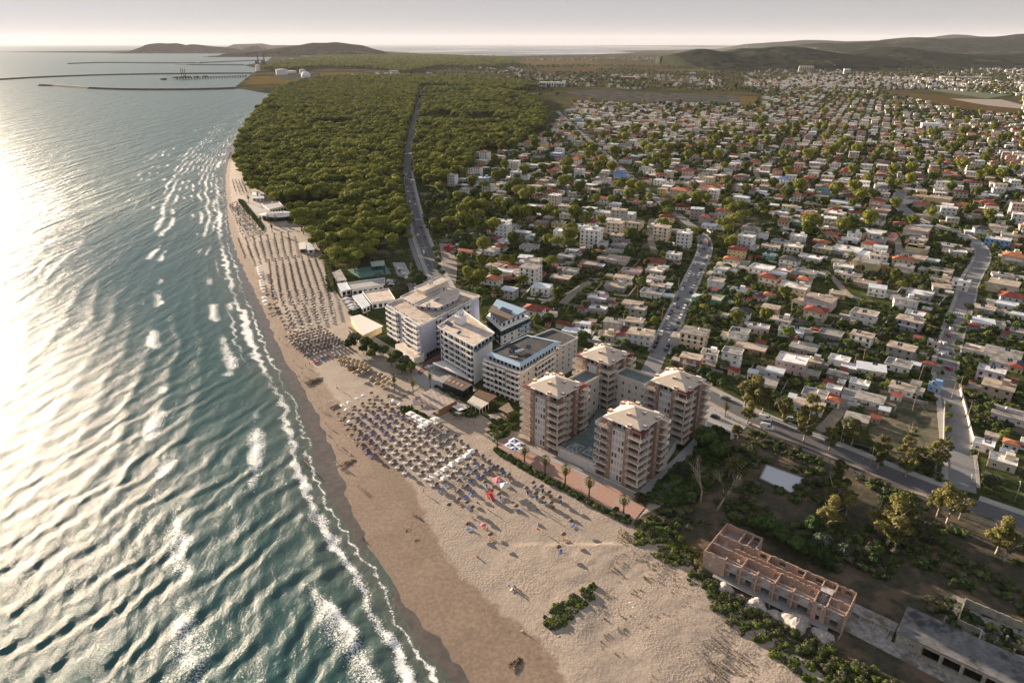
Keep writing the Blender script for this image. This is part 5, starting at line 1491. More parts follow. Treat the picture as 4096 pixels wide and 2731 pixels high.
def hall():
 A = Q('e', 1050, 950, 4.5); ex = Vector((.755, -.655)); ey = Vector((.655, .755))
 O = Q('e', 1000, 1150, 4.5)
 an = math.atan2(ex.y, ex.x)
 t = tag(empty('abandoned_hall', (O.x, O.y, 0), an), 'abandoned low hall with stained grey concrete roof and dark openings, bottom right', 'abandoned building')
 L, Wd = 46, 10.6
 OLD = mat('stained_roof', (.15, .15, .15), .95, .3, .5, (.05, .05, .055), (.52, .66), .18, bmp=.05)
 DIRTY = mat('dirty_plaster', (.36, .33, .27), .95, .2, .8, (.2, .18, .15), (.5, .7), .5)
 MB().box((L / 2, Wd / 2, 4.2), (L + .8, Wd + 1.0, .3)).build('roof', OLD, t)
 MB().box((L / 2, -.35, 3.85), (L + .6, .3, .35)).build('fascia', DIRTY, t)
 ops = [(6.2 + i * 4.6, 9.9 + i * 4.6, .7, 3.2) for i in range(8)]
 wall_open(MB(), (0, 0), (L, 0), 0, 4.2, .3, ops).build('front_wall', DIRTY, t)
 wall_open(MB(), (0, Wd), (L, Wd), 0, 4.2, .3, [(4 + i * 5, 6 + i * 5, 1, 2.8) for i in range(8)]).build('back_wall', DIRTY, t)
 wall_open(MB(), (0, .2), (0, Wd - .2), 0, 4.2, .3, [(2, 4, 0, 2.5)]).build('end_wall', DIRTY, t)
 wall_open(MB(), (L, .2), (L, Wd - .2), 0, 4.2, .3).build('end_wall', DIRTY, t)
 for i in range(10): MB().box((5.6 + i * 4.6, -.75, 0), (.45, .45, 3.85)).build('column', DIRTY, t)
 MB().box((L / 2 + 3, -.9, 0), (L - 6, 1.2, .55)).build('plinth', DIRTY, t)
 gb = MB(); gb.add([(3.6 + .9 * math.cos(k * .524), -.17, 1.9 + 1.0 * math.sin(k * .524)) for k in range(12)], [tuple(range(12))], 0)
 for x in (3.3, 3.9): gb.add([(x + .22 * math.cos(k * 1.047), -.18, 2.1 + .26 * math.sin(k * 1.047)) for k in range(6)], [tuple(range(6))], 1)
 gb.build('graffiti', [mat('spray_grey', (.3, .3, .33), .9), BLACKM], t)
 FOOT.append((O.x + 8, O.y - 2, 10)); FOOT.append((O.x + 20, O.y - 12, 12))
 y = tag(empty('walled_yard', (O.x, O.y, 0), an), 'burnt-out roofless yard with broken plaster walls behind the abandoned hall', 'ruin')
 MB().box((22, 20.2, .0), (22.5, 13.5, .3)).build('yard_floor', mat('burnt_floor', (.26, .25, .24), .95, .3, .4, (.03, .03, .035), (.47, .55), .22, bmp=.05), y)
 for a, b_, ops in (((11, 27), (33, 27), ()), ((11, 17), (11, 27), ()), ((33, 15), (33, 27), [(2, 3.6, 0, 2.2)]), ((11, 17), (16.5, 17), ()), ((16.5, 11.2), (16.5, 17), ()), ((28, 11.2), (28, 17), ()), ((28, 17), (33, 17), [(1.5, 3, .3, 2.3)])):
  wall_open(MB(), a, b_, 0, 3.0, .35, ops, 0, .25, int(a[0])).build('plaster_wall', DIRTY, y)
 for px, py in ((22, 20), (24, 16), (30, 19)): MB().box((px, py, .3), (.5, .5, 1.8)).build('pillar', DIRTY, y)
 for px, py in ((25.5, 15.5), (28.5, 18.5)): MB().box((px, py, .3), (1.6, 1.0, .8), .4).build('brick_block', RUINB, y)
 w = tag(wall_open(MB(), (-13, 3.5), (-1, 3.5), 0, .9, .25).build('foundation_walls', DIRTY), 'low broken foundation walls between the ruin and the concrete hall', 'wall')
 w.location = (O.x, O.y, 0); w.rotation_euler = (0, 0, an)
 for k in range(4):
  o = wall_open(MB(), (-13 + k * 3.6, .2), (-13 + k * 3.6, 3.4), 0, .9, .25).build('cross_wall', DIRTY, w)
 slab = struct(MB().sheet([loc(O.x, O.y, an, *q) for q in ((-15, -4), (60, -7), (60, -.2), (-1, 0), (-1, 8), (-13, 8))], .2).build('concrete_yard', mat('rubble_ground', (.3, .28, .26), .95, .35, .6, (.14, .12, .1), (.5, .64), .2, bmp=.1)))
 slab = struct(MB().sheet([loc(O.x, O.y, an, *q) for q in ((8, 10.8), (36, 10.8), (36, 30), (8, 30))], .21).build('yard_ground', mat('rubble_ground', (.3, .28, .26))))
hall()
bp = [Q('c2', *q) for q in [(860, 1205), (1205, 1330), (1100, 1470), (800, 1330)]]
def basin():
 A = bp[0]
 t = tag(empty('basin', (A.x, A.y, 0)), 'rectangular concrete basin of still water coloured with pale sky reflection in the scrub', 'basin')
 L = rel(bp, A)
 for i in range(4):
  o, v, n, Ln, an = edge_frame(L[i], L[(i + 1) % 4]); q = o + v * Ln / 2
  MB().box((q.x, q.y, 0), (Ln + (.3 if i % 2 else -.3), .5, .5), an).build('rim', CONC, t)
 m = mat('water_sky_tint', (.55, .57, .60), .35, .04, .5, (.42, .44, .45), (.6, .8), .4)  # pale base colour stands in for the sky reflected in the water
 MB().sheet([(p[0] * .97 + .2, p[1] * .97 - .1) for p in L], .38).build('water', m, t)
basin()
def shed(pts, z, label, wallm, roofm, h0=0, nm='beach_restaurant', cat='restaurant', ov=.3, win=True, par=0, slab=.25, posts=False):
 A = pts[0]; L = rel(pts, A); foot([tuple(p[:2]) for p in pts])
 t = tag(empty(nm, (A[0], A[1], 0)), label, cat)
 c = (sum(p[0] for p in L) / len(L), sum(p[1] for p in L) / len(L))
 ins = [(c[0] + (p[0] - c[0]) * .93, c[1] + (p[1] - c[1]) * .93) for p in L]
 if posts:
  for i in range(len(ins)):
   a, b_ = ins[i], ins[(i + 1) % len(ins)]
   for k in range(3):
    MB().box((a[0] + (b_[0] - a[0]) * k / 3, a[1] + (b_[1] - a[1]) * k / 3, 0), (.18, .18, z)).build('post', wallm, t)
 else:
  MB().prism(ins, 0, z).build('wall', wallm, t)
  if win:
   I = ins if area2(ins) > 0 else ins[::-1]
   for i in range(len(I)):
    n = max(1, int(math.dist(I[i], I[(i + 1) % len(I)]) / 3)); glazing(t, I[i], I[(i + 1) % len(I)], .5, n, 2.0, min(2.2, z - 1), WIND)
 if par: flatroof(t, L, z, roofm, par, ov)
 else: MB().prism([(c[0] + (p[0] - c[0]) * 1.02, c[1] + (p[1] - c[1]) * 1.02) for p in L], z, z + slab).build('roof', roofm, t)
 return t, L, c
PL = lambda c, z, *q: [tuple(Q(c, x, y, z)[:2]) for x, y in q]
shed(PL('a', 4, (0, 640), (120, 612), (385, 745), (150, 855)), 3.8, 'cream beach restaurant with ribbed white roof and plain yellow side wall', wallmat('yellow', (.66, .52, .26)), mat('white_ribbed', (.68, .63, .58), .6, .06, 1), win=False)
shed(PL('a', 3, (-20, 770), (0, 755), (150, 855), (130, 900)), 2.8, 'low dark red lean-to in front of the cream beach restaurant', TRIM, DKRED)
shed(PL('a', 4, (150, 355), (450, 315), (530, 440), (250, 480)), 4, 'flat-roofed beige pavilion with round dark stain, left of the big hotel', WHITEW, ROOFB, par=.5)
shed(PL('a', 3.6, (25, 395), (140, 365), (240, 500), (150, 540)), 3.4, 'white lean-to roof beside the stained beige pavilion', WHITEW, ROOFS['m'])
shed(PL('f', 4.5, (1380, 1490), (1735, 1440), (1735, 1500), (1420, 1545)), 4.2, 'white two-level terrace restaurant with planted roof beside the green court', WHITEW, GREYT, par=.5)
shed(PL('f', 4, (1290, 1490), (1385, 1475), (1420, 1540), (1330, 1560)), 3.6, 'white flat canopy at the left of the planted terrace restaurant', WHITEW, ROOFS['m'])
shed(PL('f', 4, (1240, 1380), (1320, 1350), (1380, 1450), (1290, 1460)), 3.2, 'grey flat roof left of the green court', GREYW, ROOFS['g'])
shed(PL('f', 3, (1600, 1290), (1730, 1275), (1740, 1320), (1620, 1335)), 3, 'dark green open hall behind the court', mat('dark_green', (.02, .06, .04), .7), mat('pale_green_roof', (.3, .36, .33), .6), posts=True)
shed(PL('f', 3, (1640, 1400), (1700, 1385), (1730, 1420), (1660, 1430)), 3, 'small dark green kiosk beside the court', mat('dark_green', (.02, .06, .04)), mat('dark_green', (.02, .06, .04)), posts=True)
shed(PL('f', 3, (930, 1110), (990, 1098), (1000, 1165), (935, 1170)), 2.8, 'small bar with chequered roof on the grey beach yard', WOODM, mat('pale_check', (.55, .52, .5), .8, .4, 1))
shed(PL('f', 3, (1000, 1100), (1050, 1115), (1080, 1170), (1005, 1175)), 2.6, 'white tent roof beside the chequered bar', WHITEW, ROOFS['m'])
shed(PL('f', 4, (585, 750), (740, 725), (790, 770), (650, 800)), 4, 'square flat-roofed white block behind the round beach restaurant', WHITEW, GREYT, par=.5)
shed(PL('f', 3, (490, 640), (560, 625), (570, 655), (492, 660)), 2.8, 'small white pergola frame above the far beach', WHITEW, WHITEW, posts=True)
shed(PL('f', 2.6, (485, 672), (600, 668), (603, 692), (490, 690)), 2.4, 'long low white hut beneath the far pergola', WHITEW, ROOFS['m'])
shed(PL('m4', 4, (445, 365), (560, 380), (555, 400), (440, 385)), 3.4, 'long low shed with red tiled roof beside the trucks', WALLS['c'], ROOFS['r'])
shed(PL('m4', 3.4, (785, 560), (860, 560), (920, 610), (800, 600)), 3, 'red tiled restaurant veranda beside the cream villa', mat('red_wood', (.25, .08, .05), .8), ROOFS['r'], posts=True)
cv, L_, c_ = shed(PL('m4', 4.5, (830, 540), (1080, 525), (1080, 580), (930, 605)), 4.3, 'cream villa with white terrace roof and a square roof room', WALLS['c'], ROOFS['w'], par=.6)
MB().box((c_[0] + 1, c_[1] + 1, 4.5), (6, 5, 3)).build('roof_room', WALLS['y'], cv); MB().box((c_[0] + 1, c_[1] + 1, 7.5), (7, 6, .3)).build('roof_slab', TRIM, cv); link('solar_panel', SOLAR, cv, (c_[0] + 1, c_[1] + 1, 7.8))
shed(PL('m4', 3, (0, 0), (1, 0), (1, 1), (0, 1)), 1, 'x', TRIM, TRIM) if False else None
def round_restaurant():
 c = Q('f', 715, 835, 5)
 t = tag(empty('beach_restaurant', (c.x, c.y, 0)), 'white oval beach restaurant with striped curved roof above the far sunbeds', 'restaurant')
 FOOT.append((c.x, c.y, 16))
 b = MB(); n = 28
 prof = [(14.5, 4.2), (14.5, 4.6), (13, 5.0), (8, 5.7), (.1, 6.1)]
 vs = []; fs = []
 for r, z in prof:
  for i in range(n):
   a = 2 * math.pi * i / n; vs.append((r * math.cos(a), r * .72 * math.sin(a), z + .5 * math.sin(a * 2) * (r / 14)))
 for k in range(len(prof) - 1):
  for i in range(n): fs.append((k * n + i, k * n + (i + 1) % n, (k + 1) * n + (i + 1) % n, (k + 1) * n + i))
 b.add(vs, fs); b.build('roof', TRIM, t)
 MB().cyl((0, 0, 0), 12.5, 12.5, 4.3, n).build('wall', BLACKM, t).scale = (1, .7, 1)
 for k in range(5): MB().box((-7 + k * 3.0, -1 + .4 * k, 5.6), (2.2, 9.5, .5), .25).build('roof_louvre', mat('louvre', (.35, .3, .26), .7, .2), t)
 return t
round_restaurant()
def checker():
 pts = [Q('G', 240, 345, 3.4), Q('G', 600, 550, 3.4), Q('G', 890, 395, 3.4), Q('G', 490, 210, 3.4)]
 A = pts[0]; L = [Vector((p.x - A.x, p.y - A.y)) for p in pts]; foot([tuple(p[:2]) for p in pts])
 t = tag(empty('beach_restaurant', (A.x, A.y, 0)), 'beach restaurant with chequered straw-panel roof and slatted timber side', 'restaurant')
 ms = [mat('panel_pale', (.46, .38, .31), .9, .12, 1.5), mat('panel_mid', (.36, .29, .25), .9, .12, 1.5), mat('panel_mauve', (.28, .24, .25), .9, .12, 1.5)]
 nx, ny = 8, 9
 bil = lambda a, b_: L[0] * (1 - a) * (1 - b_) + L[1] * a * (1 - b_) + L[2] * a * b_ + L[3] * (1 - a) * b_
 MB().prism([tuple(p) for p in L], 3.05, 3.3).build('roof_frame', WOODM, t)
 for i in range(nx):
  for j in range(ny):
   q = [bil((i + .02) / nx, (j + .02) / ny), bil((i + .98) / nx, (j + .02) / ny), bil((i + .98) / nx, (j + .98) / ny), bil((i + .02) / nx, (j + .98) / ny)]
   k = (i + j) % 2 * 1 if rnd.random() < .8 else 2
   MB().prism([tuple(p) for p in q], 3.32, 3.38 + rnd.random() * .05, bottom=False).build('roof_panel', ms[k], t)
 for (a, b_) in ((L[1], L[2]), (L[0], L[1])):
  n = 12
  for k in range(n):
   q = a + (b_ - a) * (k + .5) / n; an = math.atan2((b_ - a).y, (b_ - a).x)
   MB().box((q.x, q.y, 0), ((b_ - a).length / n * .9, .12, 3.05), an).build('timber_panel', WOODM, t) if a is L[1] or k % 3 == 0 else None
 for s in ((-.15, .1), (.25, .5), (.55, .95)):
  pass
 SAIL = mat('sail_cloth', (.33, .27, .27), .8, .08, 1)
 for i, (g0, g1, g2, lb) in enumerate((((205, 350), (85, 440), (170, 490), 'small mauve shade sail at the left of the chequered roof'), ((215, 360), (415, 465), (180, 490), 'long mauve shade sail along the chequered roof edge'),
                                         ((415, 465), (600, 540), (300, 550), 'upper part of the wide mauve shade sail'), ((600, 545), (450, 640), (290, 550), 'lowest mauve shade sail, pointing at the white pavilions'))):
  v3 = [Q('G', *g0, 3.4), Q('G', *g1, 2.6), Q('G', *g2, 2.6)]
  o = MB(); m = 6; P0 = v3[0]
  idx = {}
  for a in range(m + 1):
   for c in range(m + 1 - a):
    wa, wc = a / m, c / m; wb = 1 - wa - wc
    p = v3[0] * wb + v3[1] * wa + v3[2] * wc; cc = (v3[0] + v3[1] + v3[2]) / 3
    pull = 1 - (1 - max(wa, wb, wc)) * .35
    p = cc + (p - cc) * (pull if min(wa, wb, wc) < .01 else 1); idx[(a, c)] = len(o.v); o.v.append(tuple(p - P0))
  for a in range(m):
   for c in range(m - a):
    o.f.append((idx[(a, c)], idx[(a + 1, c)], idx[(a, c + 1)])); o.m.append(0)
    if c < m - a - 1: o.f.append((idx[(a + 1, c)], idx[(a + 1, c + 1)], idx[(a, c + 1)])); o.m.append(0)
  s_ = o.build('shade_sail', SAIL); s_.location = P0; tag(s_, lb, 'shade sail', 'mauve shade sails')
 return t
checker()
def pergola_glass():
 pts = [Q('G', 670, 115, 4.0), Q('G', 990, 255, 3.6), Q('G', 1140, 155, 3.6), Q('G', 815, 10, 4.0)]
 A = pts[0]; L = [Vector((p.x - A.x, p.y - A.y)) for p in pts]; foot([tuple(p[:2]) for p in pts])
 t = tag(empty('glass_pavilion', (A.x, A.y, 0)), 'black-framed glass pavilion with brown panelled roof in front of white hotel', 'pavilion')
 bil = lambda a, b_: L[0] * (1 - a) * (1 - b_) + L[1] * a * (1 - b_) + L[2] * a * b_ + L[3] * (1 - a) * b_
 BR = mat('brown_sheet', (.13, .10, .085), .6, .12, 1); SKY_ = mat('peach_light_panel', (.5, .34, .25), .5, .05, 1)
 for k in range(5):
  q = [tuple(bil((k + .02) / 5, b_)) for b_ in (0, 1)] + [tuple(bil((k + .98) / 5, b_)) for b_ in (1, 0)]
  MB().prism(q, 3.7, 3.85).build('roof_panel', BR, t)
  if k < 4:
   q = [tuple(bil((k + .35) / 5, .35)), tuple(bil((k + .35) / 5, .62)), tuple(bil((k + .75) / 5, .62)), tuple(bil((k + .75) / 5, .35))]
   MB().prism(q, 3.86, 3.9, bottom=False).build('light_panel', SKY_, t)
 lo = [tuple(p) for p in L]
 for i in range(4):
  a, b_ = Vector(lo[i]), Vector(lo[(i + 1) % 4]); n = 7
  for k in range(n + 1):
   q = a + (b_ - a) * k / n; MB().box((q.x, q.y, 0), (.14, .14, 3.7)).build('post', BLACKM, t)
  q = (a + b_) / 2; MB().box((q.x, q.y, .05), ((b_ - a).length - .2, .04, 3.5), math.atan2((b_ - a).y, (b_ - a).x)).build('glass_wall', GLASS, t)
pergola_glass()
shed(PL('G', 3.6, (1150, 310), (1395, 420), (1520, 330), (1240, 230)), 3.5, 'brown thatched pergola below the cream hotel', WOODM, mat('brown_thatch', (.13, .075, .045), .95, .3, 2), posts=True)
shed(PL('G', 3.3, (1050, 420), (1250, 535), (1400, 430), (1150, 320)), 3.1, 'pergola of white slats beside the brown thatched one', TRIM, mat('slat_white', (.55, .5, .45), .8, .3, 2), posts=True)
shed(PL('G', 2.9, (1545, 530), (1680, 600), (1780, 555), (1700, 430)), 2.8, 'small pavilion with wavy tan roof beside the left tower', WOODM, mat('wavy_tan', (.22, .17, .13), .9, .2, 1), posts=True)
for nm, pts, lb in (('awning', [(810, 490), (950, 450), (1065, 515), (930, 560)], 'white awning lettered Cor in front of the flowering pergola'), ('awning', [(815, 600), (900, 545), (1005, 590), (920, 640)], 'black awning lettered Cor below the white one')):
 q = PL('G', 2.5, *pts); A = q[0]; L = rel(q, A); blk = 'black' in lb
 t = tag(empty(nm, (A[0], A[1], 0)), lb, 'awning')
 MB().prism(L, 2.5, 2.58).build('cloth', BLACKM if blk else TRIM, t)
 for p in L: MB().cyl((p[0] * .94 + .2, p[1] * .94, 0), .05, .05, 2.5, 5).build('post', METAL, t)
 an = math.atan2(L[3][1] - L[0][1], L[3][0] - L[0][0])
 spots = [.5] if blk else [.27, .76]
 for s in spots:
  cu = bpy.data.curves.new('lettering', 'FONT'); cu.body = 'Cor'; cu.size = 1.7; cu.extrude = .01; cu.shear = .3; cu.align_x = 'CENTER'; cu.align_y = 'CENTER'
  tmp = bpy.data.objects.new('tmp', cu); me = bpy.data.meshes.new_from_object(tmp); me.name = 'lettering'
  me.materials.clear(); me.materials.append(TRIM if blk else BLACKM)
  cx = sum(p[0] for p in L) / 4 + (s - .5) * (L[2][0] - L[0][0]) * .6; cy = sum(p[1] for p in L) / 4 + (s - .5) * (L[2][1] - L[0][1]) * .6
  link('lettering', me, t, (cx, cy, 2.6), an + .1)
  bpy.data.objects.remove(tmp)
# ============================================================ VEGETATION
def leafmat(n, a, b_, c=None, trans=.0):
 m, nt, b = nt_of(n)
 oi = nt.nodes.new('ShaderNodeObjectInfo')
 g = nt.nodes.new('ShaderNodeNewGeometry')
 f = noise(nt, .9, 2, .6, g.outputs['Position'])
 col = mix(nt, ramp(nt, f, .35, .65), a, b_)
 hs = nt.nodes.new('ShaderNodeHueSaturation')
 mr = nt.nodes.new('ShaderNodeMapRange'); nt.links.new(oi.outputs['Random'], mr.inputs[0]); mr.inputs[3].default_value = .6; mr.inputs[4].default_value = 1.5
 nt.links.new(mr.outputs[0], hs.inputs['Value'])
 mr2 = nt.nodes.new('ShaderNodeMapRange'); nt.links.new(oi.outputs['Random'], mr2.inputs[0]); mr2.inputs[3].default_value = .515; mr2.inputs[4].default_value = .485
 nt.links.new(mr2.outputs[0], hs.inputs['Hue'])
 nt.links.new(col, hs.inputs['Color'])
 out = hs.outputs[0]
 if c:
  vo = nt.nodes.new('ShaderNodeTexVoronoi'); vo.inputs['Scale'].default_value = 2.6
  nt.links.new(g.outputs['Position'], vo.inputs['Vector'])
  out = mix(nt, ramp(nt, vo.outputs['Distance'], .28, .18), out, c)
 nt.links.new(out, b.inputs['Base Color'])
 b.inputs['Roughness'].default_value = .75; b.inputs['Specular IOR Level'].default_value = .15
 if trans:
  tr = nt.nodes.new('ShaderNodeBsdfTranslucent'); nt.links.new(out, tr.inputs[0])
  mx = nt.nodes.new('ShaderNodeMixShader'); mx.inputs[0].default_value = trans
  nt.links.new(b.outputs[0], mx.inputs[1]); nt.links.new(tr.outputs[0], mx.inputs[2])
  nt.links.new(mx.outputs[0], nt.nodes['Material Output'].inputs[0])
 return m
PINE_L = leafmat('pine_leaf', (.105, .14, .024), (.25, .25, .052), trans=.22)
GARD_L = leafmat('garden_leaf', (.07, .105, .03), (.16, .19, .06), trans=.2)
EUC_L = leafmat('eucalyptus_leaf', (.10, .11, .032), (.21, .19, .065), trans=.25)
BRIGHT_L = leafmat('bright_leaf', (.08, .12, .025), (.15, .18, .04), trans=.25)
DARK_L = leafmat('dark_leaf', (.04, .07, .022), (.085, .13, .04), trans=.12)
OLIVE_L = leafmat('olive_leaf', (.09, .10, .055), (.16, .16, .09), trans=.15)
WHITEF = leafmat('white_blossom', (.06, .09, .05), (.10, .13, .08), (.55, .58, .52))
PINKF = leafmat('pink_blossom', (.035, .05, .025), (.06, .08, .035), (.30, .10, .14))
PALM_L = leafmat('palm_leaf', (.07, .085, .02), (.17, .16, .045), trans=.15)
STRAWL = leafmat('dry_grass', (.22, .16, .07), (.38, .28, .12), trans=.2)
GRASSL = leafmat('tuft_grass', (.08, .085, .025), (.17, .16, .05), trans=.2)
BARK = mat('bark', (.16, .11, .075), .95, .25, 3)
PALEBARK = mat('pale_bark', (.38, .31, .25), .9, .2, 2)
def leaf_quads(lobes, n, size, rs, jit=.55, squash=1.0, shell=(.78, 1.08)):
 lobes = np.array(lobes, dtype=float)
 area = (lobes[:, 3] * lobes[:, 4] * lobes[:, 5]) ** (2 / 3)
 pk = rs.choice(len(lobes), n * 2, p=area / area.sum())
 d = rs.normal(size=(n * 2, 3)); d[:, 2] = np.where(d[:, 2] < -.35, -d[:, 2], d[:, 2]); d /= np.linalg.norm(d, axis=1)[:, None]
 r = rs.uniform(*shell, size=(n * 2, 1))
 p = lobes[pk, :3] + d * lobes[pk, 3:6] * r
 keep = np.ones(len(p), bool)
 for k, l in enumerate(lobes):
  q = (((p - l[:3]) / (l[3:6] * .8)) ** 2).sum(1) < 1
  keep &= ~(q & (pk != k))
 p = p[keep][:n]; d = d[keep][:n]; m = len(p)
 nrm = d + rs.normal(size=(m, 3)) * jit; nrm /= np.linalg.norm(nrm, axis=1)[:, None]
 a = np.cross(nrm, rs.normal(size=(m, 3))); a /= np.linalg.norm(a, axis=1)[:, None]
 b = np.cross(nrm, a)
 s = size * rs.uniform(.55, 1.35, size=(m, 1))
 V = np.stack([p - a * s - b * s * .6, p + a * s - b * s * .6, p + a * s * .7 + b * s * .8, p - a * s * .7 + b * s * .8], 1).reshape(-1, 3)
 F = np.arange(m * 4).reshape(-1, 4)
 return V, F
def lobe_ball(l, k=.78, nu=7, nv=5):  # unseen inner ball, added to stop light passing through the leaves
 V = []
 for j in range(nv):
  t = math.pi * (j / (nv - 1)); 
  for i in range(nu):
   a = 2 * math.pi * i / nu
   V.append((l[0] + l[3] * k * math.sin(t) * math.cos(a), l[1] + l[4] * k * math.sin(t) * math.sin(a), l[2] - l[5] * k * math.cos(t)))
 F = [(j * nu + i, j * nu + (i + 1) % nu, (j + 1) * nu + (i + 1) % nu, (j + 1) * nu + i) for j in range(nv - 1) for i in range(nu)]
 return V, F
def crown(name, lobes, n, size, m, seed, jit=.55, core=.72, shell=(.78, 1.08)):
 rs = np.random.RandomState(seed)
 V, F = leaf_quads(lobes, n, size, rs, jit, shell=shell)
 Vs = [V]; Fs = [F]; o = len(V)
 if core:
  for l in lobes:
   v, f = lobe_ball(l, core); Vs.append(np.array(v)); Fs.append(np.array(f) + o); o += len(v)
 return np_mesh(name, np.concatenate(Vs), np.concatenate(Fs), m)
def umbrella_lobes(rs, R_=5.0, h=9.5, th=2.2, n=9):
 L = [(0, 0, h, R_ * .55, R_ * .55, th)]
 for i in range(n):
  a = 2 * math.pi * i / n + rs.uniform(-.3, .3); r = R_ * rs.uniform(.45, .72); s = R_ * rs.uniform(.3, .46)
  L.append((r * math.cos(a), r * math.sin(a), h - .6 + rs.uniform(-.8, .7), s, s, th * rs.uniform(.6, .95)))
 return L
def round_lobes(rs, R_, zc, hh, n=9):
 L = [(0, 0, zc, R_ * .7, R_ * .7, hh * .75)]
 for i in range(n):
  d = rs.normal(size=3); d /= np.linalg.norm(d); d[2] *= .8
  s = R_ * rs.uniform(.3, .5)
  L.append((d[0] * R_ * .62, d[1] * R_ * .62, zc + d[2] * hh * .62, s, s, s * .85))
 return L
def trunk_mesh(name, h, r, m, seed, limbs=5, spread=2.5, zt=None, lean=0):
 rr = random.Random(seed); b = MB()
 p = Vector((0, 0, -.2)); pts = [p.copy()]
 for i in range(4):
  p = p + Vector((rr.uniform(-.2, .2) + lean, rr.uniform(-.2, .2), h / 4)); pts.append(p.copy())
 for i in range(4): b.bar(pts[i], pts[i + 1], r * (1 - i * .17), 7, 0, r * (1 - (i + 1) * .17))
 for i in range(limbs):
  a = 2 * math.pi * i / limbs + rr.uniform(-.4, .4); s = pts[2 + i % 3]
  e = s + Vector((math.cos(a) * spread * rr.uniform(.6, 1), math.sin(a) * spread * rr.uniform(.6, 1), h * rr.uniform(.18, .4)))
  mid_ = (s + e) / 2 + Vector((0, 0, -.3)); b.bar(s, mid_, r * .4, 5, 0, r * .3); b.bar(mid_, e, r * .3, 5, 0, r * .14)
 return b.mesh(name, m, True)
rsn = np.random.RandomState
PINES = []
for i in range(5):
 R_ = (4.6, 5.4, 5.0, 4.2, 5.8)[i]; hh = (2.0, 1.8, 3.0, 3.2, 2.2)[i]
 L = umbrella_lobes(rsn(i + 1), R_, 8.8 + (i % 3) * .6, hh, 8 + i % 3)
 if i in (2, 3): L += [(0, 0, 6.2, R_ * .6, R_ * .6, 2.2), (1.5, .8, 5.4, R_ * .4, R_ * .4, 1.6)]
 PINES.append((crown('crown', L, 1500, .34, PINE_L, i + 10), trunk_mesh('trunk', 8.2, .32, BARK, i, 5, 3), crown('pine_crown_far', L, 520, .55, PINE_L, i + 30)))
GARD = []
for i in range(4):
 L = round_lobes(rsn(i + 21), (2.4, 2.9, 2.1, 2.6)[i], 3.4, (2.0, 2.2, 2.3, 1.8)[i], 8)
 GARD.append((crown('crown', L, 800, .26, (GARD_L, DARK_L, BRIGHT_L, OLIVE_L)[i], i + 40), trunk_mesh('trunk', 2.6, .16, BARK, i + 9, 4, 1)))
EUC = []
for i in range(3):
 rs = rsn(i + 60); L = []
 for k in range(13):
  a = rs.uniform(0, 6.28); r = rs.uniform(.6, 4.2); z = rs.uniform(5, 14.5 - r * .5); s = rs.uniform(1.0, 2.0)
  L.append((r * math.cos(a), r * math.sin(a), z, s, s, s * .95))
 EUC.append((crown('crown', L, 3000, .26, EUC_L, i + 61, core=.5, shell=(.55, 1.12)), trunk_mesh('trunk', 11, .45, PALEBARK, i + 61, 8, 4.2)))
BUSH = []
for i in range(4):
 L = [(x, y, .7 + .3 * (k % 2), s, s, s * .85) for k, (x, y, s) in enumerate([(0, 0, 1.1), (.9, .3, .8), (-.8, .4, .8), (.1, -.9, .75), (-.3, .9, .7)])]
 BUSH.append(crown('shrub', L, 420, .2, (GARD_L, DARK_L, OLIVE_L, BRIGHT_L)[i], i + 80))
def tree(kind, x, y, scale, desc, region_, group, z=0, rz=None, hs=1.0, tag_=True, idx=None):
 bank = {'pine': PINES, 'garden': GARD, 'euc': EUC}[kind]
 i = rnd.randrange(len(bank)) if idx is None else idx
 t = empty({'pine': 'pine_tree', 'garden': 'garden_tree', 'euc': 'eucalyptus_tree'}[kind], (x, y, z), rnd.uniform(0, 6.28) if rz is None else rz)
 t.scale = (scale, scale, scale * hs)
 link('crown', bank[i][0], t); link('trunk', bank[i][1], t)
 if tag_: reg(t, desc, region_, 'tree', group, (x, y, 6))
 return t
def tregion(x, y):
 if y > 480 and x < 30: return 'beside the forest road'
 return region(x, y)
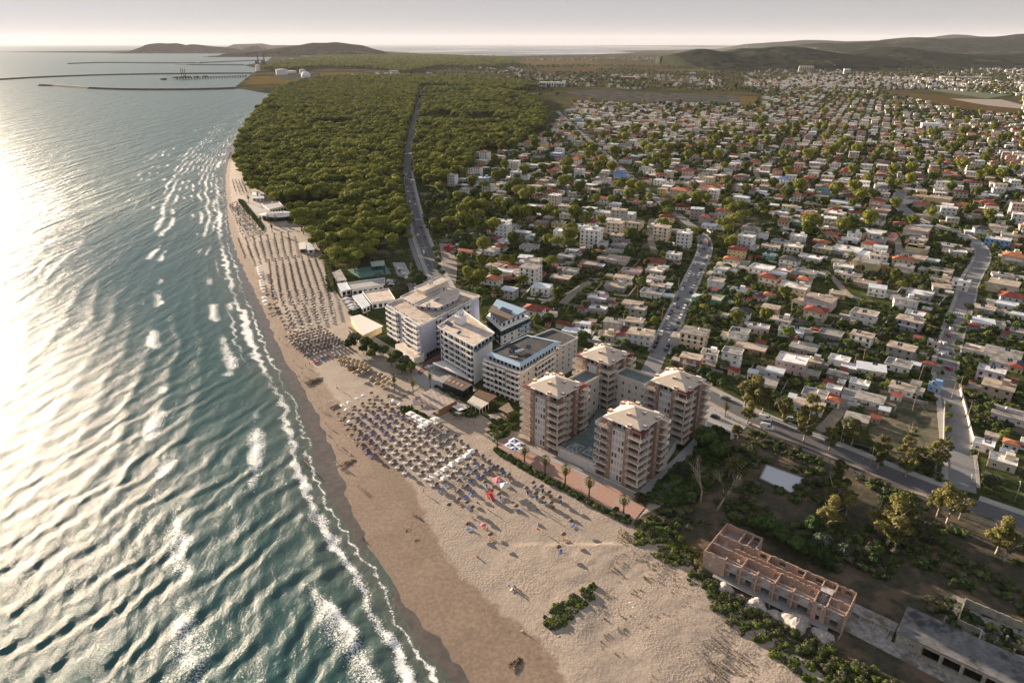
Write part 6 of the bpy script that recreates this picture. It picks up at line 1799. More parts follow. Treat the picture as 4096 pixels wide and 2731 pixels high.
TL = '''pine m4 640 350 140|pine m4 870 300 130|pine m4 700 200 130|pine m4 480 450 130|pine m4 620 460 110|pine m4 700 480 110|pine m4 520 560 130|pine m4 610 600 140|pine m4 740 580 110|pine m4 560 620 120|pine m4 800 460 110|pine m4 850 470 90|pine m4 460 150 110|pine m4 370 170 110|pine m4 560 180 120|pine m4 600 110 120|pine m4 320 210 100|pine m4 260 190 100|pine m4 400 110 110|pine m4 480 90 120|pine m4 560 60 120|pine m4 640 50 120|pine m4 790 90 100|pine m4 940 110 120|pine m4 1000 90 110|pine m4 960 210 70|pine m4 1140 310 120|pine m4 1200 330 130|pine m4 1300 290 140|pine m4 1290 350 130|pine m4 1150 80 110|pine m4 1200 120 90|pine m4 1220 730 130
pine m4 1160 480 140|pine m4 940 620 110|pine m4 740 690 100|pine m4 610 700 90|pine m4 460 250 60|pine m4 220 40 80|pine m4 280 50 70|pine m4 1060 80 70|pine c5 600 320 180|pine c5 520 330 160|pine c5 640 390 150|pine c5 560 430 180|pine c5 460 470 160|pine c5 500 510 140|pine c5 240 540 110|pine c5 460 620 130|pine c5 520 650 140|pine c5 560 590 110|pine c5 60 245 140|pine c5 20 270 90|pine c5 260 200 130|pine c5 450 225 100|pine c5 830 360 70|pine c5 860 1320 170|pine c5 1040 1110 140|pine c5 1110 1150 110|pine c5 610 1140 100|pine c5 300 1170 120|pine c5 590 1340 170|pine c5 470 1230 80|pine c5 270 1250 90|pine c5 2080 950 160|pine c5 2240 980 160|pine c5 2140 1040 130
pine m2 860 440 90|pine m2 640 430 65|pine m2 690 590 70|pine m2 375 390 90|pine m2 550 290 75|pine m2 830 240 80|pine m2 1100 365 70|pine m2 480 385 50|pine m2 570 400 60|pine m2 465 470 50|pine m2 240 430 90|pine m2 200 460 80|pine m2 50 440 80|pine m2 1240 520 90|pine m2 1130 560 80|pine m2 1040 510 60|pine m2 1000 550 65|pine m2 1160 600 80|pine m2 370 575 50|pine m2 440 580 70|pine m2 470 620 50|pine m2 300 600 110|pine m2 260 470 90|pine m2 330 480 80|pine m2 400 470 80|pine m2 160 210 70|pine m2 210 190 60|pine m2 350 170 70|pine m2 430 150 80
pine f 1810 1090 170|pine f 1800 1180 100|pine f 1600 1200 140|pine f 1440 1220 180|pine f 1280 1240 190|pine f 1340 1290 140|pine f 1160 1260 110|pine f 1480 1160 160|pine f 1120 1060 200|pine f 1390 1060 220|pine f 1180 1000 200|pine f 940 870 210|pine f 960 920 180|pine f 1300 930 200|pine f 1240 1100 180|pine f 1060 1100 120|pine f 1940 940 130|pine f 1960 1060 100|pine f 600 620 90|pine f 1850 870 170|pine f 1560 900 170|pine f 1720 940 150|pine f 1480 1000 160
euc c2 760 520 240|euc c2 680 500 230|euc c2 850 560 200|euc c2 700 690 150|euc c2 1280 680 220|euc c2 1240 830 190|euc c2 1480 930 160|euc c2 1690 880 170|euc c2 1030 650 130|euc c2 1960 1030 170|euc c2 2180 1020 150|euc c2 2290 1080 150|euc c2 1930 1130 140|euc c2 2200 1180 170|euc c2 600 880 120|euc c2 520 1200 140|euc c2 620 1250 150|euc c2 1540 1300 230|euc c2 1480 1440 200|euc c2 1640 1490 150|euc e 960 250 280|euc e 1050 180 230|euc e 840 210 180|euc e 1000 370 200|euc e 1440 120 220|euc e 1340 120 150|euc e 1520 150 140|euc e 1840 370 220|euc e 460 190 200|euc e 600 120 150|euc e 1900 450 200|euc c3 1560 1450 200|euc c3 1600 1380 150
garden d 1310 330 190|garden d 1480 470 170|garden d 1610 540 180|garden d 1240 340 160|garden d 1780 340 190|garden d 1840 640 200|garden e 800 580 110|garden d 1420 380 170|garden d 1680 600 140|garden c3 1250 455 110|garden c3 1390 550 110|garden c3 990 350 130|garden c3 700 410 130|garden c3 130 310 170|garden c3 90 960 150|garden c3 740 1180 190|garden c3 1560 590 60|garden c3 1570 685 65|garden c3 1640 1000 75|garden c3 1650 1090 90|garden c3 1640 1220 100|garden c3 1640 1310 75|garden c3 1730 690 90|garden c3 1760 770 120|garden c3 1720 560 90|garden c3 1720 480 75|garden c3 1730 410 80|garden c3 1760 290 80|garden c3 1790 235 80|garden c3 1820 170 90|garden c3 1830 70 100|garden c3 1650 160 100|garden c3 1650 210 90|garden c3 1880 1440 100
garden c4 1795 540 130|garden c4 1250 1050 140|garden c4 815 890 130|garden c4 930 880 120|garden c4 1920 900 110|garden c4 320 880 90|garden c4 1660 820 60|garden c4 2290 830 110|garden c4 480 640 90|garden c4 270 640 120|garden c4 330 740 120|garden c4 640 600 110|garden c4 1580 1110 90|garden c4 1430 1075 80|garden c4 1650 1100 80|garden c4 2110 1310 80|garden c4 2240 1350 80|garden m4 130 580 100|garden m4 100 590 90|garden m4 70 620 80|garden m4 320 560 60|garden m4 300 520 60|garden m4 290 470 65|garden m4 280 420 65|garden m4 270 380 60|garden m4 0 640 50|garden a 585 265 90|garden a 820 190 150|garden a 740 220 120
garden a 60 890 170|garden a 180 950 190|garden a 290 1010 170|garden a 380 1030 150|garden a 540 1110 190|garden a 640 1170 190|garden a 720 1220 160|garden a 600 1240 150|garden a 250 1080 150|garden a 0 950 150|garden a 480 1160 140|garden a 150 1020 120|garden b 325 860 55|garden b 1870 240 80|garden b 2000 290 90|garden b 2160 330 130|garden b 2250 370 130|garden b 2320 420 110'''
man_tree_xy = []
for tok in TL.replace('\n', '|').split('|'):
 k, c, x, y, w = tok.split(); x, y, w = float(x), float(y), float(w)
 zc0 = {'pine': 7.0, 'garden': 3.0, 'euc': 8.5}[k]
 p = Q(c, x, y, zc0); s = CROPS[c][2]
 wm = w / s * px_of(p)[2] / FPX
 base = {'pine': 11.5, 'garden': 5.4, 'euc': 9.0}[k]
 sc = max(.5, min(1.9, wm / base))
 p = Q(c, x, y, zc0 * sc)
 if k == 'euc' and c in ('c2', 'e', 'c3'): g, reg_ = 'tall loose trees along the boulevard and scrub', ('in the scrub field' if px_of(p)[1] > 1750 and side_of(R4, p.x, p.y)[1] > 0 else 'along the boulevard')
 else: g, reg_ = None, tregion(p.x, p.y)
 if c == 'a' and y > 850: reg_ = 'in the hedge before big hotel'
 if k == 'garden' and c in ('d', 'e'): reg_ = 'behind the ruined building'
 desc = {'pine': 'round-topped umbrella pine', 'garden': 'small bushy garden tree', 'euc': 'tall loose-crowned eucalyptus'}[k]
 tree(k, p.x, p.y, sc, desc, reg_, g or {'pine': 'umbrella pines', 'garden': 'garden trees among the houses', 'euc': 'tall loose trees'}[k], idx=(1 if (c == 'd' or (c == 'a' and y < 0)) else None))
 man_tree_xy.append((p.x, p.y, 3 * sc))
def scatter(name, meshes, pts, scl, rot, label, cat):
 col = bpy.data.collections.new(name + '_plants')
 for i, me in enumerate(meshes):
  o = bpy.data.objects.new(f'{name}_plant', me); col.objects.link(o)
 pts = np.asarray(pts, dtype=np.float32)
 me = bpy.data.meshes.new(name)
 me.vertices.add(len(pts)); me.vertices.foreach_set('co', pts.ravel())
 for nm, arr in (('scl', scl), ('rotz', rot)):
  a = me.attributes.new(nm, 'FLOAT', 'POINT'); a.data.foreach_set('value', np.asarray(arr, dtype=np.float32))
 for m_ in {m2.name: m2 for mm in meshes for m2 in mm.materials}.values(): me.materials.append(m_)
 o = link(name, me)
 ng = bpy.data.node_groups.new(name, 'GeometryNodeTree')
 ng.interface.new_socket('Geometry', in_out='INPUT', socket_type='NodeSocketGeometry')
 ng.interface.new_socket('Geometry', in_out='OUTPUT', socket_type='NodeSocketGeometry')
 gi = ng.nodes.new('NodeGroupInput'); go = ng.nodes.new('NodeGroupOutput')
 ip = ng.nodes.new('GeometryNodeInstanceOnPoints'); ci = ng.nodes.new('GeometryNodeCollectionInfo')
 ci.inputs['Collection'].default_value = col; ci.inputs['Separate Children'].default_value = True; ci.inputs['Reset Children'].default_value = True
 ip.inputs['Pick Instance'].default_value = True
 def na(n):
  a = ng.nodes.new('GeometryNodeInputNamedAttribute'); a.data_type = 'FLOAT'; a.inputs['Name'].default_value = n; return a.outputs['Attribute']
 cx = ng.nodes.new('ShaderNodeCombineXYZ'); ng.links.new(na('rotz'), cx.inputs[2])
 ng.links.new(gi.outputs[0], ip.inputs['Points']); ng.links.new(ci.outputs[0], ip.inputs['Instance'])
 ng.links.new(cx.outputs[0], ip.inputs['Rotation']); ng.links.new(na('scl'), ip.inputs['Scale'])
 ng.links.new(ip.outputs[0], go.inputs[0])
 md = o.modifiers.new('scatter', 'NODES'); md.node_group = ng
 return stuff(o, label, cat)
def v_in_poly(X, Y, poly):
 c = np.zeros(X.shape, bool); n = len(poly); j = n - 1
 for i in range(n):
  xi, yi = poly[i][:2]; xj, yj = poly[j][:2]
  if yi != yj:
   c ^= ((yi > Y) != (yj > Y)) & (X < (xj - xi) * (Y - yi) / (yj - yi) + xi)
  j = i
 return c
def jit_grid(poly, sp, seed, jitter=.42):
 xs = [p[0] for p in poly]; ys = [p[1] for p in poly]
 gx, gy = np.meshgrid(np.arange(min(xs), max(xs), sp), np.arange(min(ys), max(ys), sp), indexing='ij')
 rs = rsn(seed); gx = gx + rs.uniform(-jitter, jitter, gx.shape) * sp + (np.arange(gx.shape[1])[None, :] % 2) * sp / 2; gy = gy + rs.uniform(-jitter, jitter, gy.shape) * sp
 X, Y = gx.ravel(), gy.ravel(); k = v_in_poly(X, Y, poly)
 return X[k], Y[k]
fx, fy = jit_grid(FOREST[0], 8.0, 5); gx_, gy_ = jit_grid(FOREST[1], 8.6, 6)
side = np.concatenate([np.zeros(len(fx)), np.ones(len(gx_))]); fx = np.concatenate([fx, gx_]); fy = np.concatenate([fy, gy_])
dR, _ = pl_dist(fx, fy, R1); keep = dR > 8.5
clear = Dp([(715, 292), (735, 284), (800, 284), (822, 293), (800, 297), (730, 298)])
keep &= ~v_in_poly(fx, fy, clear)
keep &= ~((side == 1) & (fbm(fx * .012, fy * .012, 3, 9) < .40)); keep &= fbm(fx * .02, fy * .02, 3, 19) > .27
FA = np.array(FOOT)
def clear_of(X, Y, A, pad):
 k = np.ones(len(X), bool)
 for i in range(0, len(A), 200):
  a = A[i:i + 200]; k &= ~(((X[:, None] - a[None, :, 0]) ** 2 + (Y[:, None] - a[None, :, 1]) ** 2) < (a[None, :, 2] + pad) ** 2).any(1)
 return k
keep &= clear_of(fx, fy, FA, 1.5); MT = np.array(man_tree_xy); keep &= clear_of(fx, fy, MT, 1.0)
fx, fy, side = fx[keep], fy[keep], side[keep]
o_ = np.argsort(fy); fx, fy, side = fx[o_], fy[o_], side[o_]
n_ind = 300 - sum(1 for r_ in REG if r_[1] == 'round-topped umbrella pine')
for x, y, sd in zip(fx[:n_ind], fy[:n_ind], side[:n_ind]):
 tree('pine', x, y, rnd.uniform(.8, 1.15), 'forest umbrella pine', 'right of forest road' if sd else 'at the near forest edge', 'umbrella pines at the front of the forest')
rx, ry = fx[n_ind:], fy[n_ind:]
s_ = rsn(8).uniform(.6, 1.32, len(rx)); s_ *= .8 + .4 * fbm(rx * .02, ry * .02, 3, 14)
scatter('pine_forest', [p[2] for p in PINES], np.stack([rx, ry, np.zeros(len(rx))], 1), s_, rsn(9).uniform(0, 6.28, len(rx)), 'dense green coastal pine forest filling the land between beach and village', 'forest')
FF = [Dp([(598,163),(640,150),(700,133),(880,122),(960,127),(1060,131),(1150,134),(1190,150),(1130,158),(1010,156),(960,165),(940,172),(860,160),(740,157),(640,166)]), Dp([(660,205),(700,188),(760,182),(900,180),(960,178),(1050,180),(1180,188),(1240,206),(1180,212),(960,198),(900,196),(700,196)])]
X1, Y1 = jit_grid(FF[0], 22, 15); X2, Y2 = jit_grid(FF[1], 14, 16)
X = np.concatenate([X1, X2]); Y = np.concatenate([Y1, Y2]); S_ = np.concatenate([np.full(len(X1), 1.7), np.full(len(X2), 1.3)]) * rsn(3).uniform(.8, 1.25, len(X))
X3, Y3 = jit_grid([(-700, 1700), (3200, 1500), (4600, 5200), (-300, 5200)], 42, 18); k = (fbm(X3 * .003, Y3 * .003, 4, 71) > .46) & (np.abs(X3) < Y3 * .85) & ~v_in_poly(X3, Y3, tuple(FOREST[0])) & ~v_in_poly(X3, Y3, tuple(FF[0]))
for e in EXCL: k &= ~v_in_poly(X3, Y3, e)
X3, Y3 = X3[k], Y3[k]
scatter('plain_trees', [g[0] for g in GARD], np.stack([X3, Y3, np.zeros(len(X3))], 1), rsn(3).uniform(1.2, 3.0, len(X3)), rsn(4).uniform(0, 6, len(X3)), 'dark trees and hedges dotted over the distant plain', 'trees')
scatter('distant_forest', [p[2] for p in PINES], np.stack([X, Y, np.zeros(len(X))], 1), S_, rsn(19).uniform(0, 6.28, len(X)), 'dark pine woods beyond the factory and towards the headland', 'forest')
print('forest', len(rx), len(X))
tp2 = Dp([(960,520),(1060,560),(1060,690),(1100,690),(1220,700),(1330,760),(1480,810),(1660,880),(1760,965),(2000,1040),(2200,1130),(2500,1230),(2600,900),(2600,250),(2352,190),(1900,178),(1700,190),(1760,225),(1700,238),(1500,230),(1330,225),(1290,270),(1250,310),(1160,350),(1090,400),(1030,440),(975,450)])
tp2 = [p if p[1] < 2600 else (p[0] * 2600 / p[1], 2600) for p in tp2]
def gscatter(sp, seed, ymax, ymin=0, nth=.0, pad=.3, rpad=5.6):
 X, Y = jit_grid(tp2, sp, seed); k = (Y < ymax) & (Y > ymin) & (np.abs(X) < Y * .85)
 X, Y = X[k], Y[k]; k = clear_of(X, Y, FA[:, :3] * np.array([1, 1, .8]), pad)
 k &= pl_dist(X, Y, R2)[0] > np.where(Y > 540, 12, 4)
 for ln, dd_ in ROADS: k &= pl_dist(X, Y, ln)[0] > rpad + (dd_ > 7) * 1.2 - (dd_ < 7) * 2
 k &= fbm(X * .03, Y * .03, 3, seed) > nth
 for e in EXCL: k &= ~v_in_poly(X, Y, e)
 return X[k], Y[k]
X, Y = gscatter(3.4, 31, 620, 0, .40)
X2, Y2 = gscatter(6.5, 32, 1500, 620, .38); X3, Y3 = gscatter(15, 33, 2600, 1500, .3)
S1 = rsn(4).uniform(.55, 1.25, len(X)); S2 = rsn(5).uniform(.9, 1.9, len(X2)); S3 = rsn(6).uniform(1.8, 3.4, len(X3))
PX = np.concatenate([X, X2, X3]); PYY = np.concatenate([Y, Y2, Y3]); SS = np.concatenate([S1, S2, S3])
scatter('garden_shrubs', BUSH, np.stack([PX, PYY, np.zeros(len(PX))], 1), SS, rsn(7).uniform(0, 6.28, len(PX)), 'dense green garden shrubs and vines filling the plots between houses', 'shrubs')
print('shrubs', len(PX))
X, Y = gscatter(13, 41, 1300, 0, .42, .6)
k = clear_of(X, Y, MT, 1.5); X, Y = X[k], Y[k]; o_ = np.argsort(Y); X, Y = X[o_], Y[o_]
n_ind = 300 - sum(1 for r_ in REG if r_[1] == 'small bushy garden tree'); n_ind = min(n_ind, len(X))
for x, y in zip(X[:n_ind], Y[:n_ind]):
 i = rnd.randrange(4)
 tree('garden', x, y, rnd.uniform(.65, 1.2), ('leafy green', 'dark green', 'bright green', 'grey-green')[i] + ' garden tree', region(x, y), 'garden trees among the houses', idx=i)
X, Y = X[n_ind:], Y[n_ind:]
Xb, Yb = gscatter(30, 43, 2600, 1300, .45); X = np.concatenate([X, Xb]); Y = np.concatenate([Y, Yb])
scatter('village_trees', [g[0] for g in GARD] + [PINES[2][2]], np.stack([X, Y, np.zeros(len(X))], 1), rsn(2).uniform(.8, 1.5, len(X)), rsn(3).uniform(0, 6.28, len(X)), 'scattered trees among the far village houses', 'trees')
scrub_poly = [tuple(P(a, c)[:2]) for a, c in [(2600,2070),(2700,2000),(2850,1850),(2830,1780),(2900,1680),(3010,1720),(3160,1785),(3330,1852),(3500,1925),(3690,2002),(4200,2200),(4300,2800),(3900,2560),(3600,2380),(3300,2280),(3000,2100),(2800,2100),(2660,2150)]]
X, Y = jit_grid(scrub_poly, 1.7, 51); k = (fbm(X * .09, Y * .09, 4, 52) > .50) & clear_of(X, Y, FA, -1.5)
bx = [(p.x, p.y) for p in bp]; k &= ~v_in_poly(X, Y, [(p[0], p[1]) for p in bx])
X, Y = X[k], Y[k]
def tuft_mesh(name, m, n=26, h=.8, sp=.45, seed=0):
 rr = random.Random(seed); b = MB()
 for _ in range(n):
  a = rr.uniform(0, 6.28); r = rr.uniform(0, .18); l = rr.uniform(.5, 1) * h; o_x = rr.uniform(.2, 1) * sp
  x, y = r * math.cos(a), r * math.sin(a); px_, py_ = -math.sin(a) * .035, math.cos(a) * .035
  b.add([(x - px_, y - py_, 0), (x + px_, y + py_, 0), (x + math.cos(a) * o_x * .5 + px_ * .6, y + math.sin(a) * o_x * .5 + py_ * .6, l * .75), (x + math.cos(a) * o_x, y + math.sin(a) * o_x, l)], [(0, 1, 2), (0, 2, 3)])
 return b.mesh(name, m)
TG = [tuft_mesh('tuft', GRASSL, seed=1), tuft_mesh('tuft', STRAWL, 30, 1.1, .5, 2), tuft_mesh('tuft', DARK_L, 26, .9, .5, 3)]
scatter('scrub', [BUSH[1], BUSH[2], TG[1], TG[2], BUSH[0]], np.stack([X, Y, np.full(len(X), .1)], 1), rsn(1).uniform(.35, 1.0, len(X)), rsn(2).uniform(0, 6.28, len(X)), 'low dark scrub and dry grass over the waste ground right of the towers', 'scrub')
strip = [tuple(P(a, c)[:2]) for a, c in [(2540,2085),(2600,2075),(2700,2130),(2780,2190),(2810,2260),(2870,2330),(3000,2420),(3150,2500),(3330,2600),(3600,2740),(3650,2860),(3330,2800),(3180,2690),(3000,2570),(2860,2460),(2740,2330),(2660,2250),(2540,2190)]]
X, Y = jit_grid(strip, .78, 55); k = (fbm(X * .2, Y * .2, 3, 56) > .36) & clear_of(X, Y, FA, -3.5)
X, Y = X[k], Y[k]
scatter('dune_scrub', [BUSH[2], TG[0], TG[1], TG[0], TG[1], BUSH[3]], np.stack([X, Y, np.full(len(X), .1)], 1), rsn(1).uniform(.3, .75, len(X)) * 1.15, rsn(2).uniform(0, 6.28, len(X)), 'strip of green and golden scrub between the dune sand and the ruin', 'scrub')
dune = [tuple(P(a, c)[:2]) for a, c in [(2480,2110),(2560,2170),(2660,2250),(2740,2330),(2860,2460),(3000,2570),(3180,2690),(3330,2850),(2500,2850),(2350,2700),(2300,2560),(2400,2380),(2440,2220)]]
X, Y = jit_grid(dune, .8, 57)
band = np.clip(1 - pl_dist(X, Y, [tuple(P(a, c)[:2]) for a, c in [(2480, 2130), (2660, 2260), (2860, 2470), (3180, 2700), (3400, 2900)]])[0] / 22, 0, 1)
k = fbm(X * .25, Y * .25, 3, 58) > .68 - band * .36
X, Y = X[k], Y[k]
scatter('dune_grass', [TG[0], TG[1], TG[0]], np.stack([X, Y, np.full(len(X), .25)], 1), rsn(1).uniform(.3, .75, len(X)), rsn(2).uniform(0, 6.28, len(X)), 'tufts of yellow-green grass over the dune sand, bottom right', 'grass')
hedge = [tuple(Q('n', a, c)[:2]) for a, c in [(620,1150),(700,1050),(850,960),(1000,850),(1120,800),(1160,880),(1100,960),(960,1080),(860,1190),(740,1250)]]
X, Y = jit_grid(hedge, .8, 59); ax_ = pl_dist(X, Y, [hedge[0], tuple(Q('n', 900, 1010)[:2]), hedge[5]])[0]; k = (ax_ > .5) & (fbm(X * .35, Y * .35, 3, 8) > .33); X, Y = X[k], Y[k]
scatter('ditch_bushes', [BUSH[0], TG[1], BUSH[2], TG[0], BUSH[3]], np.stack([X, Y, np.full(len(X), .1)], 1), rsn(1).uniform(.4, .75, len(X)), rsn(2).uniform(0, 6.28, len(X)), 'dense green bushes along the ditch in the middle of the sand', 'bushes')
for nm, pts, c, lab in (('promenade_hedge', [(190,1045),(700,1335),(1470,1750),(1440,1770),(680,1370),(180,1080)], 'b', 'low planted strip between beach and promenade'),
      ('garden_strip', [(1180,1330),(1250,1320),(1260,1566),(1200,1566)], 'f', 'narrow row of young palms and shrubs edging the parasol grid'),
      ('beach_hedge', [(360,700),(400,710),(600,960),(590,1000),(540,930),(370,740)], 'f', 'hedge separating far sunbeds from the round restaurant'),
      ('hotel_hedge', [(-20,580),(160,500),(430,450),(425,500),(200,580),(0,620)], 'a', 'long dark hedge behind the cream beach restaurant'),
      ('bar_plants', [(540,180),(700,220),(900,360),(960,380),(900,400),(720,290),(560,210)], 'G', 'planting between the glass pavilion and chequered roof'),
      ('pavilion_plants', [(780,540),(1200,520),(1260,640),(1180,700),(1000,640),(800,640)], 'G', 'tangle of plants around the lettered awnings'),
      ('sunbed_plants', [(0,470),(180,520),(450,660),(400,700),(130,640),(0,600)], 'G', 'green plants in front of the mauve shade sails'),
      ('tower_shrubs', [(1880,1250),(2060,1130),(2150,900),(2320,930),(2352,1300),(2000,1566),(1650,1566),(1640,1500)], 'b', 'dark thicket beside the rightmost path of the towers'),
      ('left_garden', [(140,790),(330,770),(380,820),(300,940),(190,1000),(120,900)], 'b', 'weedy garden left of the promenade tents')):
 pl = [tuple(Q(c, a, d)[:2]) for a, d in pts]
 sp = .9 if c == 'b' and nm != 'tower_shrubs' else 1.3
 X, Y = jit_grid(pl, sp, 60)
 if nm == 'left_garden': X, Y = X[::3], Y[::3]
 mm = [BUSH[0], BUSH[1]] if nm != 'tower_shrubs' else [BUSH[1], BUSH[1], BUSH[0]]
 if len(X): scatter(nm, mm, np.stack([X, Y, np.full(len(X), .12)], 1), rsn(1).uniform(.35, .75, len(X)) * (1.7 if nm == 'tower_shrubs' else 1), rsn(2).uniform(0, 6.28, len(X)), lab, 'hedge')
for x, y, w, kk, lb in ((2180, 1000, 200, 1, 'dark dense tree right of the nearest tower, at the path bend'), (2280, 960, 180, 1, 'dark dense tree just right of the tower path'), (2120, 1130, 150, 1, 'low dark tree on the corner beside the tower path'), (2300, 1080, 160, 1, 'dark tree in the thicket behind the bare tree')):
 p = Q('b', x, y, 4); t = tree('garden', p.x, p.y, w / 2.352 * px_of(p)[2] / FPX / 5.0, '', '', None, idx=1, tag_=False, hs=1.25); tag(t, lb, 'tree', 'dark trees beside the towers')
def oleander(c, x, y, w, m, label):
 p = Q(c, x, y, .8); r = w / CROPS[c][2] * px_of(p)[2] / FPX / 3.4
 L = [(a * 1, b_ * 1, .95, s, s, s * .95) for a, b_, s in ((0, 0, 1.3), (.6, .3, .9), (-.6, .2, .9), (0, -.6, .85))]
 o = link('oleander_bush', crown('oleander_bush', L, 900, .16, m, int(x)), None, (p.x, p.y, 0), 0, (r, r, r)); tag(o, label, 'bush', 'flowering oleander bushes')
oleander('d', 1855, 515, 200, WHITEF, 'white-blossomed oleander bush, left of the round white one, behind the ruin')
oleander('d', 2055, 610, 190, WHITEF, 'roundest white-blossomed oleander bush behind the ruin')
oleander('d', 1985, 490, 110, PINKF, 'purple-pink oleander between the two white oleanders')
oleander('d', 135, 105, 130, PINKF, 'pink oleander beside the end palm of the promenade')
oleander('n', 1330, 80, 65, PINKF, 'small pink oleander on the promenade verge, left of last palm')
oleander('n', 1440, 145, 55, PINKF, 'small pink oleander on the promenade verge, right of last palm')
oleander('b', 1940, 1290, 170, PINKF, 'large dusky pink oleander at the tower path corner')
oleander('b', 1800, 1430, 130, WHITEF, 'pale flowering bush beside the tower path')
oleander('b', 1730, 1500, 120, WHITEF, 'lower pale flowering bush beside the promenade end')
oleander('c3', 1130, 1090, 70, PINKF, 'lone pink bush in the vacant lot by the boulevard')
oleander('e', 1240, 440, 110, PINKF, 'dark pink oleander under the central eucalyptus')
oleander('c2', 870, 1150, 90, GARD_L, 'small round shrub above the water basin')
def bare_tree(c, x, y, h, label, seed, lean=0.0):
 p = Q(c, x, y); rr = random.Random(seed)
 t = tag(empty('bare_tree', (p.x, p.y, 0)), label, 'tree')
 b = MB()
 def grow(s, d, l, r, n):
  e = s + d * l; b.bar(s, e, r, 6 if n > 2 else 4, 0, r * .65)
  if n == 0: return
  for _ in range(2 if n < 4 else 3):
   nd = (d + Vector((rr.uniform(-.7, .7), rr.uniform(-.7, .7), rr.uniform(-.1, .5)))).normalized(); grow(e, nd, l * rr.uniform(.55, .8), r * .6, n - 1)
 grow(Vector((0, 0, -.1)), Vector((lean, 0, 1)).normalized(), h * .42, h * .028, 5)
 b.build('trunk', PALEBARK, t, True)
 L = [(rr.uniform(-h * .22, h * .22) + lean * h * .6, rr.uniform(-h * .2, h * .2), h * rr.uniform(.55, .85), h * .09, h * .09, h * .07) for _ in range(6)]
 link('crown', crown('crown', L, 500, .2, EUC_L, seed, core=.3, shell=(.3, 1.1)), t)
bare_tree('b', 2120, 1566, 14, 'half-bare pale tree with twin trunks and grey twigs beside the thicket', 3)
bare_tree('d', 860, 225, 14, 'leaning pale-trunked tree with sparse crown near the small concrete slab', 8, .35)
bare_tree('c3', 1260, 1370, 9, 'leafless grey tree in the vacant lot', 12)
def palm_meshes(seed, h=6.5, fan=1.7):
 rr = random.Random(seed); b = MB()
 b.cyl((0, 0, -.1), .32, .22, h * .62, 8); b.cyl((0, 0, h * .62 - .1), .55, .85, h * .38, 9, 1)
 tr = b.mesh('trunk', [BARK, mat('dead_fronds', (.14, .10, .06), .95, .3, 4)])
 c = MB()
 for i in range(46):
  a = i * 2.4; el = math.radians(85 - i * 2.9); d = Vector((math.cos(a) * math.cos(el), math.sin(a) * math.cos(el), math.sin(el)))
  s = Vector((0, 0, h)); m_ = s + d * fan * .75; sd = d.cross(Vector((0, 0, 1))); sd = sd.normalized() if sd.length > .1 else Vector((1, 0, 0)); up = sd.cross(d)
  c.bar(s, m_, .03, 3)
  for k in range(7):
   q = (k - 3) / 3; e = m_ + (d * (1 - abs(q) * .45) + sd * q * .9) * fan * .62 + Vector((0, 0, -.25 - .1 * rr.random()))
   w = sd * .09
   c.add([m_ - w, m_ + w, e], [(0, 1, 2)])
 return tr, c.mesh('crown', PALM_L)
PALMS = [palm_meshes(1), palm_meshes(2, 5.8, 1.8)]
def palm(c, x, y, sc, label, group=None, thin=False):
 p = Q(c, x, y); t = empty('palm_tree', (p.x, p.y, .05), rnd.uniform(0, 6)); t.scale = (sc * (.6 if thin else 1), sc * (.6 if thin else 1), sc)
 tr, cr = PALMS[rnd.randrange(2)]
 link('trunk', tr, t); link('crown', cr, t); tag(t, label, 'palm tree', group or 'palms along the promenade')
for i, (x, y) in enumerate([(210, 1035), (465, 1170), (658, 1275), (848, 1380), (1072, 1500), (1395, 1655)]):
 palm('b', x, y, 1.0, ['leftmost fan palm of the promenade row, left of the blue-white tents', 'fan palm right of the blue-white tents', 'third fan palm from the left along the promenade, before the podium', 'fourth fan palm from the left, in front of the nearest tower', 'fifth fan palm from the left on the promenade verge', 'last fan palm at the right end of the promenade'][i])
palm('c2', 470, 750, .85, 'fan palm on the boulevard pavement beside the rightmost tower', 'street palms')
for i, (x, y, s) in enumerate([(945, 1480, 1.25), (745, 1560, 1.2), (525, 1505, 1.15), (715, 1415, 1.2), (410, 190, .9), (725, 155, 1.1), (210, 670, .7)]):
 palm('a', x, y, s, ['slim palm before the paved hotel forecourt', 'slim palm at the edge of the wooden walkway', 'slim palm beside the golden parasols', 'slim palm at the right end of hotel hedge', 'palm beside the green court', 'orange-tinted palm by the car park', 'short palm behind the cream restaurant'][i], 'slim palms near the hotels', True)
for i, (x, y) in enumerate([(575, 930), (645, 925), (715, 925), (680, 1010), (460, 735), (549, 700)]):
 palm('f', x, y, .95, ['left of three palms before the round restaurant', 'middle of three palms before the round restaurant', 'right of three palms before the round restaurant', 'lone palm on the grey beach yard', 'palm at the far beach terrace left', 'palm at the far beach terrace right'][i], 'palms around the round restaurant')
for i in range(11):
 p = Q('f', 1205 + i * 4.5, 1345 + i * 21); t = empty('palm_tree', (p.x, p.y, 0), i); t.scale = (.62, .62, .6); link('trunk', PALMS[i % 2][0], t); link('crown', PALMS[i % 2][1], t)
 tag(t, f'{ordn(i)} farthest young palm in the row edging the parasol grid' if i else 'farthest young palm in the row edging the parasol grid', 'palm tree', 'young palms edging the parasol grid')
